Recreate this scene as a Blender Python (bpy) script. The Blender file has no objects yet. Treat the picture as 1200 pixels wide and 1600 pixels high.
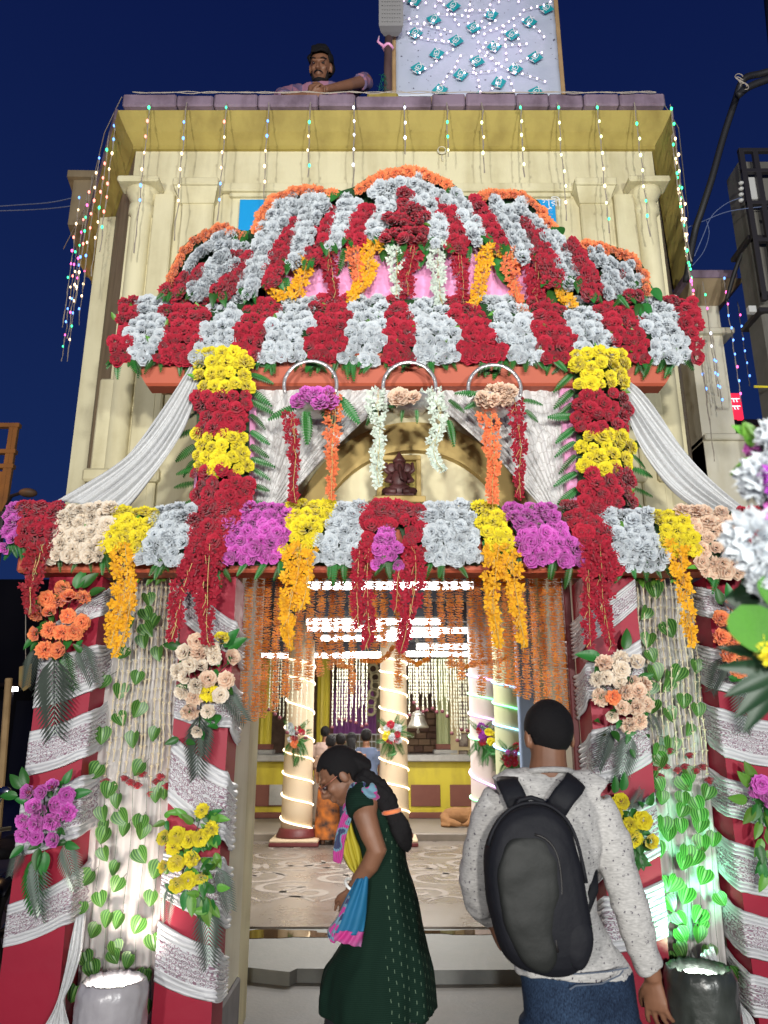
import bpy, math, random
from mathutils import Vector, Matrix, noise
from math import sin, cos, pi, radians

S = bpy.context.scene
COL = S.collection
rnd = random.Random(7)

# ------------------------------------------------------------------ camera
PITCH = radians(16.5)
CAMZ = 1.55
cam = bpy.data.cameras.new('camera'); camo = bpy.data.objects.new('camera', cam); COL.objects.link(camo)
camo.location = (0, 0, CAMZ); camo.rotation_euler = (radians(90) + PITCH, 0, 0)
cam.sensor_fit = 'VERTICAL'; cam.sensor_height = 36; cam.lens = 27
cam.clip_start = .05; cam.clip_end = 2000
cam.dof.use_dof = True; cam.dof.focus_distance = 4.2; cam.dof.aperture_fstop = 4.5
S.camera = camo

# ------------------------------------------------------------------ world: night sky just after dusk
W = bpy.data.worlds.new('World'); S.world = W; W.use_nodes = True
nt = W.node_tree; nt.nodes.clear()
wo = nt.nodes.new('ShaderNodeOutputWorld'); bg = nt.nodes.new('ShaderNodeBackground')
tc = nt.nodes.new('ShaderNodeTexCoord'); sx = nt.nodes.new('ShaderNodeSeparateXYZ'); rp = nt.nodes.new('ShaderNodeValToRGB')
nt.links.new(tc.outputs['Generated'], sx.inputs[0]); nt.links.new(sx.outputs['Z'], rp.inputs[0])
rp.color_ramp.elements[0].position = 0.0; rp.color_ramp.elements[0].color = (.010, .028, .115, 1)
rp.color_ramp.elements[1].position = .8; rp.color_ramp.elements[1].color = (.0035, .009, .062, 1)
nt.links.new(rp.outputs[0], bg.inputs[0]); bg.inputs[1].default_value = 1.0
nt.links.new(bg.outputs[0], wo.inputs[0])
S.view_settings.view_transform = 'Standard'; S.view_settings.look = 'None'; S.view_settings.exposure = 0; S.view_settings.gamma = 1
S.cycles.use_denoising = True
S.cycles.max_bounces = 8; S.cycles.transparent_max_bounces = 16
S.cycles.sample_clamp_indirect = 4

# ------------------------------------------------------------------ lights: the white street lamps across the lane behind the photographer
def area_lamp(name, loc, target, size, power, color, spread=pi):
    l = bpy.data.lights.new(name, 'AREA'); l.shape = 'DISK'; l.size = size; l.energy = power; l.color = color; l.spread = spread
    o = bpy.data.objects.new(name, l); COL.objects.link(o); o.location = loc
    o.rotation_euler = (Vector(target) - Vector(loc)).to_track_quat('-Z', 'Y').to_euler()
    return o
area_lamp('street_lamp_light', (2.3, -4.2, 2.15), (.2, 4.2, 4.7), .35, 190, (.98, 1.0, .97), 2.3)
area_lamp('street_lamp_light', (.3, -4.8, 2.3), (.2, 4.2, 4.6), .35, 150, (1.0, .97, .90), 1.75)
area_lamp('street_lamp_light', (-2.4, -4.2, 2.05), (.0, 4.2, 4.8), .35, 115, (1.0, .98, .93), 1.75)

# ------------------------------------------------------------------ helpers
def P(u, v, Y):
    x = (u - 600) / 1200; y = (800 - v) / 1200
    yy = cos(PITCH) - y * sin(PITCH); zz = sin(PITCH) + y * cos(PITCH)
    t = Y / yy
    return Vector((x * t, Y, CAMZ + zz * t))
def Zat(v, Y): return P(600, v, Y).z
def Xat(u, v, Y): return P(u, v, Y).x
def PXM(v, Y):      # metres per photo pixel there
    y = (800 - v) / 1200
    return Y / (cos(PITCH) - y * sin(PITCH)) / 1200
WL = {}
def new_obj(name, data, parent=None, loc=None):
    o = bpy.data.objects.new(name, data); COL.objects.link(o)
    w = Vector(loc) if loc is not None else Vector((0, 0, 0))
    if parent is not None:
        o.parent = parent; pw = WL.get(parent.name, Vector((0, 0, 0)))
        o.location = w - pw
    else: o.location = w
    WL[o.name] = w
    return o
def tag(o, label=None, cat=None, group=None, kind=None):
    if label: o['label'] = label
    if cat: o['category'] = cat
    if group: o['group'] = group
    if kind: o['kind'] = kind
    return o
def thing(name, loc, label, cat, group=None):
    return tag(new_obj(name, None, None, loc), label, cat, group)

class MB:
    def __init__(s): s.v = []; s.f = []; s.m = []; s.uv = []
    def add(s, vs, fs, mi=0, uvs=None):
        b = len(s.v); s.v += [tuple(a) for a in vs]
        for f in fs: s.f.append(tuple(b + i for i in f)); s.m.append(mi)
        s.uv += list(uvs) if uvs else [(0, 0)] * len(vs)
        return s
    def box(s, x0, x1, y0, y1, z0, z1, mi=0):
        vs = [(x, y, z) for z in (z0, z1) for y in (y0, y1) for x in (x0, x1)]
        return s.add(vs, [(0, 2, 3, 1), (4, 5, 7, 6), (0, 1, 5, 4), (2, 6, 7, 3), (0, 4, 6, 2), (1, 3, 7, 5)], mi)
    def bbox(s, x0, x1, y0, y1, z0, z1, c=.01, mi=0):
        # box with chamfered vertical and horizontal edges on all sides
        xs = (x0, x1); ys = (y0, y1); zs = (z0, z1); vs = []; idx = {}
        for i in (0, 1):
            for j in (0, 1):
                for k in (0, 1):
                    sx_, sy_, sz_ = (1 - 2 * i), (1 - 2 * j), (1 - 2 * k)
                    for a in range(3):
                        p = [xs[i], ys[j], zs[k]]
                        if a != 0: p[0] += sx_ * c
                        if a != 1: p[1] += sy_ * c
                        if a != 2: p[2] += sz_ * c
                        idx[(i, j, k, a)] = len(vs); vs.append(tuple(p))
        I = idx; fs = []
        for q in (0, 1):
            fs.append(tuple(I[(q, j, k, 0)] for j, k in ((0, 0), (1, 0), (1, 1), (0, 1))))
            fs.append(tuple(I[(i, q, k, 1)] for i, k in ((0, 0), (1, 0), (1, 1), (0, 1))))
            fs.append(tuple(I[(i, j, q, 2)] for i, j in ((0, 0), (1, 0), (1, 1), (0, 1))))
        for a in (0, 1):
            for b in (0, 1):
                fs.append((I[(a, b, 0, 0)], I[(a, b, 1, 0)], I[(a, b, 1, 1)], I[(a, b, 0, 1)]))
                fs.append((I[(a, 0, b, 0)], I[(a, 1, b, 0)], I[(a, 1, b, 2)], I[(a, 0, b, 2)]))
                fs.append((I[(0, a, b, 1)], I[(1, a, b, 1)], I[(1, a, b, 2)], I[(0, a, b, 2)]))
                for k in (0, 1): fs.append((I[(a, b, k, 0)], I[(a, b, k, 1)], I[(a, b, k, 2)]))
        return s.add(vs, fs, mi)
    def loft(s, rings, mi=0, cap=True, closed=False):
        n = len(rings[0]); vs = [p for r in rings for p in r]; fs = []
        R = len(rings)
        for i in range(R - 1 if not closed else R):
            j = (i + 1) % R
            for k in range(n):
                l = (k + 1) % n
                fs.append((i * n + k, i * n + l, j * n + l, j * n + k))
        if cap and not closed:
            fs.append(tuple(range(n - 1, -1, -1))); fs.append(tuple((R - 1) * n + k for k in range(n)))
        return s.add(vs, fs, mi, [(k / n, i / max(1, R - 1)) for i in range(R) for k in range(n)])
    def tube(s, pts, rad, n=8, mi=0, cap=True, flat=1.0, up=None):
        pts = [Vector(p) for p in pts]; rings = []
        prev = None
        for i, p in enumerate(pts):
            d = (pts[min(i + 1, len(pts) - 1)] - pts[max(i - 1, 0)])
            if d.length < 1e-9: d = Vector((0, 0, 1))
            d.normalize()
            if prev is None:
                a = Vector(up) if up else (Vector((0, 0, 1)) if abs(d.z) < .9 else Vector((1, 0, 0)))
                a = (a - d * a.dot(d)).normalized()
            else: a = (prev - d * prev.dot(d)).normalized()
            prev = a; b = d.cross(a)
            r = rad[i] if isinstance(rad, (list, tuple)) else rad
            if isinstance(r, (list, tuple)): ra, rb = r
            else: ra, rb = r, r * flat
            rings.append([p + a * (cos(2 * pi * k / n) * ra) + b * (sin(2 * pi * k / n) * rb) for k in range(n)])
        return s.loft(rings, mi, cap)
    def lathe(s, prof, c=(0, 0, 0), n=20, mi=0, cap=True):
        rings = [[(c[0] + cos(2 * pi * k / n) * r, c[1] + sin(2 * pi * k / n) * r, c[2] + z) for k in range(n)] for r, z in prof]
        return s.loft(rings, mi, cap)
    def grid(s, fn, nu, nv, mi=0, uvs=(1, 1)):
        vs = []; uv = []
        for j in range(nv + 1):
            for i in range(nu + 1):
                vs.append(fn(i / nu, j / nv)); uv.append((i / nu * uvs[0], j / nv * uvs[1]))
        fs = [(j * (nu + 1) + i, j * (nu + 1) + i + 1, (j + 1) * (nu + 1) + i + 1, (j + 1) * (nu + 1) + i) for j in range(nv) for i in range(nu)]
        return s.add(vs, fs, mi, uv)
    def prism(s, poly, y0, y1, mi=0):     # XZ polygon extruded along Y
        n = len(poly); vs = [(x, y0, z) for x, z in poly] + [(x, y1, z) for x, z in poly]
        fs = [tuple(range(n)), tuple(range(2 * n - 1, n - 1, -1))] + [(i, n + i, n + (i + 1) % n, (i + 1) % n) for i in range(n)]
        return s.add(vs, fs, mi)
    def zprism(s, poly, z0, z1, mi=0):
        n = len(poly); vs = [(x, y, z0) for x, y in poly] + [(x, y, z1) for x, y in poly]
        fs = [tuple(range(n - 1, -1, -1)), tuple(range(n, 2 * n))] + [(i, (i + 1) % n, n + (i + 1) % n, n + i) for i in range(n)]
        return s.add(vs, fs, mi)
    def sphere(s, c, r, n=12, m=8, mi=0):
        if not isinstance(r, (tuple, list)): r = (r, r, r)
        rings = []
        for j in range(1, m):
            a = pi * j / m
            rings.append([(c[0] + r[0] * sin(a) * cos(2 * pi * k / n), c[1] + r[1] * sin(a) * sin(2 * pi * k / n), c[2] - r[2] * cos(a)) for k in range(n)])
        return s.loft(rings, mi)
    def mesh(s, name, mats, smooth=False, off=(0, 0, 0)):
        me = bpy.data.meshes.new(name)
        o = Vector(off)
        me.from_pydata([(a[0] - o.x, a[1] - o.y, a[2] - o.z) for a in s.v], [], s.f)
        for m in (mats if isinstance(mats, (list, tuple)) else [mats]): me.materials.append(m)
        me.polygons.foreach_set('material_index', s.m)
        if smooth: me.polygons.foreach_set('use_smooth', [True] * len(s.f))
        uv = me.uv_layers.new(name='UVMap')
        li = [0] * len(me.loops); me.loops.foreach_get('vertex_index', li)
        flat = []
        for i in li: flat += s.uv[i]
        uv.data.foreach_set('uv', flat)
        me.update(); return me
    def build(s, name, mats, parent=None, smooth=False, loc=None):
        w = Vector(loc) if loc is not None else (WL[parent.name] if parent is not None else Vector((0, 0, 0)))
        return new_obj(name, s.mesh(name, mats, smooth, w), parent, w)

# ------------------------------------------------------------------ materials
def mat(name, color, rough=.7, metal=0, emit=None, estr=0, var=0, bump=0, bscale=20, spec=.5, sheen=0, noise_col=None, nscale=3, nmix=.5, trans=0, alpha=1):
    m = bpy.data.materials.new(name); m.use_nodes = True; n = m.node_tree.nodes; L = m.node_tree.links
    b = n['Principled BSDF']; b.inputs['Base Color'].default_value = (*color, 1); b.inputs['Roughness'].default_value = rough
    b.inputs['Metallic'].default_value = metal; b.inputs['Specular IOR Level'].default_value = spec
    if sheen: b.inputs['Sheen Weight'].default_value = sheen
    if alpha < 1: b.inputs['Alpha'].default_value = alpha
    if trans: b.inputs['Transmission Weight'].default_value = trans
    if emit: b.inputs['Emission Color'].default_value = (*emit, 1); b.inputs['Emission Strength'].default_value = estr
    last = None
    if noise_col:
        t = n.new('ShaderNodeTexCoord'); x = n.new('ShaderNodeTexNoise'); x.inputs['Scale'].default_value = nscale; x.inputs['Detail'].default_value = 6
        L.new(t.outputs['Object'], x.inputs['Vector'])
        r = n.new('ShaderNodeValToRGB'); r.color_ramp.elements[0].position = .38; r.color_ramp.elements[1].position = .68
        r.color_ramp.elements[0].color = (*color, 1)
        r.color_ramp.elements[1].color = (*[color[i] * (1 - nmix) + noise_col[i] * nmix for i in range(3)], 1)
        L.new(x.outputs['Fac'], r.inputs[0]); last = r.outputs[0]
    if var:
        oi = n.new('ShaderNodeObjectInfo'); h = n.new('ShaderNodeHueSaturation')
        mr = n.new('ShaderNodeMapRange'); mr.inputs['To Min'].default_value = 1 - var; mr.inputs['To Max'].default_value = 1 + var
        L.new(oi.outputs['Random'], mr.inputs['Value']); L.new(mr.outputs[0], h.inputs['Value'])
        mh = n.new('ShaderNodeMath'); mh.operation = 'MULTIPLY_ADD'; mh.inputs[1].default_value = .03; mh.inputs[2].default_value = .485
        L.new(oi.outputs['Random'], mh.inputs[0]); L.new(mh.outputs[0], h.inputs['Hue'])
        if last: L.new(last, h.inputs['Color'])
        else: h.inputs['Color'].default_value = (*color, 1)
        last = h.outputs[0]
    if last: L.new(last, b.inputs['Base Color'])
    if bump:
        t = n.new('ShaderNodeTexCoord'); x = n.new('ShaderNodeTexNoise'); x.inputs['Scale'].default_value = bscale; x.inputs['Detail'].default_value = 5
        bm = n.new('ShaderNodeBump'); bm.inputs['Strength'].default_value = bump; bm.inputs['Distance'].default_value = .01
        L.new(t.outputs['Object'], x.inputs['Vector']); L.new(x.outputs['Fac'], bm.inputs['Height']); L.new(bm.outputs[0], b.inputs['Normal'])
    if emit and estr: m.cycles.emission_sampling = 'NONE'
    return m
def nodes_of(m):
    return m.node_tree.nodes, m.node_tree.links, m.node_tree.nodes['Principled BSDF']

def weather(m, color, dirt, scale=1.2, bump=.25):
    """painted plaster: broad blotches, streaks and fine trowel relief"""
    n, L, b = nodes_of(m)
    t = n.new('ShaderNodeTexCoord')
    mp = n.new('ShaderNodeMapping'); mp.inputs['Scale'].default_value = (2.2, 2.2, .35); L.new(t.outputs['Object'], mp.inputs[0])
    a = n.new('ShaderNodeTexNoise'); a.inputs['Scale'].default_value = scale; a.inputs['Detail'].default_value = 8; a.inputs['Roughness'].default_value = .65
    L.new(t.outputs['Object'], a.inputs['Vector'])
    c = n.new('ShaderNodeTexNoise'); c.inputs['Scale'].default_value = 3; c.inputs['Detail'].default_value = 6; L.new(mp.outputs[0], c.inputs['Vector'])
    mul = n.new('ShaderNodeMath'); mul.operation = 'MULTIPLY'; L.new(a.outputs['Fac'], mul.inputs[0]); L.new(c.outputs['Fac'], mul.inputs[1])
    r = n.new('ShaderNodeValToRGB'); r.color_ramp.elements[0].position = .2; r.color_ramp.elements[1].position = .4
    r.color_ramp.elements[0].color = (*color, 1); r.color_ramp.elements[1].color = (*dirt, 1)
    L.new(mul.outputs[0], r.inputs[0]); L.new(r.outputs[0], b.inputs['Base Color'])
    f = n.new('ShaderNodeTexNoise'); f.inputs['Scale'].default_value = 9; f.inputs['Detail'].default_value = 9; L.new(t.outputs['Object'], f.inputs['Vector'])
    bm = n.new('ShaderNodeBump'); bm.inputs['Strength'].default_value = bump; bm.inputs['Distance'].default_value = .02
    L.new(f.outputs['Fac'], bm.inputs['Height']); L.new(bm.outputs[0], b.inputs['Normal'])
    return m

M = {}
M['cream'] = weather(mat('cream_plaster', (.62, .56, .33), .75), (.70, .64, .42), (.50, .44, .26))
M['yellowband'] = weather(mat('yellow_plaster', (.38, .29, .07), .75), (.40, .31, .075), (.26, .19, .04))
M['purple'] = weather(mat('mauve_plaster', (.22, .15, .2), .8), (.25, .18, .24), (.12, .08, .11), 4)
M['sidewall'] = weather(mat('side_plaster', (.3, .22, .13), .8), (.32, .24, .14), (.18, .13, .07))  # browner than the front: weaker light on the sides put into the colour
M['paleplaster'] = weather(mat('pale_plaster', (.62, .6, .52), .75), (.72, .68, .55), (.60, .55, .40))
M['archband'] = weather(mat('ochre_plaster', (.5, .36, .12), .75), (.52, .38, .14), (.42, .29, .1))
M['maroon'] = mat('maroon_paint', (.12, .018, .02), .5)
M['greyplinth'] = mat('grey_cement', (.16, .15, .16), .85, noise_col=(.3, .28, .27), nscale=6, bump=.2)
M['orangecloth'] = mat('orange_cloth', (.44, .09, .042), .65, noise_col=(.36, .07, .035), nscale=5, bump=.15, bscale=8)
M['redsatin'] = mat('red_satin', (.31, .008, .030), .5, noise_col=(.24, .007, .026), nscale=3, bump=.3, bscale=5, spec=.35)
M['pinksatin'] = mat('pink_satin', (.85, .36, .62), .32, bump=.1, bscale=6, sheen=.3)
M['green'] = mat('leaf_green', (.02, .13, .018), .45, var=.35, bump=.1, bscale=30)
M['green2'] = mat('leaf_lime', (.10, .26, .03), .45, var=.3)
M['darkgreen'] = mat('foliage_dark', (.015, .06, .015), .6)
M['silverleaf'] = mat('palm_leaf', (.16, .20, .17), .28, var=.5, metal=.45)
M['black'] = mat('black_cloth', (.012, .012, .016), .7, bump=.1, bscale=60)
M['skin'] = mat('skin_brown', (.22, .10, .055), .55, noise_col=(.16, .07, .038), nscale=14, bump=.06, bscale=60)
M['hair'] = mat('black_hair', (.008, .007, .008), .8, bump=.5, bscale=350, spec=.25)
M['wire'] = mat('pale_wire', (.35, .3, .25), .6)
M['darkwire'] = mat('dark_cable', (.015, .015, .018), .6)
M['wood'] = mat('batten_wood', (.4, .26, .12), .7, noise_col=(.25, .15, .06), nscale=9)
M['darkmetal'] = mat('dark_metal', (.05, .045, .05), .5, metal=.5)
M['concrete'] = mat('pole_concrete', (.17, .16, .14), .9, noise_col=(.08, .08, .07), nscale=5, bump=.4)
M['whiteplastic'] = mat('white_plastic', (.6, .6, .58), .5)
M['silver'] = mat('silver_foil', (.62, .6, .6), .3, metal=.7, bump=.6, bscale=60)
M['bluesign'] = mat('blue_sign', (.01, .33, .72), .45, noise_col=(.02, .28, .62), nscale=3)
M['white'] = mat('white_paint', (.75, .75, .75), .6)

def petal_mat(name, col, edge=None, rough=.62, var=.12, sheen=.35):
    m = mat(name, col, rough, var=0, sheen=sheen, spec=.3); n, L, b = nodes_of(m)
    uv = n.new('ShaderNodeUVMap'); s = n.new('ShaderNodeSeparateXYZ'); L.new(uv.outputs[0], s.inputs[0])
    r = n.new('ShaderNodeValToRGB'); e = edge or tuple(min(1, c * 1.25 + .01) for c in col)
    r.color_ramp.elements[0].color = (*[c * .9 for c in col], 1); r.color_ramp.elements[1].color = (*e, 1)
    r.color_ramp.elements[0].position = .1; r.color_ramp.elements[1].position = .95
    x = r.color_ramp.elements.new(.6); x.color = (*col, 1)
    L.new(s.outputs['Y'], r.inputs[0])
    oi = n.new('ShaderNodeObjectInfo'); h = n.new('ShaderNodeHueSaturation')
    mr = n.new('ShaderNodeMapRange'); mr.inputs['To Min'].default_value = 1 - var; mr.inputs['To Max'].default_value = 1 + var
    L.new(oi.outputs['Random'], mr.inputs['Value']); L.new(mr.outputs[0], h.inputs['Value'])
    L.new(r.outputs[0], h.inputs['Color']); L.new(h.outputs[0], b.inputs['Base Color'])
    t = n.new('ShaderNodeTexCoord'); w = n.new('ShaderNodeTexNoise'); w.inputs['Scale'].default_value = 90; L.new(t.outputs['Object'], w.inputs['Vector'])
    bm = n.new('ShaderNodeBump'); bm.inputs['Strength'].default_value = .25; bm.inputs['Distance'].default_value = .004
    L.new(w.outputs['Fac'], bm.inputs['Height']); L.new(bm.outputs[0], b.inputs['Normal'])
    # thin cloth lets a little light through
    tr = n.new('ShaderNodeBsdfTranslucent'); mx = n.new('ShaderNodeMixShader'); mx.inputs[0].default_value = .18
    L.new(h.outputs[0], tr.inputs[0]); out = n['Material Output']
    L.new(b.outputs[0], mx.inputs[1]); L.new(tr.outputs[0], mx.inputs[2]); L.new(mx.outputs[0], out.inputs[0])
    return m
PET = {
 'red': petal_mat('red_petal', (.36, .006, .026), (.50, .016, .045)),
 'white': petal_mat('white_petal', (.52, .57, .62), (.66, .70, .73), var=.08),
 'yellow': petal_mat('yellow_petal', (.80, .66, .015), (.88, .76, .03), var=.08),
 'gold': petal_mat('golden_petal', (.85, .42, .01), (.9, .52, .02), var=.05),
 'magenta': petal_mat('magenta_petal', (.55, .05, .42), (.68, .16, .58), var=.15),
 'peach': petal_mat('peach_petal', (.80, .52, .36), (.86, .68, .52), var=.08),
 'orange': petal_mat('orange_petal', (.88, .20, .07), (.92, .32, .12), var=.1),
 'cream': petal_mat('cream_petal', (.80, .66, .50), (.85, .76, .64), var=.08),
 'marigold': petal_mat('marigold_petal', (1.0, .38, .012), (1.0, .52, .03), var=.08),
 'darkred': petal_mat('dark_red_petal', (.33, .01, .02), (.5, .03, .05)),
 'palewhite': petal_mat('pale_green_petal', (.66, .76, .66), (.8, .85, .78), var=.05),
 'purple': petal_mat('purple_petal', (.30, .02, .36), (.42, .06, .5)),
}

def fabric_pattern(name, base, line, scale=14, lw=.06, rough=.45, metal=.0, uvmode=False, alpha_gap=0, stripes=False, base2=None):
    """white brocade: leaf-and-vine outlines woven into the cloth"""
    m = mat(name, base, rough, metal=metal, sheen=.3); n, L, b = nodes_of(m)
    t = n.new('ShaderNodeUVMap' if uvmode else 'ShaderNodeTexCoord')
    src = t.outputs[0] if uvmode else t.outputs['Object']
    nz = n.new('ShaderNodeTexNoise'); nz.inputs['Scale'].default_value = scale * .35; L.new(src, nz.inputs['Vector'])
    mxv = n.new('ShaderNodeMixRGB'); mxv.inputs[0].default_value = .06; L.new(src, mxv.inputs[1]); L.new(nz.outputs['Color'], mxv.inputs[2])
    mp = n.new('ShaderNodeMapping'); mp.inputs['Scale'].default_value = (1, 1, .6) if not uvmode else (1, 1.6, 1); L.new(mxv.outputs[0], mp.inputs[0])
    vo = n.new('ShaderNodeTexVoronoi'); vo.feature = 'DISTANCE_TO_EDGE'; vo.inputs['Scale'].default_value = scale; L.new(mp.outputs[0], vo.inputs['Vector'])
    lt = n.new('ShaderNodeMath'); lt.operation = 'LESS_THAN'; lt.inputs[1].default_value = lw; L.new(vo.outputs['Distance'], lt.inputs[0])
    big = n.new('ShaderNodeTexNoise'); big.inputs['Scale'].default_value = scale * .12; L.new(src, big.inputs['Vector'])
    fac = lt.outputs[0]
    if stripes:      # petal scales in the middle, fine gather lines shaded into the colour all along
        v2 = n.new('ShaderNodeTexVoronoi'); v2.inputs['Scale'].default_value = scale * .8; L.new(mp.outputs[0], v2.inputs['Vector'])
        sn = n.new('ShaderNodeMath'); sn.operation = 'MULTIPLY'; sn.inputs[1].default_value = 17; L.new(v2.outputs['Distance'], sn.inputs[0])
        s2 = n.new('ShaderNodeMath'); s2.operation = 'SINE'; L.new(sn.outputs[0], s2.inputs[0])
        s3 = n.new('ShaderNodeMath'); s3.operation = 'GREATER_THAN'; s3.inputs[1].default_value = .35; L.new(s2.outputs[0], s3.inputs[0]); fac = s3.outputs[0]
        wv = n.new('ShaderNodeTexWave'); wv.bands_direction = 'Y'; wv.inputs['Scale'].default_value = .32; wv.inputs['Distortion'].default_value = .6; L.new(src, wv.inputs['Vector'])
        gt = n.new('ShaderNodeMath'); gt.operation = 'GREATER_THAN'; gt.inputs[1].default_value = .45; L.new(wv.outputs['Fac'], gt.inputs[0])
        mm = n.new('ShaderNodeMath'); mm.operation = 'MULTIPLY'; L.new(fac, mm.inputs[0]); L.new(gt.outputs[0], mm.inputs[1]); fac = mm.outputs[0]
    c0 = n.new('ShaderNodeMixRGB'); c0.inputs[1].default_value = (*base, 1); c0.inputs[2].default_value = (*(base2 or tuple(c * .8 for c in base)), 1)
    L.new(big.outputs['Fac'], c0.inputs[0])
    if stripes:
        w2 = n.new('ShaderNodeTexWave'); w2.bands_direction = 'Y'; w2.inputs['Scale'].default_value = 3.4; w2.inputs['Distortion'].default_value = 2.2; w2.inputs['Detail'].default_value = 3; w2.inputs['Detail Scale'].default_value = .6; L.new(src, w2.inputs['Vector'])
        cr = n.new('ShaderNodeValToRGB'); cr.color_ramp.elements[0].position = .0; cr.color_ramp.elements[1].position = .3; cr.color_ramp.elements[0].color = (.62, .62, .65, 1); cr.color_ramp.elements[1].color = (1, 1, 1, 1); L.new(w2.outputs['Fac'], cr.inputs[0])  # crease shade of the gathers, multiplied into the cloth colour
        cm = n.new('ShaderNodeMixRGB'); cm.blend_type = 'MULTIPLY'; cm.inputs[0].default_value = .8; L.new(c0.outputs[0], cm.inputs[1]); L.new(cr.outputs[0], cm.inputs[2]); c0 = cm
    c1 = n.new('ShaderNodeMixRGB'); L.new(fac, c1.inputs[0]); L.new(c0.outputs[0], c1.inputs[1]); c1.inputs[2].default_value = (*line, 1)
    L.new(c1.outputs[0], b.inputs['Base Color'])
    bm = n.new('ShaderNodeBump'); bm.inputs['Strength'].default_value = .3; bm.inputs['Distance'].default_value = .003
    L.new(w2.outputs['Fac'] if stripes else vo.outputs['Distance'], bm.inputs['Height']); L.new(bm.outputs[0], b.inputs['Normal'])
    if stripes: bm.inputs['Strength'].default_value = .7; bm.inputs['Distance'].default_value = .008
    return m
M['lace'] = fabric_pattern('white_lace', (.80, .79, .78), (.56, .54, .52), 30, .045)
M['swag'] = fabric_pattern('white_swag', (.74, .75, .76), (.60, .60, .60), 40, .05)
M['brocade'] = fabric_pattern('white_brocade', (.66, .67, .68), (.26, .15, .20), 15, .05, uvmode=True, stripes=True, base2=(.60, .59, .61))
M['sheer'] = mat('sheer_white', (.76, .73, .71), .6)
def thin(m, f=.35):
    n, L, b = nodes_of(m); tr = n.new('ShaderNodeBsdfTranslucent'); mx = n.new('ShaderNodeMixShader'); mx.inputs[0].default_value = f
    bc = b.inputs['Base Color']
    if bc.links: L.new(bc.links[0].from_socket, tr.inputs[0])
    else: tr.inputs[0].default_value = bc.default_value
    L.new(b.outputs[0], mx.inputs[1]); L.new(tr.outputs[0], mx.inputs[2]); L.new(mx.outputs[0], n['Material Output'].inputs[0])
thin(M['sheer'], .4); thin(M['lace'], .2); thin(M['swag'], .25)
# ================================================================== ground
def cement(name, c1, c2, rough=.75, scale=1.5):
    m = mat(name, c1, rough); n, L, b = nodes_of(m)
    t = n.new('ShaderNodeTexCoord'); a = n.new('ShaderNodeTexNoise'); a.inputs['Scale'].default_value = scale; a.inputs['Detail'].default_value = 10; a.inputs['Roughness'].default_value = .7
    L.new(t.outputs['Object'], a.inputs['Vector'])
    r = n.new('ShaderNodeValToRGB'); r.color_ramp.elements[0].position = .35; r.color_ramp.elements[1].position = .7
    r.color_ramp.elements[0].color = (*c1, 1); r.color_ramp.elements[1].color = (*c2, 1); L.new(a.outputs['Fac'], r.inputs[0]); L.new(r.outputs[0], b.inputs['Base Color'])
    r2 = n.new('ShaderNodeMapRange'); r2.inputs['To Min'].default_value = rough - .3; r2.inputs['To Max'].default_value = rough + .15; L.new(a.outputs['Fac'], r2.inputs['Value']); L.new(r2.outputs[0], b.inputs['Roughness'])
    f = n.new('ShaderNodeTexNoise'); f.inputs['Scale'].default_value = 40; f.inputs['Detail'].default_value = 6; L.new(t.outputs['Object'], f.inputs['Vector'])
    bm = n.new('ShaderNodeBump'); bm.inputs['Strength'].default_value = .3; bm.inputs['Distance'].default_value = .006; L.new(f.outputs['Fac'], bm.inputs['Height']); L.new(bm.outputs[0], b.inputs['Normal'])
    return m
M['ground'] = cement('lane_cement', (.10, .10, .10), (.20, .19, .18))
M['apron'] = cement('apron_cement', (.13, .135, .13), (.21, .21, .20), .7, 2.2)
M['court'] = cement('court_floor', (.15, .125, .11), (.22, .19, .168), .36, 1.1)
M['slab'] = cement('platform_stone', (.20, .17, .14), (.30, .26, .22), .6, 2)
M['marble'] = cement('marble_top', (.30, .30, .29), (.48, .47, .45), .4, 3)
g = MB(); g.box(-400, 400, -60, 600, -.3, 0); tag(g.build('ground', M['ground']), kind='structure')
g = MB()
poly = [(-2.3, 5.72), (-.9, 5.80), (-.62, 5.70), (-.58, 5.78), (.3, 5.74), (2.1, 5.78), (2.7, 6.9), (-2.7, 6.9)]
g.zprism(poly, .001, .085); tag(g.build('pavement', M['apron']), kind='structure')
g = MB(); g.box(-2.69, 2.69, 6.9, 12.35, .001, .10); tag(g.build('floor', M['court']), kind='structure')
g = MB(); g.bbox(-2.69, 2.69, 12.35, 14.6, .002, .21, .02); tag(g.build('platform', M['slab']), kind='structure')
# puddle on the apron by the left of the door
wat = mat('puddle_water', (.05, .03, .015), .04, spec=.8)
def blob(cx, cy, rx, ry, n=40, seed=1, jag=.25):
    out = []
    for k in range(n):
        a = 2 * pi * k / n; r = 1 + jag * (noise.noise(Vector((cos(a) * 2 + seed * 7, sin(a) * 2, 0))))
        out.append((cx + cos(a) * rx * r, cy + sin(a) * ry * r))
    return out
g = MB(); g.zprism(blob(-1.0, 6.72, .62, .15, seed=3, jag=.6), .0855, .0895); tag(g.build('puddle', wat), kind='structure')
g = MB(); g.zprism(blob(1.0, 6.78, 1.15, .07, seed=5, jag=.6), .0855, .0892); tag(g.build('puddle', wat), kind='structure')

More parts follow.
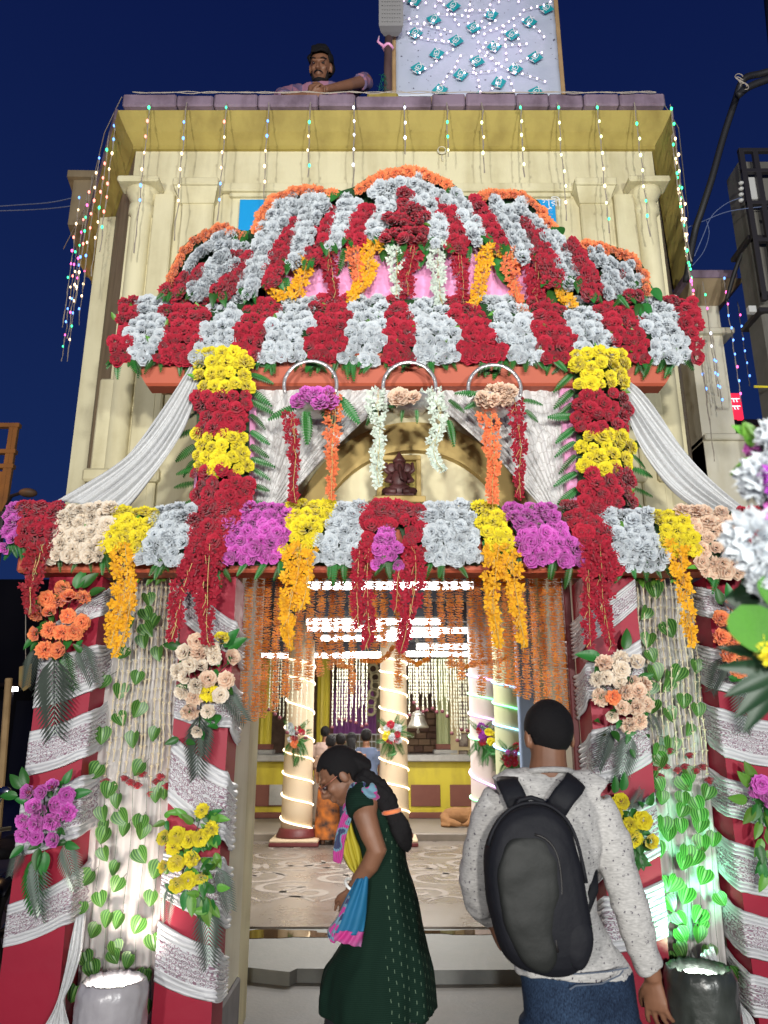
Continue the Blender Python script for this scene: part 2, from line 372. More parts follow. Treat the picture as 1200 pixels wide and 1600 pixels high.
# rangoli: white rice-paste scrolls painted on the court floor
alp = mat('rice_paste', (.23, .20, .175), .8, noise_col=(.22, .17, .14), nscale=12)
g = MB()
def swirl(cx, cy, r, turns, a0, w, sgn=1, n=26, grow=1.0):
    pts = []
    for i in range(n + 1):
        t = i / n; rr = r * (1 - .82 * t) ** grow; a = a0 + sgn * turns * 2 * pi * t
        pts.append(Vector((cx + rr * cos(a), cy + rr * sin(a) * 1.0, 0)))
    strip(pts, w)
def strip(pts, w):
    vs = []
    for i, p in enumerate(pts):
        d = (pts[min(i + 1, len(pts) - 1)] - pts[max(i - 1, 0)]).normalized(); nrm = Vector((-d.y, d.x, 0))
        ww = w * (.35 + .65 * sin(pi * (i + .5) / len(pts)))
        vs += [p + nrm * ww + Vector((0, 0, .1015)), p - nrm * ww + Vector((0, 0, .1015))]
    g.add(vs, [(2 * i, 2 * i + 1, 2 * i + 3, 2 * i + 2) for i in range(len(pts) - 1)])
rr = random.Random(4)
for cx in (-1.35, -.35, .75):
    for k, (dx, dy, r, s) in enumerate([(-.35, 10.0, .38, 1), (.3, 10.25, .33, -1), (-.1, 9.2, .42, -1), (.35, 8.6, .36, 1), (-.4, 8.35, .3, 1), (.05, 10.9, .4, 1), (.0, 11.6, .3, -1)]):
        swirl(cx + dx, dy, r, 1.3, rr.uniform(0, 6), .05, s)
    for k in range(7):
        a = k * 2 * pi / 7; strip([Vector((cx + cos(a) * t, 9.7 + sin(a) * t * 1.1, 0)) for t in (.12, .2, .28, .36, .44)], .04)
for k in range(5):
    strip([Vector((-1.6 + .5 * k + .45 * t, 7.9 + .25 * sin(t * pi), 0)) for t in [i / 12 for i in range(13)]], .03)
for k in range(9):
    strip([Vector((1.0 + .13 * k + .1 * cos(a), 9.1 + .28 * sin(a), 0)) for a in [i * pi / 5 for i in range(11)]], .02)
tag(g.build('floor_painting', alp), kind='structure')

# ================================================================== temple front
FY = 4.78          # plane of the front wall
FZ = 5.84          # wall head
def facade():
    root = thing('temple_building', (0, FY, 0), 'cream temple front with mauve parapet, yellow cove and pilasters behind the flower gate', 'building')
    xl, xr = -1.87, 2.02; dl, dr = -.80, 1.06
    # wall in pieces round the door opening
    w = MB(); w.box(xl, dl - .002, FY, FY + .32, 0, FZ); w.box(dr + .002, xr, FY, FY + .32, 0, FZ); w.box(dl - .002, dr + .002, FY, FY + .32, 2.62, FZ)
    w.build('wall', M['cream'], root)
    for x0, x1, yb, nm in ((-1.28, dl, 4.27, 'door_pier'), (dr, 1.58, 4.27, 'door_pier')):
        p = MB(); p.bbox(x0, x1, yb, FY - .003, .30, 2.60, .012); p.build(nm, M['paleplaster'], root)
        p = MB(); p.bbox(x0 - .01, x1 + (.012 if x0 < 0 else .01), yb - .012, FY - .003, .0, .30, .01); p.build('pier_base', M['greyplinth'], root)
    l = MB(); l.bbox(-1.28, 1.58, 4.28, FY - .004, 2.602, 2.75, .01); l.build('lintel', M['maroon'], root)
    # chamfered side faces
    s = MB()
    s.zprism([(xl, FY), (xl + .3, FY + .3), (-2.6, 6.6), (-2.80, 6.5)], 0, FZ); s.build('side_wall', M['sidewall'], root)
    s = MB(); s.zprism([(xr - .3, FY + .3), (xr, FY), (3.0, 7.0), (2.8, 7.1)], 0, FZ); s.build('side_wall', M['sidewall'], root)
    # buttress strip on the far left, lighter than the side wall
    b = MB(); b.zprism([(-2.22, 5.50), (-2.40, 5.52), (-2.48, 5.75), (-2.30, 5.8)], 0, 5.78); b.build('buttress', M['cream'], root)
    # set-back corner block with its own small cap
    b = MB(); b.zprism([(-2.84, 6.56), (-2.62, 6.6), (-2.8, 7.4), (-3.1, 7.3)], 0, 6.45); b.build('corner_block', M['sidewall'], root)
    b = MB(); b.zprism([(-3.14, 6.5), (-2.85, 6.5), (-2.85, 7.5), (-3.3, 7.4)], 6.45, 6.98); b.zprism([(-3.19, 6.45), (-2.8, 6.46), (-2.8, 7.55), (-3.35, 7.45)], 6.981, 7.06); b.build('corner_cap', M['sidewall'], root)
    # cove and parapet, swept along the three faces
    path = [(-2.83, 6.55), (xl, FY), (xr, FY), (3.02, 7.0)]
    outs = []
    for i, (x, y) in enumerate(path):
        p = Vector((x, y)); ns = []
        if i > 0: d = (p - Vector(path[i - 1])).normalized(); ns.append(Vector((d.y, -d.x)))
        if i < 3: d = (Vector(path[i + 1]) - p).normalized(); ns.append(Vector((d.y, -d.x)))
        n = sum(ns, Vector((0, 0))) ; n = n / max(.3, n.dot(ns[0])) if len(ns) > 1 else ns[0]
        outs.append(n)
    def sweep(nm, prof, m, sub=1):
        q = MB(); rings = []
        for (x, y), n in zip(path, outs): rings.append([(x + n.x * o, y + n.y * o, z) for o, z in prof])
        q.loft(rings); return q.build(nm, m, root)
    sweep('cove', [(0.001, 5.80), (.025, 5.80), (.025, 5.83), (.05, 5.86), (.09, 5.90), (.15, 5.98), (.17, 6.02), (.001, 6.02)], M['yellowband'])
    # parapet capping in uneven lengths, with open joints
    rr = random.Random(12); x = xl - .06; y0 = FY - .215
    while x < xr + .06:
        wd = rr.uniform(.22, .6); x1 = min(x + wd, xr + .08)
        q = MB(); dz = rr.uniform(-.014, .012)
        q.bbox(x, x1 - .006, y0 + rr.uniform(-.008, .008), FY + .33, 6.022, 6.13 + dz, .012); q.build('coping_block', M['purple'], root); x = x1
        if xr + .06 - x < .1: break
    for a, b_ in (((xl, FY), (-2.83, 6.55)), ((xr, FY), (3.02, 7.0))):
        A = Vector(a); B = Vector(b_); d = (B - A).normalized(); n = Vector((-d.y, d.x)) if a[0] > 0 else Vector((d.y, -d.x)); n = -n
        if (a[0] < 0 and n.x > 0) or (a[0] > 0 and n.x < 0): n = -n
        for k in range(4):
            t0, t1 = k / 4, (k + 1) / 4 - .006; p0 = A + (B - A) * t0; p1 = A + (B - A) * t1
            if k == 0: p0 = p0 + Vector((0, .0))
            q = MB(); q.zprism([tuple(p0 + n * .18), tuple(p1 + n * .18), tuple(p1 - n * .2), tuple(p0 - n * .2 + Vector((0, .25)))] if a[0] < 0 else [tuple(p0 - n * .2 + Vector((0, .25))), tuple(p1 - n * .2), tuple(p1 + n * .18), tuple(p0 + n * .18)], 6.023, 6.125 + .006 * (k % 2)); q.build('coping_block', M['purple'], root)
    # string course and panel recess frame
    q = MB(); zc = Zat(297, FY); q.bbox(Xat(345, 297, FY), Xat(905, 297, FY), FY - .05, FY + .001, zc - .04, zc + .03, .01)
    q.bbox(Xat(360, 297, FY), Xat(890, 297, FY), FY - .03, FY + .001, zc - .075, zc - .042, .006); q.build('string_course', M['cream'], root)
    q = MB()
    # left: round shaft with ring capital, two flat pilasters; right the mirror of it
    for sgn, us in ((-1, (222, 258, 285, 335)), (1, (1008, 974, 948, 905))):
        xs = [Xat(u, 330, FY) for u in us]
        zt = Zat(305, FY)
        c = MB(); c.lathe([(.085, 0), (.085, 2.9), (.075, 2.92), (.075, zt - .2), (.095, zt - .18), (.095, zt - .12), (.08, zt - .1), (.115, zt - .02), (.13, zt)], (xs[0], FY + .005, 0), 20); c.build('half_column', M['cream'], root, smooth=True)
        c = MB(); c.bbox(xs[0] - .15, xs[0] + .15, FY - .16, FY + .001, zt + .001, zt + .05, .012); c.build('capital', M['cream'], root)
        a, b2 = sorted((xs[1], xs[1] + sgn * -.0)); w0 = .075
        c = MB(); c.bbox(xs[1] - w0, xs[1] + w0, FY - .05, FY + .001, 0, zt - .02, .01); c.build('pilaster', M['cream'], root)
        a, b2 = min(xs[2], xs[3]), max(xs[2], xs[3]); zz = Zat(318, FY)
        c = MB(); c.bbox(a, b2, FY - .035, FY + .001, 0, zz, .01); c.build('pilaster', M['cream'], root)
        c = MB(); c.bbox(a - .05, b2 + .05, FY - .14, FY + .001, zz + .06, zz + .12, .01); c.loft([[(a - .04, FY - .12, zz + .059), (b2 + .04, FY - .12, zz + .059), (b2 + .04, FY, zz + .059), (a - .04, FY, zz + .059)], [(a - .005, FY - .045, zz - .03), (b2 + .005, FY - .045, zz - .03), (b2 + .005, FY, zz - .03), (a - .005, FY, zz - .03)]]); c.build('pilaster_cap', M['cream'], root)
    # lower flat mouldings behind the swags
    for u0, u1 in ((150, 178), (222, 252), (968, 992), (1022, 1050)):
        x0, x1 = sorted((Xat(u0, 680, FY), Xat(u1, 680, FY)))
        c = MB(); c.bbox(x0, x1, FY - .045, FY + .001, 0, 3.9, .012); c.build('pilaster', M['cream'], root)
        c = MB(); c.bbox(x0 - .03, x1 + .03, FY - .09, FY + .001, 3.15, 3.24, .015); c.build('pilaster_ring', M['cream'], root)
    # iron rings set in the plaster
    for u, v in ((690, 238), (996, 308), (252, 312), (1052, 470), (240, 442)):
        p = P(u, v, FY); c = MB(); c.tube([p + Vector((.03 * cos(a), -.02, .03 * sin(a))) for a in [i * 2 * pi / 12 for i in range(13)]], .006, 6, cap=False); c.tube([p + Vector((0, 0, -.03)), p + Vector((.005, -.02, -.09))], .006, 6)
        c.build('iron_ring', M['paleplaster'], root)
    # porch wall over the doorway with a blind arch and a niche
    AY = 4.36
    c = MB(); c.bbox(-.98, 1.24, AY, FY - .002, 2.752, 4.05, .01); c.build('porch_wall', M['cream'], root)
    cx = (Xat(500, 780, AY) + Xat(790, 780, AY)) / 2; z0 = Zat(800, AY) - .25
    def arch(rx, rz, n=28): return [(cx + rx * cos(pi * (1 - k / n)), z0 + rz * sin(pi * (1 - k / n))) for k in range(n + 1)]
    a1 = arch(.72, .80); a2 = arch(.58, .62)
    c = MB()
    for A, B, y in ((a1, a2, AY - .06),):
        n = len(A); vs = [(x, y, z) for x, z in A] + [(x, y, z) for x, z in B] + [(x, AY + .001, z) for x, z in A] + [(x, AY + .001, z) for x, z in B]
        fs = []
        for i in range(n - 1): fs += [(i, i + 1, n + i + 1, n + i), (i + 1, i, 2 * n + i, 2 * n + i + 1), (n + i, n + i + 1, 3 * n + i + 1, 3 * n + i)]
        c.add(vs, fs)
    c.build('arch_moulding', M['archband'], root, smooth=False)
    # niche box
    nx0, nx1, nz0, nz1 = Xat(597, 770, AY), Xat(650, 770, AY), Zat(785, AY), Zat(722, AY)
    c = MB(); t = .03
    c.bbox(nx0 - t, nx0, AY - .04, AY + .001, nz0, nz1, .005); c.bbox(nx1, nx1 + t, AY - .04, AY + .001, nz0, nz1, .005); c.bbox(nx0 - t, nx1 + t, AY - .045, AY + .001, nz1 + .001, nz1 + t, .005); c.bbox(nx0 - t - .02, nx1 + t + .02, AY - .14, AY + .001, nz0 - .04, nz0 - .001, .005)
    c.build('niche_frame', M['archband'], root)
    c = MB(); c.box(nx0, nx1, AY - .006, AY - .002, nz0, nz1); c.build('niche_back', M['yellowband'], root)
    return (nx0 + nx1) / 2, nz0
niche_x, niche_z = facade()

# seated stone deity in the niche
idol = thing('stone_idol', (niche_x, 4.27, niche_z), 'small dark seated stone idol in the niche above the doorway', 'statue')
st = mat('dark_stone', (.09, .03, .03), .5, bump=.3, bscale=40)
b = MB(); x, y, z = niche_x, 4.27, niche_z
b.sphere((x, y, z + .045), (.075, .04, .045)); b.sphere((x, y, z + .11), (.05, .038, .065)); b.sphere((x, y - .008, z + .19), (.035, .032, .036))
b.sphere((x - .047, y, z + .185), (.028, .01, .032)); b.sphere((x + .047, y, z + .185), (.028, .01, .032))
b.tube([(x, y - .03, z + .19), (x + .004, y - .05, z + .14), (x + .012, y - .052, z + .10), (x + .03, y - .05, z + .09)], [.013, .011, .009, .006])
for s in (-1, 1):
    b.tube([(x + s * .045, y, z + .14), (x + s * .075, y - .015, z + .10), (x + s * .045, y - .04, z + .085)], [.018, .015, .012]); b.tube([(x + s * .055, y, z + .15), (x + s * .085, y, z + .17), (x + s * .075, y - .01, z + .215)], [.014, .011, .009])
    b.tube([(x + s * .03, y - .01, z + .035), (x + s * .08, y - .03, z + .03), (x + s * .02, y - .05, z + .022)], [.026, .024, .018])
b.build('figure', st, idol, smooth=True)
b = MB(); b.lathe([(.036, 0), (.04, .012), (.028, .03), (.012, .055), (.004, .07)], (x, y, z + .215), 14); b.build('crown', st, idol, smooth=True)
b = MB(); b.bbox(x - .085, x + .085, y - .05, y + .045, z, z + .012, .003); b.build('plinth', st, idol)

# right-hand set-back wing with its cap
wing = thing('side_wing', (3.0, 6.4, 0), 'narrow cream wall with mauve cap standing back to the right of the temple', 'building')
YW = 6.4
b = MB(); b.box(Xat(1082, 560, YW), Xat(1128, 520, YW), YW, YW + .6, 0, Zat(478, YW)); b.box(Xat(1082, 560, YW), Xat(1128, 520, YW) + .10, YW - .01, YW + .6, 0, Zat(690, YW)); b.build('wall', M['paleplaster'], wing)
b = MB(); zt = Zat(440, YW); b.bbox(Xat(1075, 440, YW - .2), Xat(1155, 440, YW - .2), YW - .2, YW + .7, zt - .08, zt, .01); b.build('coping', M['purple'], wing)
b = MB(); x0, x1 = Xat(1082, 560, YW), Xat(1128, 520, YW); z1 = zt - .081; z0 = Zat(478, YW)
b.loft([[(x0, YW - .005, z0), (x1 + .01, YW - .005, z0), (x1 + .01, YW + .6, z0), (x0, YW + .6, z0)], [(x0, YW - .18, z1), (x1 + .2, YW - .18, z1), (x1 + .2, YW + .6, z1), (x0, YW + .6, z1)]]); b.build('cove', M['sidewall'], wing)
for v in (520, 685):
    b = MB(); zz = Zat(v, YW); b.bbox(x0, x1 + (.16 if v > 600 else .1), YW - .06, YW + .6, zz - .03, zz + .03, .012); b.build('moulding', M['paleplaster'], wing)

# blue name board behind the dome
sign = thing('name_board', (Xat(620, 350, 4.7), 4.7, Zat(370, 4.7)), 'blue sign board with white numerals, mostly hidden behind the flower dome', 'sign')
b = MB(); x0, x1 = Xat(374, 330, 4.72), Xat(868, 330, 4.72); b.bbox(x0, x1, 4.715, 4.735, Zat(420, 4.72), Zat(312, 4.72), .003); b.build('panel', M['bluesign'], sign)
def text_mesh(txt, size, name, m, parent, loc, rot=(pi / 2, 0, 0), ext=.001, align='CENTER'):
    c = bpy.data.curves.new('txt', 'FONT'); c.body = txt; c.size = size; c.extrude = ext; c.align_x = align; c.align_y = 'CENTER'
    o = bpy.data.objects.new('txt', c); COL.objects.link(o); bpy.context.view_layer.update()
    me = bpy.data.meshes.new_from_object(o.evaluated_get(bpy.context.evaluated_depsgraph_get())); me.name = name
    bpy.data.objects.remove(o); me.materials.clear(); me.materials.append(m)
    q = new_obj(name, me, parent, loc); q.rotation_euler = rot; return q
text_mesh('\u09e7\u09ea\u09eb', .11, 'numerals', M['white'], sign, P(843, 331, 4.712))
text_mesh('\u09b6\u09cd\u09b0\u09c0', .09, 'lettering', M['white'], sign, P(862, 317, 4.712))
# ================================================================== inside the temple court
def inside():
    out = []
    tube_m = mat('tube_light', (1, 1, 1), .5, emit=(1, .97, .95), estr=9); tube_m.cycles.emission_sampling = 'FRONT'
    # hall shell: side walls, ceiling
    hall = thing('court_hall', (0, 7, 0), 'pillared hall with grey beamed ceiling seen through the doorway', 'building')
    M['ceil'] = mat('grey_ceiling', (.34, .37, .45), .8, noise_col=(.26, .28, .34), nscale=2)
    M['beam'] = mat('dark_beam', (.05, .055, .07), .7)
    M['hallwall'] = weather(mat('hall_wall', (.42, .38, .25), .8), (.45, .40, .26), (.28, .23, .15))
    b = MB(); b.zprism([(-1.8, 5.15), (1.9, 5.15), (2.75, 6.7), (2.75, 17.3), (-2.75, 17.3), (-2.75, 6.6)], 3.3, 3.4); b.build('ceiling', M['ceil'], hall)
    for y in (8.3, 9.9, 11.9, 13.6):
        b = MB(); b.bbox(-2.7, 2.7, y, y + .18, 3.02, 3.299, .01); b.build('beam', M['beam'], hall)
    b = MB(); b.box(-2.8, -2.7, 6.6, 17.2, .0, 3.3); b.build('wall', M['hallwall'], hall)
    b = MB(); b.box(2.7, 2.8, 6.9, 17.2, .0, 3.3); b.build('wall', M['hallwall'], hall)
    b = MB(); b.box(-2.8, 2.8, 17.2, 17.4, 0, 3.3); b.build('wall', M['hallwall'], hall)
    # tube lights
    k = 0
    for v, Y, us in ((915, 7.6, (475, 740)), (971, 9.6, (478, 560)), (971, 9.6, (575, 690)), (982, 10.4, (480, 600)), (985, 10.4, (610, 735)), (997, 11.3, (500, 640)), (1024, 12.9, (405, 460)), (1024, 12.9, (478, 600)), (1022, 12.9, (635, 740)), (1010, 11.6, (650, 730)), (991, 10.6, (600, 690))):
        z = Zat(v, Y); x0 = Xat(us[0], v, Y); x1 = Xat(us[1], v, Y); k += 1
        t = thing('tube_light', ((x0 + x1) / 2, Y, z), f'lit white ceiling tube, {["nearest row above the doorway", "left half of the second row", "right half of the second row", "left half of the third row", "right half of the third row", "single tube in the fourth row", "short tube left of the first lit pillar", "far row between the two lit pillars", "far row right of the middle pillar", "short far tube above the bell", "short tube right of the middle in the third row"][k - 1]}', 'lamp', 'tube lights under the court ceiling')
        n = max(1, round((x1 - x0) / .28)); w = (x1 - x0) / n
        for i in range(n):
            q = MB(); q.tube([(x0 + i * w + .008, Y, z), (x0 + (i + 1) * w - .008, Y, z)], .042, 8); q.build('tube', tube_m, t)
        q = MB(); q.box(x0, x1, Y - .03, Y + .03, z + .03, z + .055); q.build('fitting', M['white'], t)
        for xx in (x0 + .1, x1 - .1):
            q = MB(); q.tube([(xx, Y, z + .05), (xx, Y, 3.29)], .005, 5); q.build('hanger', M['darkmetal'], t)
    # warm hall light comes from these tubes
    for (x, y) in ((-.3, 8.2), (0, 10.2), (.2, 12.8)):
        l = bpy.data.lights.new('tube_glow', 'AREA'); l.shape = 'RECTANGLE'; l.size = 1.6; l.size_y = .15; l.energy = 120; l.color = (1, .96, .9)
        o = bpy.data.objects.new('tube_glow', l); COL.objects.link(o); o.location = (x, y, 2.95)
    # plinth of the sanctum: yellow with brown panels
    yel = weather(mat('yellow_gloss', (.62, .50, .03), .5), (.62, .52, .04), (.48, .38, .04)); brn = mat('brown_panel', (.20, .07, .05), .6, noise_col=(.16, .05, .04), nscale=5)
    sh = thing('sanctum', (0, 14.6, .21), 'yellow and brown sanctum plinth with marble top behind the pillars', 'shrine')
    YP = 14.6; zb, zt = .212, Zat(1190, YP)
    b = MB(); b.box(-2.69, 2.69, YP, 17.19, zb, zt); b.build('plinth_body', yel, sh)
    for u0, u1 in ((395, 442), (478, 512), (516, 560), (642, 688), (703, 752), (765, 812)):
        x0, x1 = Xat(u0, 1240, YP), Xat(u1, 1240, YP)
        b = MB(); b.bbox(x0, x1, YP - .02, YP + .001, Zat(1260, YP), Zat(1226, YP), .006); b.build('brown_panel', brn, sh)
    b = MB(); b.bbox(-2.69, 2.69, YP - .05, YP + .5, zb, zb + .1, .01); b.build('skirting', brn, sh)
    b = MB(); b.bbox(-2.69, 2.69, YP - .12, 17.19, zt + .001, zt + .12, .015); b.build('marble_top', M['marble'], sh)
    for u0, u1 in ((421, 441), (479, 488)):
        b = MB(); b.bbox(Xat(u0, 1240, YP), Xat(u1, 1240, YP), YP - .035, YP - .021, Zat(1258, YP), Zat(1226, YP), .003); b.build('marble_plaque', M['marble'], sh)
    ZT = zt + .122
    # fluted yellow half columns with red feet
    for (u0, u1, v0, Y, m) in ((400, 424, 1118, 15.0, yel), (494, 514, 1085, 15.0, yel), (682, 708, 1040, 15.2, mat('pale_green_paint', (.42, .47, .24), .6))):
        x0, x1 = Xat(u0, 1150, Y), Xat(u1, 1150, Y); xc = (x0 + x1) / 2; r = (x1 - x0) / 2
        b = MB(); n = 20; rings = []
        for z in (ZT + .18, 3.3): rings.append([(xc + r * (1 - .1 * (k % 2)) * cos(2 * pi * k / n), Y + r * (1 - .1 * (k % 2)) * sin(2 * pi * k / n), z) for k in range(n)])
        b.loft(rings); b.build('fluted_column', m, sh)
        b = MB(); b.bbox(xc - r * 1.15, xc + r * 1.15, Y - r * 1.15, Y + r * 1.15, ZT + .08, ZT + .18, .01); b.build('column_foot', brn, sh)
        b = MB(); b.bbox(xc - r * 1.4, xc + r * 1.4, Y - r * 1.4, Y + r * 1.4, ZT, ZT + .079, .01); b.build('column_base', M['marble'], sh)
    # sanctum wall with arched dark opening and mauve cloth
    YS = 16.2
    dark = mat('carved_stone', (.10, .06, .045), .8, noise_col=(.22, .14, .10), nscale=9, bump=.6, bscale=12)
    b = MB(); b.box(-2.69, Xat(516, 1100, YS), YS, YS + .3, ZT, 3.3); b.box(Xat(640, 1100, YS), 2.69, YS, YS + .3, ZT, 3.3); b.box(Xat(516, 1100, YS), Xat(640, 1100, YS), YS, YS + .3, 2.75, 3.3); b.build('sanctum_wall', dark, sh)
    # rough stone blocks on the right of the wall
    r2 = random.Random(3); br = mat('stone_block', (.20, .12, .08), .85, var=.35, bump=.5)
    for row in range(7):
        x = Xat(634, 1100, YS)
        while x < Xat(690, 1100, YS):
            w = r2.uniform(.14, .26); q = MB(); z = ZT + .02 + row * .13; q.bbox(x, x + w - .012, YS - .05 - r2.uniform(0, .02), YS + .001, z, z + .118, .012); q.build('stone_block', br, sh); x += w
    b = MB(); b.bbox(Xat(514, 1100, YS - .1), Xat(521, 1100, YS - .1), YS - .12, YS + .001, ZT, 3.1, .01); b.build('door_frame', M['maroon'], sh)
    mc = mat('mauve_cloth', (.38, .12, .42), .6, bump=.2)
    b = MB(); xa, xb = Xat(522, 1090, 16.6), Xat(588, 1090, 16.6)
    b.grid(lambda s, t: (xa + (xb - xa) * s, 16.6 + .03 * sin(s * 40), ZT + .35 + (1.5 * sin(pi * (.1 + .85 * s)) ** .5) * t), 40, 6); b.build('mauve_curtain', mc, sh, smooth=True)
    b = MB()
    for z in (.08, .22, .36): b.tube([(xa - .1, 15.9, ZT + z), (xb + .3, 15.9, ZT + z)], .012, 6)
    for i in range(12): xx = xa + (xb - xa) * i / 11; b.tube([(xx, 15.9, ZT), (xx, 15.9, ZT + .36)], .008, 5)
    b.build('railing', M['white'], sh)
    b = MB(); b.box(-2.6, 2.6, 17.0, 17.1, ZT, 3.2); b.build('inner_wall', M['hallwall'], sh)
    # scalloped white arch beside the second pillar
    b = MB()
    for k in range(6):
        p = P(583 + 4 * sin(k), 1045 + 13 * k, 15.6); b.tube([p + Vector((.09 * cos(a), 0, .09 * sin(a))) for a in [i * 2 * pi / 10 for i in range(11)]], .03, 6, cap=False)
    b.build('scallop_moulding', M['cream'], sh, smooth=True)
    # panel of small framed pictures
    pan = thing('picture_panel', P(722, 1200, 15.0), 'cream upright panel with a column of small framed pictures right of the bell', 'panel')
    x0, x1 = Xat(703, 1120, 15.0), Xat(744, 1120, 15.0); b = MB(); b.bbox(x0, x1, 14.98, 15.05, Zat(1204, 15), 3.25, .01); b.build('board', mat('panel_cream', (.55, .45, .26), .7, noise_col=(.45, .36, .2), nscale=3), pan)
    for i, v in enumerate((1050, 1078, 1106, 1130, 1156, 1183)):
        c = P(724, v, 14.96); f = MB(); w, h = .085, .12; t = .016
        f.box(c.x - w, c.x - w + t, 14.955, 14.979, c.z - h, c.z + h); f.box(c.x + w - t, c.x + w, 14.955, 14.979, c.z - h, c.z + h); f.box(c.x - w + t, c.x + w - t, 14.956, 14.979, c.z - h, c.z - h + t); f.box(c.x - w + t, c.x + w - t, 14.956, 14.979, c.z + h - t, c.z + h)
        fo = f.build('picture_frame', mat('dark_frame', (.10, .06, .04), .5) if i == 0 else bpy.data.materials['dark_frame'], pan)
        q = MB(); q.box(c.x - w + t, c.x + w - t, 14.966, 14.978, c.z - h + t, c.z + h - t); q.build('picture', mat('print', (.35, .3, .25), .5, noise_col=(.08, .04, .04), nscale=14, nmix=.9) if i == 0 else bpy.data.materials['print'], fo)
    # round pillars wrapped in rope light
    pil = mat('pillar_cream', (.62, .49, .34), .6, noise_col=(.58, .45, .3), nscale=2)
    rope = mat('rope_light', (1, 1, 1), .5, emit=(1, .80, .52), estr=3.2)
    def pillar(u, v0, Y, rad, lab, vs, m=rope, ztop=3.3, pm=pil):
        xc = Xat(u, v0, Y); zf = .10; root = thing('temple_pillar', (xc, Y, zf), lab, 'pillar')
        b = MB(); b.lathe([(rad * 1.12, .22), (rad * 1.10, .5), (rad * 1.02, 1.6), (rad, 2.3), (rad, ztop - zf - .001)], (xc, Y, zf), 28); b.build('shaft', pm, root, smooth=True)
        b = MB(); b.lathe([(rad * 1.42, .10), (rad * 1.42, .13), (rad * 1.3, .17), (rad * 1.22, .22), (rad * 1.13, .225)], (xc, Y, zf), 28); b.build('torus', M['maroon'], root, smooth=True)
        b = MB(); b.bbox(xc - rad * 1.7, xc + rad * 1.7, Y - rad * 1.7, Y + rad * 1.7, zf + .002, zf + .055, .01); b.build('base_slab', M['maroon'], root)
        b = MB(); b.bbox(xc - rad * 1.68, xc + rad * 1.68, Y - rad * 1.68, Y + rad * 1.68, zf + .056, zf + .099, .012); b.build('base_step', pil, root)
        zs = [Zat(v, Y - rad) for v in vs]
        for i in range(len(zs)):            # turns of the rope
            z0 = zs[i]; z1 = zs[i + 1] if i + 1 < len(zs) else None
            dz = ((zs[i + 1] - z0) if z1 is not None else (z0 - zs[i - 1]))
            pts = []
            for k in range(33):
                a = -pi / 2 - pi + 2 * pi * k / 32
                rr_ = rad * (1.12 - .12 * min(1, (z0 - zf) / 2)) + .012
                pts.append((xc + rr_ * cos(a), Y + rr_ * sin(a), z0 + dz * .5 - dz * k / 32 * 1.0 if dz < 0 else z0 + dz * .5 - dz * k / 32))
            mm = m[i % len(m)] if isinstance(m, list) else m
            q = MB(); q.tube(pts, .011, 6); q.build('rope_light', mm, root)
        return root
    pillar(466, 1200, 12.0, .205, 'round cream pillar wound with warm rope light left of the woman in green', (1288, 1250, 1215, 1180, 1146, 1102, 1060, 1033))
    pillar(615, 1200, 12.0, .20, 'round cream pillar wound with warm rope light in the middle of the doorway', (1262, 1226, 1193, 1150, 1112, 1080, 1052, 1030))
    gr = mat('rope_green', (.5, 1, .6), .5, emit=(.15, 1, .35), estr=2.5); vi = mat('rope_violet', (.8, .6, 1), .5, emit=(.8, .45, 1), estr=2.5); bl = mat('rope_blue', (.5, .7, 1), .5, emit=(.25, .6, 1), estr=3)
    pw = mat('pillar_pink', (.55, .46, .44), .6)
    pillar(759, 1200, 9.6, .17, 'slim pale pillar with green and violet rope light right of the bell', (1255, 1225, 1160, 1122, 1090, 1060), [gr, vi], pm=pw)
    gp = mat('pillar_green', (.42, .44, .26), .6)
    pillar(798, 1200, 8.6, .15, 'pale green pillar with blue rope light nearest the blue post', (1175, 1138, 1105, 1072), [bl, bl, gr], pm=gp)
    # flat blue post by the door
    b = MB(); xb = Xat(822, 1100, 7.4); post = thing('blue_post', (xb, 7.4, .1), 'flat grey blue post beside the man with the backpack', 'post')
    b.bbox(xb - .075, xb + .075, 7.34, 7.46, .101, 3.3, .01); b.build('shaft', mat('blue_grey_paint', (.20, .27, .42), .6), post)
    b = MB(); b.bbox(xb - .1, xb + .1, 7.31, 7.49, .1005, .2, .01); b.build('foot', M['marble'], post)
    # white wall with conduits seen at the right jamb
    wl = thing('inner_partition', (Xat(860, 1000, 5.6), 5.6, 0), 'cream wall behind the marigold strings at the right jamb', 'wall')
    b = MB(); b.box(Xat(838, 1000, 5.6), 2.6, 5.6, 5.75, .086, 3.3); b.build('wall', weather(mat('jamb_plaster', (.66, .58, .42), .8), (.68, .6, .44), (.5, .42, .3)), wl)
    for v, (a, c) in ((947, (860, 900)), (970, (838, 885))):
        b = MB(); b.tube([P(a, v + 8, 5.58), P(c, v - 10, 5.58)], .012, 6); b.build('conduit', mat('violet_conduit', (.3, .26, .36), .6) if v == 947 else bpy.data.materials['violet_conduit'], wl)
    # temple bell
    bm = mat('bell_metal', (.45, .43, .38), .35, metal=.8, noise_col=(.3, .28, .24), nscale=8)
    c = P(653, 1134, 11.2); bell = thing('temple_bell', c, 'large grey bell hanging on a chain between the pillars', 'bell')
    b = MB(); b.lathe([(.145, -.03), (.155, -.02), (.13, .02), (.10, .08), (.088, .14), (.07, .18), (.03, .2), (.02, .22)], c, 20); b.lathe([(.092, .135), (.098, .14), (.092, .15)], c, 20); b.build('bell_body', bm, bell, smooth=True)
    b = MB(); b.tube([c + Vector((0, 0, -.08)), c + Vector((0, 0, .0))], .012, 6); b.sphere(c + Vector((0, 0, -.08)), .025, 8, 6); b.build('clapper', bm, bell)
    b = MB(); z = c.z + .21; i = 0
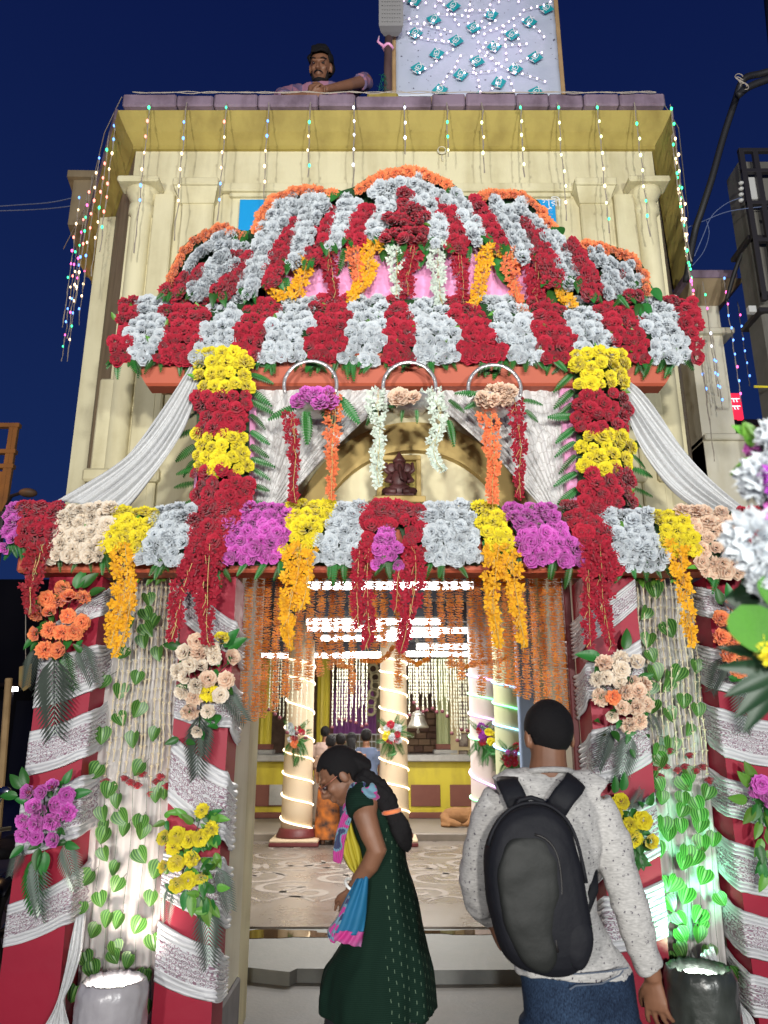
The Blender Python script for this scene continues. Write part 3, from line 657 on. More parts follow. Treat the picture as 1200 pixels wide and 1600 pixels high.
    while z < 3.25:
        pts = [Vector((c.x, c.y, z + .04)) + (Vector((.016 * cos(a), 0, .035 * sin(a))) if i % 2 else Vector((0, .016 * cos(a), .035 * sin(a)))) for a in [k * 2 * pi / 8 for k in range(9)]]
        b.tube(pts, .005, 4, cap=False); z += .055; i += 1
    b.build('chain', bm, bell)
    # sleeping dog
    c = P(719, 1290, 13.3); c.z = .212
    dm = mat('dog_fur', (.30, .15, .06), .9, noise_col=(.2, .09, .04), nscale=10, bump=.6, bscale=70)
    dog = thing('sleeping_dog', c, 'brown dog curled up asleep by the yellow plinth', 'dog')
    b = MB(); 
    pts = [(-.30, .02, .10), (-.20, .05, .14), (-.08, .06, .155), (.06, .06, .15), (.20, .04, .15), (.29, -.02, .13)]
    b.tube([c + Vector(p) for p in pts], [.06, .12, .135, .13, .14, .09], 14)
    b.tube([c + Vector(p) for p in ((-.22, .02, .13), (-.25, -.08, .10), (-.18, -.16, .07))], [.09, .075, .06], 12)
    b.tube([c + Vector(p) for p in ((-.20, -.14, .075), (-.12, -.20, .065), (-.04, -.235, .045), (.0, -.245, .04))], [.066, .06, .036, .026], 12)
    b.tube([c + Vector(p) for p in ((.24, -.02, .12), (.20, -.14, .09), (.08, -.19, .04), (-.02, -.2, .025))], [.10, .085, .035, .02], 10)
    b.tube([c + Vector(p) for p in ((-.26, .0, .08), (-.30, -.12, .03), (-.18, -.24, .025))], [.05, .03, .022], 8)
    b.tube([c + Vector(p) for p in ((.30, -.02, .10), (.34, -.12, .03), (.24, -.24, .02), (.10, -.27, .018))], [.03, .025, .02, .01], 8)
    for s in (-1, 1): b.loft([[c + Vector((-.20 + s * .045 + dx, -.12 + dy, .11)) for dx, dy in ((-.02, -.01), (.02, -.01), (.02, .01), (-.02, .01))], [c + Vector((-.19 + s * .07, -.15, .10 + q)) for q in (0, .004, .008, .004)]])
    out.append((b, 'body', dm, dog, .012))
    # thin jasmine strings hanging in the hall, in sets
    jm = mat('jasmine_bead', (.55, .55, .42), .7); dk = mat('dark_bud', (.10, .02, .03), .6)
    def jset(name_lab, u0, u1, n, v0, v1, Y, seed, jit=20):
        r = random.Random(seed); root = thing('flower_string_curtain', P((u0 + u1) / 2, v0, Y), name_lab, 'garland')
        for i in range(n):
            u = u0 + (u1 - u0) * (i + r.uniform(-.3, .3)) / max(1, n - 1); a = P(u, v0, Y); z1 = Zat(v1 + r.uniform(-jit, jit), Y); z = a.z; q = MB()
            while z > z1:
                q.add([(a.x - .012 + r.uniform(-.006, .006), Y, z), (a.x + .012, Y, z - .004), (a.x + r.uniform(-.006, .006), Y, z - .05), (a.x, Y + .012, z - .02)], [(0, 1, 2), (0, 2, 3), (1, 3, 2)]); z -= .048
            st_ = q.build('jasmine_string', jm, root)
            if i % 2 == 0: qq = MB(); qq.sphere((a.x, Y, z1 - .04), .028, 6, 5); qq.build('bud', dk, st_)
    jset('white jasmine strings hanging in front of the mauve curtain', 522, 574, 13, 1030, 1118, 11.0, 1)
    jset('white jasmine strings over the dark arch behind the bell', 638, 700, 18, 1030, 1095, 11.0, 2)
    jset('white jasmine strings in front of the framed pictures', 704, 738, 10, 1030, 1140, 10.6, 3, 12)
    jset('white jasmine strings left of the first lit pillar', 424, 445, 6, 1030, 1120, 10.6, 4)
    jset('white jasmine strings in front of the left lit pillar', 452, 482, 5, 1030, 1130, 10.6, 5)
    return out
inside_soft = inside()
# ================================================================== soft bodies: lofts fused into one continuous skin
def soft_build(mb, name, m, parent, voxel=.008, smooth=4, disp=None):
    off = WL[parent.name]; me = mb.mesh(name, m, False, off)
    t = bpy.data.objects.new('tmp', me); COL.objects.link(t)
    r = t.modifiers.new('r', 'REMESH'); r.mode = 'VOXEL'; r.voxel_size = voxel
    if smooth: s = t.modifiers.new('s', 'SMOOTH'); s.iterations = smooth; s.factor = .5
    bpy.context.view_layer.update()
    out = bpy.data.meshes.new_from_object(t.evaluated_get(bpy.context.evaluated_depsgraph_get())); out.name = name
    bpy.data.objects.remove(t); bpy.data.meshes.remove(me)
    if disp:
        vs = [v.co.copy() for v in out.vertices]; ns = [v.normal.copy() for v in out.vertices]
        for v, c, n in zip(out.vertices, vs, ns): v.co = c + n * disp(c, n)
    out.polygons.foreach_set('use_smooth', [True] * len(out.polygons))
    out.materials.clear(); out.materials.append(m)
    return new_obj(name, out, parent, off)
for a in inside_soft: soft_build(*a[:4], voxel=a[4], disp=lambda c, n: .006 * noise.noise(c * 18))

def sect(mb, rows, Y, n=28, p=2.3, fold=None):
    rings = []
    for i, row in enumerate(rows):
        uL, uR, v, df, db = row[:5]
        a = P(uL, v, Y); b = P(uR, v, Y); cx = (a.x + b.x) / 2; rx = (b.x - a.x) / 2; cy = Y + (db - df) / 2; ry = (df + db) / 2
        ring = []
        for k in range(n):
            t = 2 * pi * k / n; c, s = cos(t), sin(t)
            x = math.copysign(abs(c) ** (2 / p), c); y = math.copysign(abs(s) ** (2 / p), s)
            f = 1 + (fold(i / (len(rows) - 1), t) if fold else 0)
            ring.append((cx + rx * x * f, cy + ry * y * f, a.z))
        rings.append(ring)
    mb.loft(rings)
def tubep(mb, pts, n=14):       # points (u, v, Y, r)
    mb.tube([P(u, v, Y) for u, v, Y, r in pts], [r for u, v, Y, r in pts], n)

def head(mb, c, fwd, up, s=1.0, ears=True):
    """cranium, jaw, nose, brow, lips, ears"""
    f = Vector(fwd).normalized(); u = Vector(up); u = (u - f * u.dot(f)).normalized(); r = u.cross(f)   # r = subject's left
    def W_(x, y, z): return c + (r * x + f * y + u * z) * s
    def ell(cc, rx, ry, rz, n=16, m=11):
        rings = []
        for j in range(1, m):
            a = pi * j / m; rings.append([W_(cc[0] + rx * sin(a) * cos(2 * pi * k / n), cc[1] + ry * sin(a) * sin(2 * pi * k / n), cc[2] - rz * cos(a)) for k in range(n)])
        mb.loft(rings)
    ell((0, -.012, .03), .074, .092, .085); ell((0, .02, -.03), .060, .068, .075); ell((0, .045, -.085), .034, .036, .026); ell((0, .035, -.05), .05, .045, .05)
    ell((0, .078, .028), .052, .016, .012)                              # brow
    mb.tube([W_(0, .084, .022), W_(0, .100, -.004), W_(0, .112, -.026), W_(0, .092, -.036)], [.008 * s, .010 * s, .014 * s, .010 * s], 8)
    for k in (-1, 1): ell((k * .013, .096, -.028), .009, .011, .008, 8, 6); ell((k * .036, .064, -.018), .022, .018, .020, 8, 6)
    ell((0, .086, -.056), .024, .010, .006, 10, 6); ell((0, .083, -.066), .021, .011, .007, 10, 6)
    if ears:
        for k in (-1, 1): ell((k * .078, -.010, -.006), .010, .021, .033, 8, 8)
    return W_
def hair_shell(W_, name, parent, m, face=.30, low=-.06, puff=1.0, nz=.012, seed=0, back_low=None, top=.0):
    mb = MB(); n, k = 40, 24; vs = []; ok = []
    back_low = low if back_low is None else back_low
    for j in range(k + 1):
        a = pi * j / k
        for i in range(n):
            t = 2 * pi * i / n; y = sin(t); x = cos(t)
            rx, ry, rz = .083 * puff, .101 * puff, .096 * puff + top
            q = (rx * sin(a) * x, -.012 + ry * sin(a) * y, .03 + rz * cos(a))
            nn = 1 + nz * 6 * noise.noise(Vector((q[0] * 22 + seed, q[1] * 22, q[2] * 22)))
            q = (q[0] * nn, -.012 + (q[1] + .012) * nn, .03 + (q[2] - .03) * nn)
            hairline = .075 if q[1] > .045 else (.03 if q[1] > .02 and abs(q[0]) > .03 else None)
            lim = low if q[1] > -.03 else back_low
            vis = q[2] > (hairline if hairline is not None else lim)
            vs.append(W_(*q)); ok.append(vis)
    fs = []
    for j in range(k):
        for i in range(n):
            f = (j * n + i, j * n + (i + 1) % n, (j + 1) * n + (i + 1) % n, (j + 1) * n + i)
            if all(ok[q] for q in f): fs.append(f)
    mb.add(vs, fs); o = mb.build(name, m, parent, smooth=True)
    so = o.modifiers.new('thick', 'SOLIDIFY'); so.thickness = .012; so.offset = -1
    return o
def hand(mb, w, d, side, s=1.0, curl=.5, spread=.0):
    """wrist point, direction of the palm, side = towards the thumb"""
    d = Vector(d).normalized(); t = Vector(side); t = (t - d * t.dot(d)).normalized(); nrm = d.cross(t)      # fingers curl towards nrm
    w = Vector(w)
    mb.tube([w - d * .02 * s, w + d * .03 * s, w + d * .065 * s, w + d * .088 * s], [(.024 * s, .019 * s), (.034 * s, .016 * s), (.040 * s, .014 * s), (.036 * s, .010 * s)], 12, up=t)
    for i, (o, L) in enumerate(((.030, .070), (.010, .078), (-.011, .072), (-.030, .056))):
        p = w + d * .082 * s + t * o * s; a = .12 + i * .04; pts = [p - d * .02 * s, p]
        dd = (d + t * spread * (1.5 - i)).normalized()
        for k, f in enumerate((.45, .32, .23)):
            a += curl * (.5 + .25 * k); v = dd * cos(a) + nrm * sin(a); p = p + v * L * f * s; pts.append(p)
        mb.tube(pts, [.009 * s, .0095 * s, .0085 * s, .0078 * s, .006 * s], 8)
    p = w + d * .025 * s + t * .025 * s; v = (d * .7 + t * .7 + nrm * .3).normalized(); q = p + v * .034 * s; q2 = q + (d * .9 + t * .25 + nrm * .35).normalized() * .03 * s; q3 = q2 + (d + nrm * .4).normalized() * .022 * s
    mb.tube([p - v * .012 * s, p, q, q2, q3], [.012 * s, .014 * s, .011 * s, .0098 * s, .007 * s], 8)

# cloth for the people
def knit_mat():
    m = mat('heather_shirt', (.42, .41, .40), .9, spec=.2); n, L, b = nodes_of(m)
    t = n.new('ShaderNodeTexCoord'); mp = n.new('ShaderNodeMapping'); mp.inputs['Scale'].default_value = (70, 70, 260); L.new(t.outputs['Object'], mp.inputs[0])
    a = n.new('ShaderNodeTexNoise'); a.inputs['Scale'].default_value = 1; a.inputs['Detail'].default_value = 4; L.new(mp.outputs[0], a.inputs['Vector'])
    r = n.new('ShaderNodeValToRGB'); r.color_ramp.elements[0].position = .35; r.color_ramp.elements[1].position = .7
    r.color_ramp.elements[0].color = (.34, .33, .32, 1); r.color_ramp.elements[1].color = (.50, .485, .47, 1); L.new(a.outputs['Fac'], r.inputs[0])
    mp2 = n.new('ShaderNodeMapping'); mp2.inputs['Scale'].default_value = (62, 62, 50); L.new(t.outputs['Object'], mp2.inputs[0])
    v = n.new('ShaderNodeTexVoronoi'); v.inputs['Scale'].default_value = 1; v.inputs['Randomness'].default_value = .7; L.new(mp2.outputs[0], v.inputs['Vector'])
    lt = n.new('ShaderNodeMath'); lt.operation = 'LESS_THAN'; lt.inputs[1].default_value = .24; L.new(v.outputs['Distance'], lt.inputs[0])
    nn = n.new('ShaderNodeTexNoise'); nn.inputs['Scale'].default_value = 230; L.new(t.outputs['Object'], nn.inputs['Vector'])
    g2 = n.new('ShaderNodeMath'); g2.operation = 'GREATER_THAN'; g2.inputs[1].default_value = .52; L.new(nn.outputs['Fac'], g2.inputs[0])
    mu = n.new('ShaderNodeMath'); mu.operation = 'MULTIPLY'; L.new(lt.outputs[0], mu.inputs[0]); L.new(g2.outputs[0], mu.inputs[1])
    x = n.new('ShaderNodeMixRGB'); L.new(mu.outputs[0], x.inputs[0]); L.new(r.outputs[0], x.inputs[1]); x.inputs[2].default_value = (.07, .06, .08, 1); L.new(x.outputs[0], b.inputs['Base Color'])
    bm = n.new('ShaderNodeBump'); bm.inputs['Strength'].default_value = .35; bm.inputs['Distance'].default_value = .004; L.new(a.outputs['Fac'], bm.inputs['Height']); L.new(bm.outputs[0], b.inputs['Normal'])
    return m
def ikat_mat():
    m = mat('green_ikat', (.012, .045, .028), .9, spec=.15); n, L, b = nodes_of(m)
    t = n.new('ShaderNodeTexCoord'); s = n.new('ShaderNodeSeparateXYZ'); L.new(t.outputs['Object'], s.inputs[0])
    nz = n.new('ShaderNodeTexNoise'); nz.inputs['Scale'].default_value = 6; L.new(t.outputs['Object'], nz.inputs['Vector'])
    def mth(op, a, bb=None):
        q = n.new('ShaderNodeMath'); q.operation = op
        for i, z in enumerate((a, bb)):
            if z is None: continue
            if hasattr(z, 'links') or hasattr(z, 'is_linked'): L.new(z, q.inputs[i])
            else: q.inputs[i].default_value = z
        return q.outputs[0]
    w = mth('MULTIPLY', nz.outputs['Fac'], .04); xx = mth('ADD', s.outputs['X'], w); xx = mth('ADD', xx, mth('MULTIPLY', s.outputs['Y'], .6))
    colf = mth('FRACT', mth('MULTIPLY', xx, 34.0)); colid = mth('FLOOR', mth('MULTIPLY', xx, 34.0))
    zz = mth('ADD', mth('MULTIPLY', s.outputs['Z'], 30.0), mth('MULTIPLY', colid, .37)); rowf = mth('FRACT', zz)
    d = mth('MULTIPLY', mth('LESS_THAN', colf, .11), mth('LESS_THAN', rowf, .34))
    rib = mth('LESS_THAN', mth('FRACT', mth('MULTIPLY', s.outputs['Z'], 160.0)), .3)
    # dashes only over the back panel
    back = mth('GREATER_THAN', s.outputs['X'], .03)
    d = mth('MULTIPLY', d, back)
    x0 = n.new('ShaderNodeMixRGB'); L.new(mth('MULTIPLY', rib, .6), x0.inputs[0]); x0.inputs[1].default_value = (.004, .016, .010, 1); x0.inputs[2].default_value = (.012, .034, .022, 1)
    x = n.new('ShaderNodeMixRGB'); L.new(d, x.inputs[0]); L.new(x0.outputs[0], x.inputs[1]); x.inputs[2].default_value = (.10, .15, .10, 1); L.new(x.outputs[0], b.inputs['Base Color'])
    return m
def scarf_mat():
    m = mat('printed_scarf', (.5, .05, .3), .7, sheen=.3); n, L, b = nodes_of(m)
    t = n.new('ShaderNodeTexCoord'); a = n.new('ShaderNodeTexNoise'); a.inputs['Scale'].default_value = 7; a.inputs['Distortion'].default_value = 1.2; L.new(t.outputs['Object'], a.inputs['Vector'])
    r = n.new('ShaderNodeValToRGB'); r.color_ramp.interpolation = 'CONSTANT'; e = r.color_ramp.elements
    e[0].color = (.012, .02, .09, 1); e[1].position = .44; e[1].color = (.12, .24, .32, 1)
    for p_, c_ in ((.49, (.42, .02, .22)), (.60, (.20, .30, .34)), (.64, (.62, .50, .03))): q = e.new(p_); q.color = (*c_, 1)
    L.new(a.outputs['Fac'], r.inputs[0]); L.new(r.outputs[0], b.inputs['Base Color']); return m
def denim_mat():
    m = mat('denim', (.03, .06, .12), .9, spec=.2); n, L, b = nodes_of(m)
    t = n.new('ShaderNodeTexCoord'); a = n.new('ShaderNodeTexNoise'); a.inputs['Scale'].default_value = 5; a.inputs['Detail'].default_value = 8; L.new(t.outputs['Object'], a.inputs['Vector'])
    mp = n.new('ShaderNodeMapping'); mp.inputs['Scale'].default_value = (420, 420, 130); L.new(t.outputs['Object'], mp.inputs[0]); c = n.new('ShaderNodeTexNoise'); c.inputs['Scale'].default_value = 1; L.new(mp.outputs[0], c.inputs['Vector'])
    mm = n.new('ShaderNodeMath'); mm.operation = 'MULTIPLY'; L.new(a.outputs['Fac'], mm.inputs[0]); L.new(c.outputs['Fac'], mm.inputs[1])
    r = n.new('ShaderNodeValToRGB'); r.color_ramp.elements[0].position = .15; r.color_ramp.elements[1].position = .45; r.color_ramp.elements[0].color = (.005, .010, .025, 1); r.color_ramp.elements[1].color = (.04, .075, .14, 1)
    L.new(mm.outputs[0], r.inputs[0]); L.new(r.outputs[0], b.inputs['Base Color']); return m

# ------------------------------------------------------------------ the man with the backpack
def man_back():
    Y = 2.62; root = thing('person', (Xat(900, 1500, Y), Y, 0), 'man seen from behind in speckled grey long-sleeved shirt, jeans and black backpack', 'man')
    b = MB(); hc = P(857, 1152, Y + .02)
    W_ = head(b, hc, (-.10, 1, -.12), (0, 0, 1), .96)
    tubep(b, [(857, 1160, Y + .0, .056), (857, 1185, Y, .057), (857, 1212, Y, .066), (857, 1240, Y, .09)], 18)
    sect(b, [(822, 894, 1216, .05, .06), (800, 914, 1244, .075, .085), (792, 923, 1300, .10, .11), (800, 915, 1400, .09, .11), (812, 925, 1470, .09, .11), (820, 978, 1520, .10, .11), (822, 988, 1600, .11, .10)], Y)
    g0 = .0
    for s, (x0, x1) in ((-1, (861, 868)), (1, (945, 952))):
        a = P(x0, 1590, Y); zt = a.z; b.tube([a, Vector((a.x, Y, .5)), Vector((a.x, Y + .02, .10)), Vector((a.x, Y + .02, .05))], [.09, .06, .042, .045], 14)
        b.tube([Vector((a.x, Y - .05, .045)), Vector((a.x, Y + .06, .04)), Vector((a.x, Y + .18, .03))], [.04, .045, .03], 10)
    # arms
    LA = [(789, 1247, Y, .044), (765, 1290, Y, .050), (748, 1345, Y + .02, .045), (742, 1375, Y + .04, .042), (752, 1410, Y - .02 + .10, .036), (770, 1440, Y + .16, .028)]
    RA = [(926, 1252, Y, .044), (952, 1310, Y, .050), (972, 1380, Y, .044), (988, 1430, Y, .042), (1005, 1480, Y + .01, .035), (1022, 1530, Y + .02, .026)]
    tubep(b, LA); tubep(b, RA)
    w = P(1020, 1530, Y + .02); hand(b, w, (.045, .02, -1), (-.75, .6, 0), .95, .42, .16)
    w = P(768, 1438, Y + .16); hand(b, w, (.35, .3, -1), (0, 1, .2), .95, .7)
    soft_build(b, 'body', M['skin'], root, .0048, 2)
    hs = hair_shell(W_, 'hair', root, M['hair'], low=-.005, back_low=-.055, puff=1.0, nz=.004, seed=3)
    # shirt
    b = MB()
    sect(b, [(826, 889, 1205, .062, .066), (813, 903, 1212, .07, .075), (796, 918, 1222, .085, .09), (782, 930, 1238, .10, .105), (777, 938, 1265, .115, .12), (782, 938, 1310, .125, .13), (790, 930, 1360, .125, .13), (795, 930, 1420, .12, .13), (798, 950, 1470, .125, .13), (800, 975, 1505, .13, .135), (804, 982, 1519, .13, .135)], Y, fold=lambda h, t: .012 * sin(5 * t + h * 9) * h)
    tubep(b, [(835, 1222, Y, .05), (806, 1230, Y, .062), (788, 1243, Y, .07)], 16); tubep(b, [(880, 1222, Y, .05), (906, 1231, Y, .064), (927, 1248, Y, .072)], 16)
    for A, ks in ((LA, 1), (RA, 1)):
        tubep(b, [(u, v, y, r + (.018 if i < 2 else .014)) for i, (u, v, y, r) in enumerate(A[:-1])] + [(A[-1][0] * .7 + A[-2][0] * .3, A[-1][1] * .7 + A[-2][1] * .3, A[-1][2], .042)], 16)
    def fold(c, n):
        q = noise.noise(Vector((c.x * 9, c.y * 9, c.z * 5))) * .012 + noise.noise(Vector((c.x * 22 + c.z * 8, c.y * 20, c.z * 26))) * .007
        return q
    soft_build(b, 'shirt', knit_mat(), root, .0075, 3, fold)
    # neckband
    b = MB(); c = P(857, 1207, Y); b.tube([c + Vector((.072 * cos(a), .075 * sin(a) + .0, .012 * -sin(a))) for a in [i * 2 * pi / 28 for i in range(29)]], .009, 8, cap=False)
    b.build('neckband', bpy.data.materials['heather_shirt'], root, smooth=True)
    # jeans
    b = MB(); sect(b, [(812, 984, 1508, .115, .12), (814, 988, 1530, .125, .12), (817, 992, 1560, .135, .12), (820, 996, 1600, .135, .12), (824, 1000, 1630, .12, .12)], Y)
    for x0 in (865, 948):
        a = P(x0, 1590, Y); b.tube([a, Vector((a.x, Y, .55)), Vector((a.x, Y + .01, .3)), Vector((a.x, Y + .02, .07))], [.105, .085, .078, .075], 16)
    soft_build(b, 'jeans', denim_mat(), root, .008, 3, lambda c, n: noise.noise(Vector((c.x * 10, c.y * 10, c.z * 22))) * .007)
    st = mat('stitching', (.10, .12, .16), .8)
    for (us, sd) in (((894, 972), 1),):
        pts = [P(u, v, Y - .140) for u, v in ((890, 1546), (900, 1540), (940, 1537), (968, 1524), (974, 1516))]
        b = MB(); b.tube(pts, .0022, 5); b.build('pocket_seam', st, root)
    b = MB(); b.tube([P(u, v, Y - .137) for u, v in ((818, 1516), (860, 1521), (905, 1522), (950, 1518), (982, 1512))], .0022, 5); b.build('waist_seam', st, root)
    for x0 in (865, 948):
        a = P(x0, 1590, Y); b = MB(); b.tube([Vector((a.x, Y - .08, .04)), Vector((a.x, Y, .045)), Vector((a.x, Y + .12, .04)), Vector((a.x, Y + .2, .03))], [.042, .055, .05, .032], 12); b.build('shoe', M['black'], root, smooth=True)
    # backpack worn on the back
    bag = thing('backpack', P(833, 1385, Y - .25), 'black backpack with grey oval front panel worn by the man in the speckled shirt', 'backpack')
    YB = Y - .155
    outline = [(825, 1250), (850, 1256), (873, 1275), (888, 1305), (899, 1350), (908, 1400), (915, 1450), (908, 1482), (895, 1505), (872, 1515), (835, 1512), (800, 1500), (778, 1475), (764, 1432), (755, 1385), (752, 1340), (760, 1300), (776, 1272), (798, 1255)]
    cx, cv = 833, 1385
    from mathutils.geometry import interpolate_bezier
    def resample(ol, n):
        out = []; N = len(ol)
        for i in range(n):
            t = i / n * N; k = int(t); f = t - k; p0, p1, p2, p3 = (ol[(k + j - 1) % N] for j in range(4))
            out.append(tuple(.5 * ((2 * p1[a]) + (-p0[a] + p2[a]) * f + (2 * p0[a] - 5 * p1[a] + 4 * p2[a] - p3[a]) * f * f + (-p0[a] + 3 * p1[a] - 3 * p2[a] + p3[a]) * f ** 3) for a in (0, 1)))
        return out
    ol = resample(outline, 56)
    def shell(scale_list, y_list, cxy=(cx, cv), o=ol):
        return [[P(cxy[0] + (u - cxy[0]) * s, cxy[1] + (v - cxy[1]) * s, YB) + Vector((0, dy, 0)) for u, v in o] for s, dy in zip(scale_list, y_list)]
    b = MB(); b.loft(shell([.80, .90, .97, 1.0, .99, .95, .86, .70, .45, .15], [.015, .0, -.02, -.05, -.08, -.105, -.122, -.132, -.138, -.14]))
    bl = mat('backpack_black', (.006, .0065, .010), .7, spec=.25, noise_col=(.010, .010, .014), nscale=6, bump=.35, bscale=25)
    soft_build(b, 'main_bag', bl, bag, .006, 3, lambda c, n: noise.noise(c * 14) * .004)
    gm = mat('backpack_grey', (.015, .016, .015), .6, spec=.3, noise_col=(.010, .011, .010), nscale=5, bump=.4, bscale=12)
    fo = resample([(806, 1296), (835, 1300), (855, 1325), (862, 1375), (858, 1400), (852, 1440), (856, 1480), (842, 1502), (812, 1490), (785, 1450), (772, 1400), (768, 1350), (780, 1312)], 48)
    fc = (815, 1400)
    b = MB(); b.loft([[P(fc[0] + (u - fc[0]) * s, fc[1] + (v - fc[1]) * s, YB) + Vector((0, dy, 0)) for u, v in fo] for s, dy in ((1.0, -.10), (1.0, -.126), (.95, -.136), (.8, -.142), (.5, -.146), (.1, -.147))])
    soft_build(b, 'front_panel', gm, bag, .005, 4, lambda c, n: noise.noise(Vector((c.x * 12, c.y * 9, c.z * 20))) * .004)
    b = MB(); b.tube([P(u, v, YB) + Vector((0, -.135, 0)) for u, v in fo[2:22]], .0035, 6); b.build('zip', mat('zip_dark', (.012, .010, .010), .5), bag, smooth=True)
    b = MB(); b.tube([P(u, v, YB) + Vector((0, -.100, 0)) for u, v in ol[46:56] + ol[:14]], .005, 6); b.build('piping', bl, bag, smooth=True)
    po = resample([(852, 1400), (878, 1405), (908, 1430), (912, 1465), (896, 1500), (872, 1490), (856, 1455), (848, 1420)], 36)
    pc = (880, 1450)
    b = MB(); b.loft([[P(pc[0] + (u - pc[0]) * s, pc[1] + (v - pc[1]) * s, YB) + Vector((0, dy, 0)) for u, v in po] for s, dy in ((1.0, -.06), (1.0, -.10), (.93, -.122), (.6, -.132), (.1, -.135))])
    soft_build(b, 'side_pocket', bl, bag, .006, 4)
    for pts in ([(814, 1282, -.03), (808, 1258, -.025), (800, 1238, -.02), (795, 1222, .03), (800, 1216, .09)], [(862, 1268, -.03), (878, 1244, -.025), (894, 1228, -.01), (905, 1220, .04), (912, 1222, .10)]):
        c = [P(u, v, Y - .115) + Vector((0, dy, 0)) for u, v, dy in pts]
        b = MB(); b.tube(c, [(.006, .036)] * len(c), 10, up=(0, -1, .3)); b.build('shoulder_strap', bl, bag, smooth=True)
    c = [P(u, v, Y - .10) + Vector((0, dy, 0)) for u, v, dy in ((908, 1440, 0), (918, 1415, 0), (928, 1390, .0), (931, 1360, .03))]
    b = MB(); b.tube(c, [(.003, .014)] * 4, 8, up=(0, -1, 0)); b.build('lower_strap', bl, bag, smooth=True)
    c = [P(u, v, YB - .05) for u, v in ((806, 1262), (812, 1250), (830, 1246), (848, 1252), (856, 1264))]
    b = MB(); b.tube(c, .007, 8); b.build('grab_handle', bl, bag, smooth=True)
man_back()

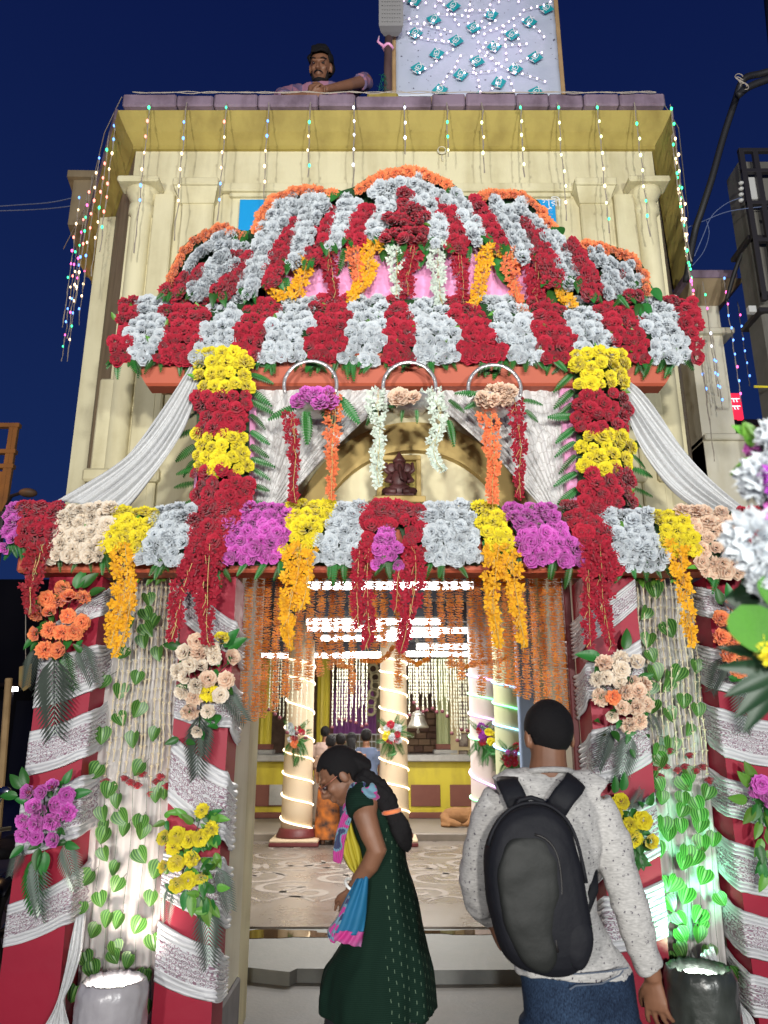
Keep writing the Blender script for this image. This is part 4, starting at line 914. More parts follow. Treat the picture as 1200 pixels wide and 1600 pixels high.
# ------------------------------------------------------------------ the woman in green
def woman():
    Y = 3.3; root = thing('person', (Xat(590, 1500, Y), Y, 0), 'woman in dark green dress and pink scarf bending forward, long braid and white bangle', 'woman')
    b = MB(); hc = P(533, 1213, Y)
    fwd = Vector((-.80, -.05, -.60)); up = Vector((-.60, 0, .80))
    W_ = head(b, hc, fwd, up, .93)
    tubep(b, [(543, 1215, Y, .045), (556, 1232, Y, .048), (570, 1250, Y, .06), (575, 1265, Y, .075)], 16)
    sect(b, [(552, 600, 1245, .09, .10), (548, 618, 1270, .13, .13), (552, 628, 1320, .12, .12), (560, 636, 1380, .10, .10), (556, 645, 1430, .12, .12), (552, 652, 1500, .13, .13), (548, 640, 1560, .12, .12)], Y)
    for dx, dy in ((-.13, -.06), (.10, .07)):
        xc = Xat(592, 1560, Y) + dx; b.tube([Vector((Xat(592, 1540, Y) + dx * .5, Y + dy, .62)), Vector((xc, Y + dy, .42)), Vector((xc + .02, Y + dy, .1)), Vector((xc, Y + dy, .05))], [.09, .058, .04, .042], 12)
        b.tube([Vector((xc + .04, Y + dy, .035)), Vector((xc - .05, Y + dy, .035)), Vector((xc - .17, Y + dy, .02))], [.032, .036, .022], 10)
    near = [(572, 1250, Y - .13, .050), (570, 1275, Y - .16, .047), (580, 1305, Y - .175, .041), (589, 1328, Y - .175, .039), (578, 1352, Y - .16, .035), (562, 1372, Y - .13, .028), (553, 1388, Y - .11, .023)]
    far = [(575, 1250, Y + .13, .048), (575, 1290, Y + .16, .044), (582, 1325, Y + .16, .038), (565, 1365, Y + .08, .030), (550, 1390, Y + .02, .023)]
    tubep(b, near); tubep(b, far)
    hand(b, P(551, 1389, Y - .11), (-.25, .25, -1), (-1, 0, 0), .88, .8); hand(b, P(549, 1391, Y + .02), (-.2, -.25, -1), (-1, 0, 0), .88, .8)
    soft_build(b, 'body', M['skin'], root, .006, 3)
    # hair drawn back into a long braid
    hm = M['hair']; b = MB()
    hair_shell(W_, 'hair', root, hm, low=-.02, back_low=-.07, puff=1.03, nz=.006, seed=1)
    b.tube([W_(0, -.05, .03), W_(0, -.09, -.01), W_(0, -.12, -.05)], [.06, .05, .034], 14)
    path = [(566, 1216), (580, 1224), (594, 1236), (606, 1254), (614, 1272), (624, 1290), (631, 1306), (635, 1320), (637, 1330)]
    pts = [P(u, v, Y - .09 - .05 * min(1, i / 3)) for i, (u, v) in enumerate(path)]; r0 = [.036, .034, .036, .035, .024, .034, .032, .020, .006]
    b.tube(pts[:4], r0[:4], 12)
    soft_build(b, 'hair_bun', hm, root, .006, 3, lambda c, n: .004 * sin(c.z * 120 + c.x * 60))
    # plaited lobes along the braid
    b = MB()
    tot = 30
    for i in range(tot):
        t = i / (tot - 1) * (len(pts) - 1.001); k = int(t); f = t - k; p = pts[k].lerp(pts[k + 1], f); rr_ = r0[k] * (1 - f) + r0[k + 1] * f
        s = (i % 2) * 2 - 1; d = (pts[k + 1] - pts[k]).normalized(); sd = Vector((0, -1, 0)).cross(d)
        b.sphere(p + sd * s * rr_ * .42 + Vector((0, -.004, 0)), (rr_ * .72, rr_ * .8, rr_ * .95), 10, 7)
    soft_build(b, 'braid', hm, root, .005, 1, lambda c, n: .0025 * noise.noise(c * 90))
    b = MB(); p = P(612, 1268, Y - .15); b.tube([p + Vector((.03 * cos(a), .03 * sin(a), .006 * cos(a))) for a in [i * 2 * pi / 14 for i in range(15)]], .009, 6, cap=False); b.build('hair_tie', PET['orange'], root, smooth=True)
    # dress
    b = MB()
    rows = [(556, 596, 1236, .08, .08), (549, 612, 1250, .135, .135), (548, 624, 1275, .155, .15), (550, 631, 1310, .145, .14), (553, 634, 1345, .13, .13), (556, 645, 1375, .135, .135), (552, 655, 1410, .15, .15), (545, 663, 1450, .17, .17), (525, 669, 1485, .19, .18), (508, 674, 1515, .21, .19), (500, 678, 1545, .22, .20), (498, 680, 1575, .23, .21)]
    def fd(h, t): return (.05 * sin(9 * t + 1.2) + .03 * sin(15 * t)) * max(0, h - .35)
    sect(b, rows, Y, 64, 2.1, fd)
    tubep(b, [(566, 1243, Y - .10, .058), (564, 1256, Y - .15, .056), (566, 1268, Y - .165, .054)], 16); tubep(b, [(575, 1245, Y + .10, .055), (575, 1275, Y + .16, .052)], 16)
    def dfold(c, n): return noise.noise(Vector((c.x * 16, c.y * 12, c.z * 4))) * .009 + noise.noise(Vector((c.x * 30, c.y * 30, c.z * 12))) * .003
    soft_build(b, 'dress', ikat_mat(), root, .008, 3, dfold)
    b = MB()
    for dx, dy in ((-.13, -.06), (.10, .07)):
        xc = Xat(592, 1560, Y) + dx; b.tube([Vector((Xat(592, 1540, Y) + dx * .6, Y + dy, .66)), Vector((xc, Y + dy, .40)), Vector((xc, Y + dy, .08))], [.11, .09, .085], 14)
    soft_build(b, 'trousers', M['black'], root, .01, 2)
    # scarf: round the neck and hanging down the front
    sm = scarf_mat(); b = MB()
    neck = [P(u, v, y) for u, v, y in ((545, 1262, Y - .09), (552, 1248, Y - .12), (563, 1236, Y - .12), (577, 1230, Y - .08), (588, 1236, Y - .02), (580, 1240, Y + .06), (560, 1242, Y + .10), (546, 1256, Y + .06))]
    b.tube(neck, [(.028, .03), (.038, .03), (.046, .035), (.048, .04), (.04, .04), (.04, .03), (.035, .03), (.03, .03)], 14)
    b.tube([P(572, 1236, Y - .14), P(582, 1246, Y - .155), P(586, 1256, Y - .155)], [.04, .034, .012], 10)
    soft_build(b, 'scarf', sm, root, .006, 2, lambda c, n: .007 * sin(c.x * 60 + c.z * 90 + noise.noise(c * 12) * 5))
    def strip2(L, R, name, m, yy, nf=5, amp=.008):
        b = MB(); n = 18
        def at(pl, t):
            t = t * (len(pl) - 1.0001); k = int(t); f = t - k; return (pl[k][0] * (1 - f) + pl[k + 1][0] * f, pl[k][1] * (1 - f) + pl[k + 1][1] * f)
        def fn(s, t):
            a = at(L, t); c = at(R, t); q = P(a[0] * (1 - s) + c[0] * s, a[1] * (1 - s) + c[1] * s, yy); q.y += amp * sin(s * nf * 2 * pi + t * 3) + .01 * noise.noise(q * 9) + .05 * (s - .5) ** 2; return q
        b.grid(fn, 18, n); o = b.build(name, m, root, smooth=True); so = o.modifiers.new('thick', 'SOLIDIFY'); so.thickness = .003
    strip2([(546, 1252), (534, 1275), (526, 1300), (521, 1330), (521, 1346)], [(556, 1262), (545, 1290), (538, 1315), (535, 1340), (533, 1350)], 'scarf_end', sm, Y - .14)
    yl = mat('yellow_lining', (.36, .30, .015), .7, noise_col=(.42, .34, .02), nscale=8)
    strip2([(538, 1285), (532, 1310), (534, 1335), (545, 1356), (556, 1366)], [(546, 1275), (552, 1300), (562, 1325), (566, 1345), (562, 1366)], 'yellow_fold', yl, Y - .12, 3)
    bw = mat('blue_weave', (.008, .13, .26), .7, noise_col=(.01, .14, .30), nscale=30)
    strip2([(556, 1374), (545, 1395), (533, 1420), (526, 1445), (522, 1458)], [(575, 1368), (574, 1395), (572, 1425), (569, 1450), (567, 1462)], 'blue_cloth', bw, Y - .165, 2)
    strip2([(545, 1400), (524, 1438), (512, 1455), (512, 1464), (518, 1472)], [(548, 1402), (534, 1440), (526, 1456), (523, 1462), (524, 1474)], 'pink_border', sm, Y - .163, 2)
    strip2([(522, 1454), (518, 1462), (514, 1468)], [(568, 1456), (566, 1468), (564, 1481)], 'pink_border', mat('pink_border_cloth', (.50, .03, .22), .7, noise_col=(.12, .2, .3), nscale=16), Y - .166, 3)
    b = MB(); c = P(551, 1383, Y - .115); ax = (P(562, 1372, Y - .13) - P(551, 1390, Y - .11)).normalized(); a1 = ax.cross(Vector((0, 1, 0))).normalized(); a2 = ax.cross(a1)
    b.tube([c + a1 * .031 * cos(a) + a2 * .031 * sin(a) for a in [i * 2 * pi / 20 for i in range(21)]], .0055, 8, cap=False); b.build('bangle', mat('white_bangle', (.8, .8, .78), .3), root, smooth=True)
    b = MB()       # glasses
    gm = mat('spectacle_frame', (.35, .12, .08), .3, metal=.5)
    for k in (-1, 1):
        b.tube([W_(k * .034 + .024 * cos(a), .104, .005 + .019 * sin(a)) for a in [i * 2 * pi / 16 for i in range(17)]], .0016, 5, cap=False)
        b.tube([W_(k * .058, .104, .010), W_(k * .078, .05, .010), W_(k * .08, -.01, .012)], .0017, 5)
    b.tube([W_(-.01, .105, .008), W_(.01, .105, .008)], .0016, 5); b.build('spectacles', gm, root)
    ed = mat('eye_dark', (.05, .03, .03), .2)
    for k in (-1, 1): b = MB(); b.sphere(W_(k * .034, .082, .004), .011, 10, 8); b.build('eye', ed, root, smooth=True)
woman()

# ------------------------------------------------------------------ the man leaning over the parapet
def roof_man():
    Y = 5.05; root = thing('person', P(500, 190, Y), 'bearded man in checked shirt leaning over the roof parapet with hands together', 'man')
    b = MB(); hc = P(501, 106, Y - .12); fwd = Vector((-.12, -.86, -.50)); W_ = head(b, hc, fwd, (0.05, -.2, 1), 1.12)
    b.tube([W_(0, -.02, -.06), W_(0, -.045, -.13), W_(0, -.08, -.2)], [.058, .06, .075], 14)
    cz = P(505, 150, Y)
    b.tube([cz + Vector((0, .0, .02)), cz + Vector((0, .05, -.25)), cz + Vector((0, .10, -.55))], [(.13, .20), (.12, .19), (.11, .17)], 18, up=(0, 1, 0))
    zp = 6.16
    RA = [(452, 150, Y - .02), (428, 165, Y - .28)]      # his right arm, image left
    pR = [cz + Vector((-.19, 0, .03)), P(440, 152, Y - .15), P(452, 154, Y - .34), P(484, 150, Y - .42)]
    pL = [cz + Vector((.19, 0, .03)), P(572, 126, Y - .12), P(545, 133, Y - .28), P(508, 140, Y - .42)]
    b.tube(pR, [.055, .05, .042, .028], 12); b.tube(pL, [.055, .052, .042, .028], 12)
    hand(b, pR[-1], (1, -.05, .15), (0, -.3, 1), 1.05, .9); hand(b, pL[-1], (-1, -.08, .0), (0, -.3, 1), 1.05, .8)
    soft_build(b, 'body', M['skin'], root, .008, 2)
    hair_shell(W_, 'hair', root, M['hair'], low=.025, back_low=-.05, puff=1.12, nz=.05, seed=9, top=.018)
    b = MB(); n = 10
    def ell(cc, rx, ry, rz, n=16, m=9):
        rings = []
        for j in range(1, m):
            a = pi * j / m; rings.append([W_(cc[0] + rx * sin(a) * cos(2 * pi * k / n), cc[1] + ry * sin(a) * sin(2 * pi * k / n), cc[2] - rz * cos(a)) for k in range(n)])
        b.loft(rings)
    ell((0, .045, -.095), .045, .045, .024); ell((-.05, .02, -.06), .014, .03, .04); ell((.05, .02, -.06), .014, .03, .04)
    b.tube([W_(-.032, .083, -.058), W_(-.02, .098, -.046), W_(0, .102, -.044), W_(.02, .098, -.046), W_(.032, .083, -.058)], .0055, 6)
    soft_build(b, 'beard', M['hair'], root, .006, 1, lambda c, n: .003 * noise.noise(c * 60))
    for k in (-1, 1):
        b = MB(); b.tube([W_(k * .018, .094, .036), W_(k * .038, .090, .042), W_(k * .056, .070, .036)], .0045, 6); b.build('eyebrow', M['hair'], root, smooth=True)
    for k in (-1, 1): b = MB(); b.sphere(W_(k * .034, .080, .010), (.014, .008, .006), 10, 6); b.build('eye', bpy.data.materials['eye_dark'], root, smooth=True)
    # checked shirt
    m = mat('check_shirt', (.30, .13, .2), .8); nn, L, bb = nodes_of(m); t = nn.new('ShaderNodeTexCoord'); c1 = nn.new('ShaderNodeTexChecker'); c1.inputs['Scale'].default_value = 14; L.new(t.outputs['Object'], c1.inputs[0])
    c1.inputs[1].default_value = (.42, .16, .22, 1); c1.inputs[2].default_value = (.07, .07, .17, 1)
    nz = nn.new('ShaderNodeTexNoise'); nz.inputs['Scale'].default_value = 9; L.new(t.outputs['Object'], nz.inputs['Vector']); x = nn.new('ShaderNodeMixRGB'); L.new(nz.outputs['Fac'], x.inputs[0]); L.new(c1.outputs[0], x.inputs[1]); x.inputs[2].default_value = (.20, .12, .2, 1); L.new(x.outputs[0], bb.inputs['Base Color'])
    b = MB(); b.tube([cz + Vector((0, .0, .045)), cz + Vector((0, .05, -.25)), cz + Vector((0, .10, -.55))], [(.14, .215), (.135, .205), (.125, .185)], 18, up=(0, 1, 0))
    b.tube([pR[0], pR[1], pR[1].lerp(pR[2], .5)], [.072, .068, .058], 14); b.tube([pL[0], pL[1], pL[1].lerp(pL[2], .35)], [.072, .07, .062], 14)
    soft_build(b, 'shirt', m, root, .009, 2, lambda c, n: .008 * noise.noise(c * 16))
    ds = mat('dark_trousers', (.02, .02, .035), .8); b = MB()
    for s in (-1, 1): b.tube([cz + Vector((s * .09, .10, -.5)), cz + Vector((s * .1, .12, -.9)), cz + Vector((s * .1, .13, -1.12))], [.09, .07, .06], 12)
    soft_build(b, 'trousers', ds, root, .012, 1)
roof_man()

# ------------------------------------------------------------------ worshippers far inside, seen from behind
def worshipper(u, vtop, Y, lab, cat, shirt, lower, hairstyle='short', skirt=False, bare=False, h=None):
    z0 = .21 if Y > 12.4 else .10; x = Xat(u, 1200, Y); zt = Zat(vtop, Y); H = zt - z0; s = H / 1.65
    root = thing('person', (x, Y, z0), lab, cat, None)
    def q(dx, dy, z): return Vector((x + dx * s, Y + dy * s, z0 + z * s))
    b = MB(); hc = q(0, 0, 1.54)
    W_ = head(b, hc, (.05, 1, -.05), (0, 0, 1), s)
    b.tube([q(0, -.01, 1.47), q(0, 0, 1.40), q(0, 0, 1.34)], [.052 * s, .055 * s, .08 * s], 12)
    b.tube([q(0, 0, 1.38), q(0, 0, 1.30), q(0, 0, 1.05), q(0, 0, .85)], [(.09 * s, .15 * s), (.10 * s, .19 * s), (.09 * s, .15 * s), (.11 * s, .17 * s)], 16, up=(0, 1, 0))
    for k in (-1, 1):
        b.tube([q(k * .18, 0, 1.34), q(k * .225, .0, 1.08), q(k * .20, .12, .92)], [.05 * s, .042 * s, .03 * s], 10); hand(b, q(k * .20, .12, .92), (-k * .3, 1, .1), (0, 0, 1), .9 * s, .5)
        b.tube([q(k * .09, 0, .88), q(k * .095, .0, .48), q(k * .095, 0, .07)], [.085 * s, .06 * s, .04 * s], 10); b.tube([q(k * .095, -.05, .03), q(k * .095, .15, .025)], [.038 * s, .03 * s], 8)
    soft_build(b, 'body', M['skin'], root, .014, 1)
    hair_shell(W_, 'hair', root, M['hair'], low=-.0, back_low=-.06, puff=1.05, nz=.01, seed=u)
    if hairstyle == 'long':
        b = MB(); b.tube([q(0, -.08, 1.56), q(0, -.12, 1.46), q(0, -.125, 1.34), q(0, -.12, 1.25)], [.07 * s, .065 * s, .05 * s, .02 * s], 10); b.build('ponytail', M['hair'], root, smooth=True)
    b = MB()
    top = 1.385 if not bare else 1.24
    b.tube([q(0, 0, top), q(0, 0, 1.29 if not bare else 1.20), q(0, 0, 1.05), q(0, 0, .84)], [(.10 * s, .15 * s if not bare else .17 * s), (.125 * s, .21 * s if not bare else .18 * s), (.12 * s, .18 * s), (.13 * s, .19 * s)], 16, up=(0, 1, 0))
    if not bare:
        for k in (-1, 1): b.tube([q(k * .17, 0, 1.33), q(k * .225, .0, 1.14)], [.068 * s, .06 * s], 10)
    else:
        for k in (-1, 1): b.tube([q(k * .07, -.125, 1.18), q(k * .075, -.10, 1.36)], .009, 6)
    soft_build(b, 'top', shirt, root, .014, 1, lambda c, n: .006 * noise.noise(c * 14))
    b = MB()
    if skirt: b.tube([q(0, 0, .95), q(0, 0, .6), q(0, 0, .08)], [(.13 * s, .18 * s), (.17 * s, .21 * s), (.2 * s, .25 * s)], 16, up=(0, 1, 0))
    else:
        for k in (-1, 1): b.tube([q(k * .09, 0, .90), q(k * .095, .0, .48), q(k * .095, 0, .06)], [.105 * s, .08 * s, .065 * s], 10)
    soft_build(b, 'lower_clothes', lower, root, .015, 1)
navy = mat('navy_cloth', (.015, .02, .06), .8); prt = mat('orange_print', (.55, .16, .02), .8, noise_col=(.03, .02, .02), nscale=7, nmix=1)
worshipper(572, 1140, 12.0, 'man in slate blue t-shirt standing nearest the middle pillar', 'man', mat('slate_tee', (.09, .12, .20), .85), navy)
worshipper(549, 1146, 11.7, 'woman with black ponytail and bare back in strappy peach top', 'woman', mat('peach_top', (.55, .30, .15), .8), navy, 'long', bare=True)
worshipper(532, 1147, 12.3, 'person in dull green top standing between the children and the ponytailed woman', 'person', mat('green_tee', (.12, .16, .09), .85), navy)
worshipper(516, 1150, 12.0, 'child-sized person in dark top and orange patterned skirt beside the left lit pillar', 'person', mat('brown_top', (.22, .14, .10), .85), prt, skirt=True)
worshipper(507, 1136, 13.6, 'person in pale pink clothes at the far left of the worshippers', 'person', mat('pink_shawl', (.42, .30, .26), .85), mat('pale_skirt', (.35, .28, .24), .85), skirt=True)
# ================================================================== flowers: a few shared meshes, many placed blooms
def rose_mesh(name, m, seed, flat=.72, ruffle=.10, layers=None, taper=0):
    """crumpled cloth bloom: petal rims stepping over a dome, no hollow centre. layers: (petals, rim angle, petal depth)"""
    r = random.Random(seed); mb = MB()
    L = layers or [(3, 9, .5), (4, 27, .6), (5, 46, .62), (6, 66, .6), (6, 88, .55), (5, 108, .5)]
    for li, (n, th, dep) in enumerate(L):
        a0 = r.uniform(0, 6.28)
        for k in range(n):
            a = a0 + 2 * pi * k / n + r.uniform(-.22, .22); t1 = radians(th + r.uniform(-7, 7)); w = 1.35 * pi / n * r.uniform(.85, 1.15); R = r.uniform(.9, 1.1)
            ph = r.uniform(0, 6); fr = r.uniform(3.5, 6)
            rim = (sin(t1) * R, cos(t1) * flat * R); base = (rim[0] * .35 + .02, rim[1] - dep * .55 - .1)
            def fn(s, t):
                s2 = (s - .5) * 2; ang = a + s2 * w * (.5 + .5 * t) + .08 * t * sin(ph * 2)
                bul = sin(pi * t) * .14
                rad = base[0] + (rim[0] - base[0]) * t ** .8 + bul * sin(t1); z = base[1] + (rim[1] - base[1]) * t + bul * .3 * cos(t1)
                drop = s2 * s2 * .16 * t; rad *= 1 - drop * .5; z -= drop * .7
                cu = max(0, t - .62) / .38; rad += cu * .10; z -= cu * cu * .08
                jj = ruffle * t * t; z += jj * sin(s2 * fr + ph); rad += jj * .9 * cos(s2 * (fr + 1.3) + ph * 1.7)
                rad *= 1 + taper * (z if z < 0 else 0)
                return (max(0, rad) * cos(ang), max(0, rad) * sin(ang), z)
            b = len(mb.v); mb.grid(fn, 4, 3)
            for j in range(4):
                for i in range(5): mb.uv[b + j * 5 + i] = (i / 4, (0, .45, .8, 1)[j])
    return mb.mesh(name, m, True)
def bud_layers(): return [(3, 8, .6), (3, 22, .8), (4, 40, .95), (4, 58, 1.0)]
ROSE = {}
def rose(color, kind='rose'):
    key = (color, kind)
    if key not in ROSE:
        out = []
        for s in range(4):
            if kind == 'rose': out.append(rose_mesh('rose', PET[color], 11 + s, (.72, .85, .62, .78)[s], (.10, .14, .12, .17)[s]))
            elif kind == 'bud': out.append(rose_mesh('rosebud', PET[color], 31 + s, (1.0, 1.2, 1.1, 1.3)[s], .10, bud_layers()))
            else: out.append(rose_mesh('carnation', PET[color], 51 + s, .6, .2, [(4, 10, .5), (6, 30, .55), (8, 52, .55), (9, 74, .5), (9, 94, .45)]))
        ROSE[key] = out
    return ROSE[key]
def place(me, name, parent, loc, normal, size, spin=None, r=rnd, zs=1.0):
    o = bpy.data.objects.new(name, me); COL.objects.link(o); o.parent = parent
    o.location = Vector(loc) - WL[parent.name]
    n = Vector(normal).normalized(); q = n.to_track_quat('Z', 'Y').to_matrix() @ Matrix.Rotation(spin if spin is not None else r.uniform(0, 6.28), 3, 'Z')
    e = q.to_euler(); o.rotation_euler = e; o.scale = (size, size, size * zs); return o

# ---- leaf meshes (tip along +Y, facing +Z, unit length)
def fern_mesh(name, m, n=13, w=.17, droop=.25):
    mb = MB()
    mb.tube([(0, t, -droop * t * t) for t in [i / 8 for i in range(9)]], [.012 * (1 - .7 * i / 8) for i in range(9)], 4)
    for i in range(n):
        t = .06 + .92 * i / n; ww = w * (sin(pi * min(1, .16 + t * .86)) ** .7 + .08)
        for s in (-1, 1):
            z = -droop * t * t; z2 = -droop * (t + .06) ** 2 - .02
            mb.add([(0, t - .012, z), (s * ww * .55, t + .005, z + .02), (s * ww, t + .055, z2), (s * ww * .5, t + .065, z - .0), (0, t + .055, -droop * (t + .055) ** 2)], [(0, 1, 3, 4), (1, 2, 3)])
    return mb.mesh(name, m, False)
def palm_mesh(name, m, n=15, w=.26, droop=.3):
    mb = MB(); mb.tube([(0, t, -droop * t * t) for t in [i / 8 for i in range(9)]], [.010 * (1 - .7 * i / 8) for i in range(9)], 4)
    for i in range(n):
        t = .10 + .88 * i / n; ww = w * (1 - .55 * t) * (.6 + .4 * min(1, t * 5))
        for s in (-1, 1):
            z = -droop * t * t
            mb.add([(0, t - .009, z), (s * ww * .5, t + ww * .50, z + .03), (s * ww, t + ww * 1.15, z - .05), (s * ww * .42, t + ww * .66, z + .0), (0, t + .013, z)], [(0, 1, 3, 4), (1, 2, 3)])
    return mb.mesh(name, m, False)
def broad_mesh(name, m, w=.26, curve=.2):
    mb = MB()
    def fn(s, t):
        s2 = (s - .5) * 2; ww = w * sin(pi * t ** .75) ** .8; return (s2 * ww, t, -curve * t * t + .35 * abs(s2) * ww)
    mb.grid(fn, 4, 8); return mb.mesh(name, m, True)
def heart_mesh(name, m):
    mb = MB()
    def fn(s, t):
        s2 = (s - .5) * 2; ww = .56 * (sin(pi * min(1, (.12 + t * .88)) ** .62) ** .75) if t < .999 else 0
        y = t - .14 * (1 - abs(2 * abs(s2) - 1)) * (1 - t) ** 3; return (s2 * ww, y - .1, .12 * abs(s2) * ww * 4 - .18 * t * t)
    mb.grid(fn, 8, 8); return mb.mesh(name, m, True)
# variegated vine leaf: dark ribs over pale green
vm = mat('vine_leaf', (.10, .30, .05), .4); nn_, LL_, bb_ = nodes_of(vm)
uvn = nn_.new('ShaderNodeUVMap'); sp = nn_.new('ShaderNodeSeparateXYZ'); LL_.new(uvn.outputs[0], sp.inputs[0])
def _m(op, a, b=None):
    q = nn_.new('ShaderNodeMath'); q.operation = op
    for i, z in enumerate((a, b)):
        if z is None: continue
        if hasattr(z, 'is_linked'): LL_.new(z, q.inputs[i])
        else: q.inputs[i].default_value = z
    return q.outputs[0]
f_ = _m('MULTIPLY', _m('ABSOLUTE', _m('SUBTRACT', sp.outputs['X'], .5)), 2.0)
w_ = _m('SINE', _m('MULTIPLY', f_, 22.0)); rp_ = nn_.new('ShaderNodeValToRGB'); rp_.color_ramp.elements[0].position = .5; rp_.color_ramp.elements[1].position = .85
rp_.color_ramp.elements[0].color = (.018, .10, .012, 1); rp_.color_ramp.elements[1].color = (.13, .27, .06, 1); LL_.new(_m('ADD', _m('MULTIPLY', w_, .5), .5), rp_.inputs[0]); LL_.new(rp_.outputs[0], bb_.inputs['Base Color'])
FERN = [fern_mesh('fern_leaf', M['green'], 13, .17, d) for d in (.1, .3, .5)]
FERNL = [fern_mesh('fern_leaf', M['green2'], 12, .16, d) for d in (.15, .35)]
PALM = [palm_mesh('palm_leaf', M['silverleaf'], 15, .30, d) for d in (.1, .35)]
PALMG = [palm_mesh('palm_leaf', M['green'], 14, .28, d) for d in (.1, .4)]
BROAD = [broad_mesh('leaf', M['green'], .26, c) for c in (.1, .35)]
BROADL = [broad_mesh('leaf', M['green2'], .24, c) for c in (.1, .35)]
HEART = [heart_mesh('vine_leaf', vm)]
def leaf(meshes, name, parent, p, direction, length, face=(0, -1, .2), r=rnd):
    d = Vector(direction).normalized(); f = Vector(face) + Vector((r.uniform(-.35, .35), 0, r.uniform(-.35, .35))); f = (f - d * f.dot(d)).normalized(); x = d.cross(f)
    o = bpy.data.objects.new(name, r.choice(meshes)); COL.objects.link(o); o.parent = parent; o.location = Vector(p) - WL[parent.name]
    o.rotation_euler = Matrix((x, d, f)).transposed().to_euler(); o.scale = (length,) * 3; return o

PLACED = {}
def clash(u, v, layer, d):
    g = PLACED.setdefault(layer, {}); k = (int(u // 12), int(v // 12))
    for i in (-1, 0, 1):
        for j in (-1, 0, 1):
            for (a, b_) in g.get((k[0] + i, k[1] + j), ()):
                if (a - u) ** 2 + (b_ - v) ** 2 < d * d: return True
    g.setdefault(k, []).append((u, v)); return False
def inside_poly(u, v, poly):
    c = False; j = len(poly) - 1
    for i in range(len(poly)):
        (xi, yi), (xj, yj) = poly[i], poly[j]
        if (yi > v) != (yj > v) and u < (xj - xi) * (v - yi) / (yj - yi) + xi: c = not c
        j = i
    return c
def bbox2(poly): us = [p[0] for p in poly]; vs = [p[1] for p in poly]; return min(us), max(us), min(vs), max(vs)
def fill_poly(poly, sp, r, jit=.22):
    u0, u1, v0, v1 = bbox2(poly); out = []; row = 0; v = v0 + sp * .35
    while v < v1:
        u = u0 + (sp * .5 if row % 2 else sp * .15)
        while u < u1:
            a, b = u + r.uniform(-jit, jit) * sp, v + r.uniform(-jit, jit) * sp
            if inside_poly(a, b, poly): out.append((a, b))
            u += sp
        v += sp * .86; row += 1
    return out
ORD = ['first', 'second', 'third', 'fourth', 'fifth', 'sixth', 'seventh', 'eighth', 'ninth', 'tenth', 'eleventh', 'twelfth', 'thirteenth', 'fourteenth', 'fifteenth', 'sixteenth', 'seventeenth', 'eighteenth', 'nineteenth', 'twentieth', 'twenty-first', 'twenty-second', 'twenty-third', 'twenty-fourth', 'twenty-fifth', 'twenty-sixth', 'twenty-seventh', 'twenty-eighth', 'twenty-ninth', 'thirtieth']
def bunch(poly, color, ysurf, nrm, label, group, seed, sp=17, size=13.5, leaves=3, dangle=None, kind='mix', name='flower_bunch', backing=True):
    """one wired bunch of cloth roses filling a patch; the patch is given in photo pixels and laid on its own surface"""
    r = random.Random(seed); u0, u1, v0, v1 = bbox2(poly); cu, cv = (u0 + u1) / 2, (v0 + v1) / 2
    root = thing(name, P(cu, v1, ysurf(cu, v1)), label, 'flowers', group)
    if backing:
        pl = [P(u * .94 + cu * .06, v * .94 + cv * .06, ysurf(u, v) + .055) for u, v in poly]; n = len(pl)
        mb = MB(); mb.add([tuple(p) for p in pl] + [(p.x, p.y + .03, p.z) for p in pl], [tuple(range(n)), tuple(range(2 * n - 1, n - 1, -1))] + [(i, n + i, n + (i + 1) % n, (i + 1) % n) for i in range(n)])
        mb.build('leafy_backing', M['darkgreen'], root)
    for (u, v) in fill_poly(poly, sp, r):
        if clash(u, v, 'small' if 'small' in label and 'set inside' in label else ('col' if 'upper column,' in label else 'main'), 8.0): continue
        y = ysurf(u, v); p = P(u, v, y); fr = (v - v0) / max(1, v1 - v0)
        n = Vector(nrm(u, v, fr)) + Vector((r.uniform(-.3, .3), r.uniform(-.1, .1), r.uniform(-.3, .3)))
        p.y -= r.uniform(0, .03)
        k = 'bud' if (kind == 'mix' and fr > .55 and r.random() < .7) or kind == 'bud' else ('carnation' if kind == 'carnation' or (kind == 'mix' and r.random() < .25) else 'rose')
        sz = size * PXM(v, y) * r.uniform(.78, 1.24)
        place(r.choice(rose(color, k)), 'rose', root, p, n, sz, r=r, zs=r.uniform(.8, 1.05))
    for i in range(leaves):
        u = r.uniform(u0 + 6, u1 - 6); v = v1 - r.uniform(0, 10); y = ysurf(u, v)
        leaf(FERN, 'fern_leaf', root, P(u, v - 8, y + .01), (r.uniform(-.7, .7), r.uniform(-.5, .0), -1), r.uniform(26, 40) * PXM(v, y), r=r)
    for i in range(max(1, leaves // 2)):
        u = r.uniform(u0, u1); v = r.uniform(v0 + 5, v1); y = ysurf(u, v); leaf(BROADL, 'leaf', root, P(u, v, y - .005), (r.uniform(-1, 1), -.4, r.uniform(-.6, 1)), r.uniform(10, 17) * PXM(v, y), r=r)
    return root

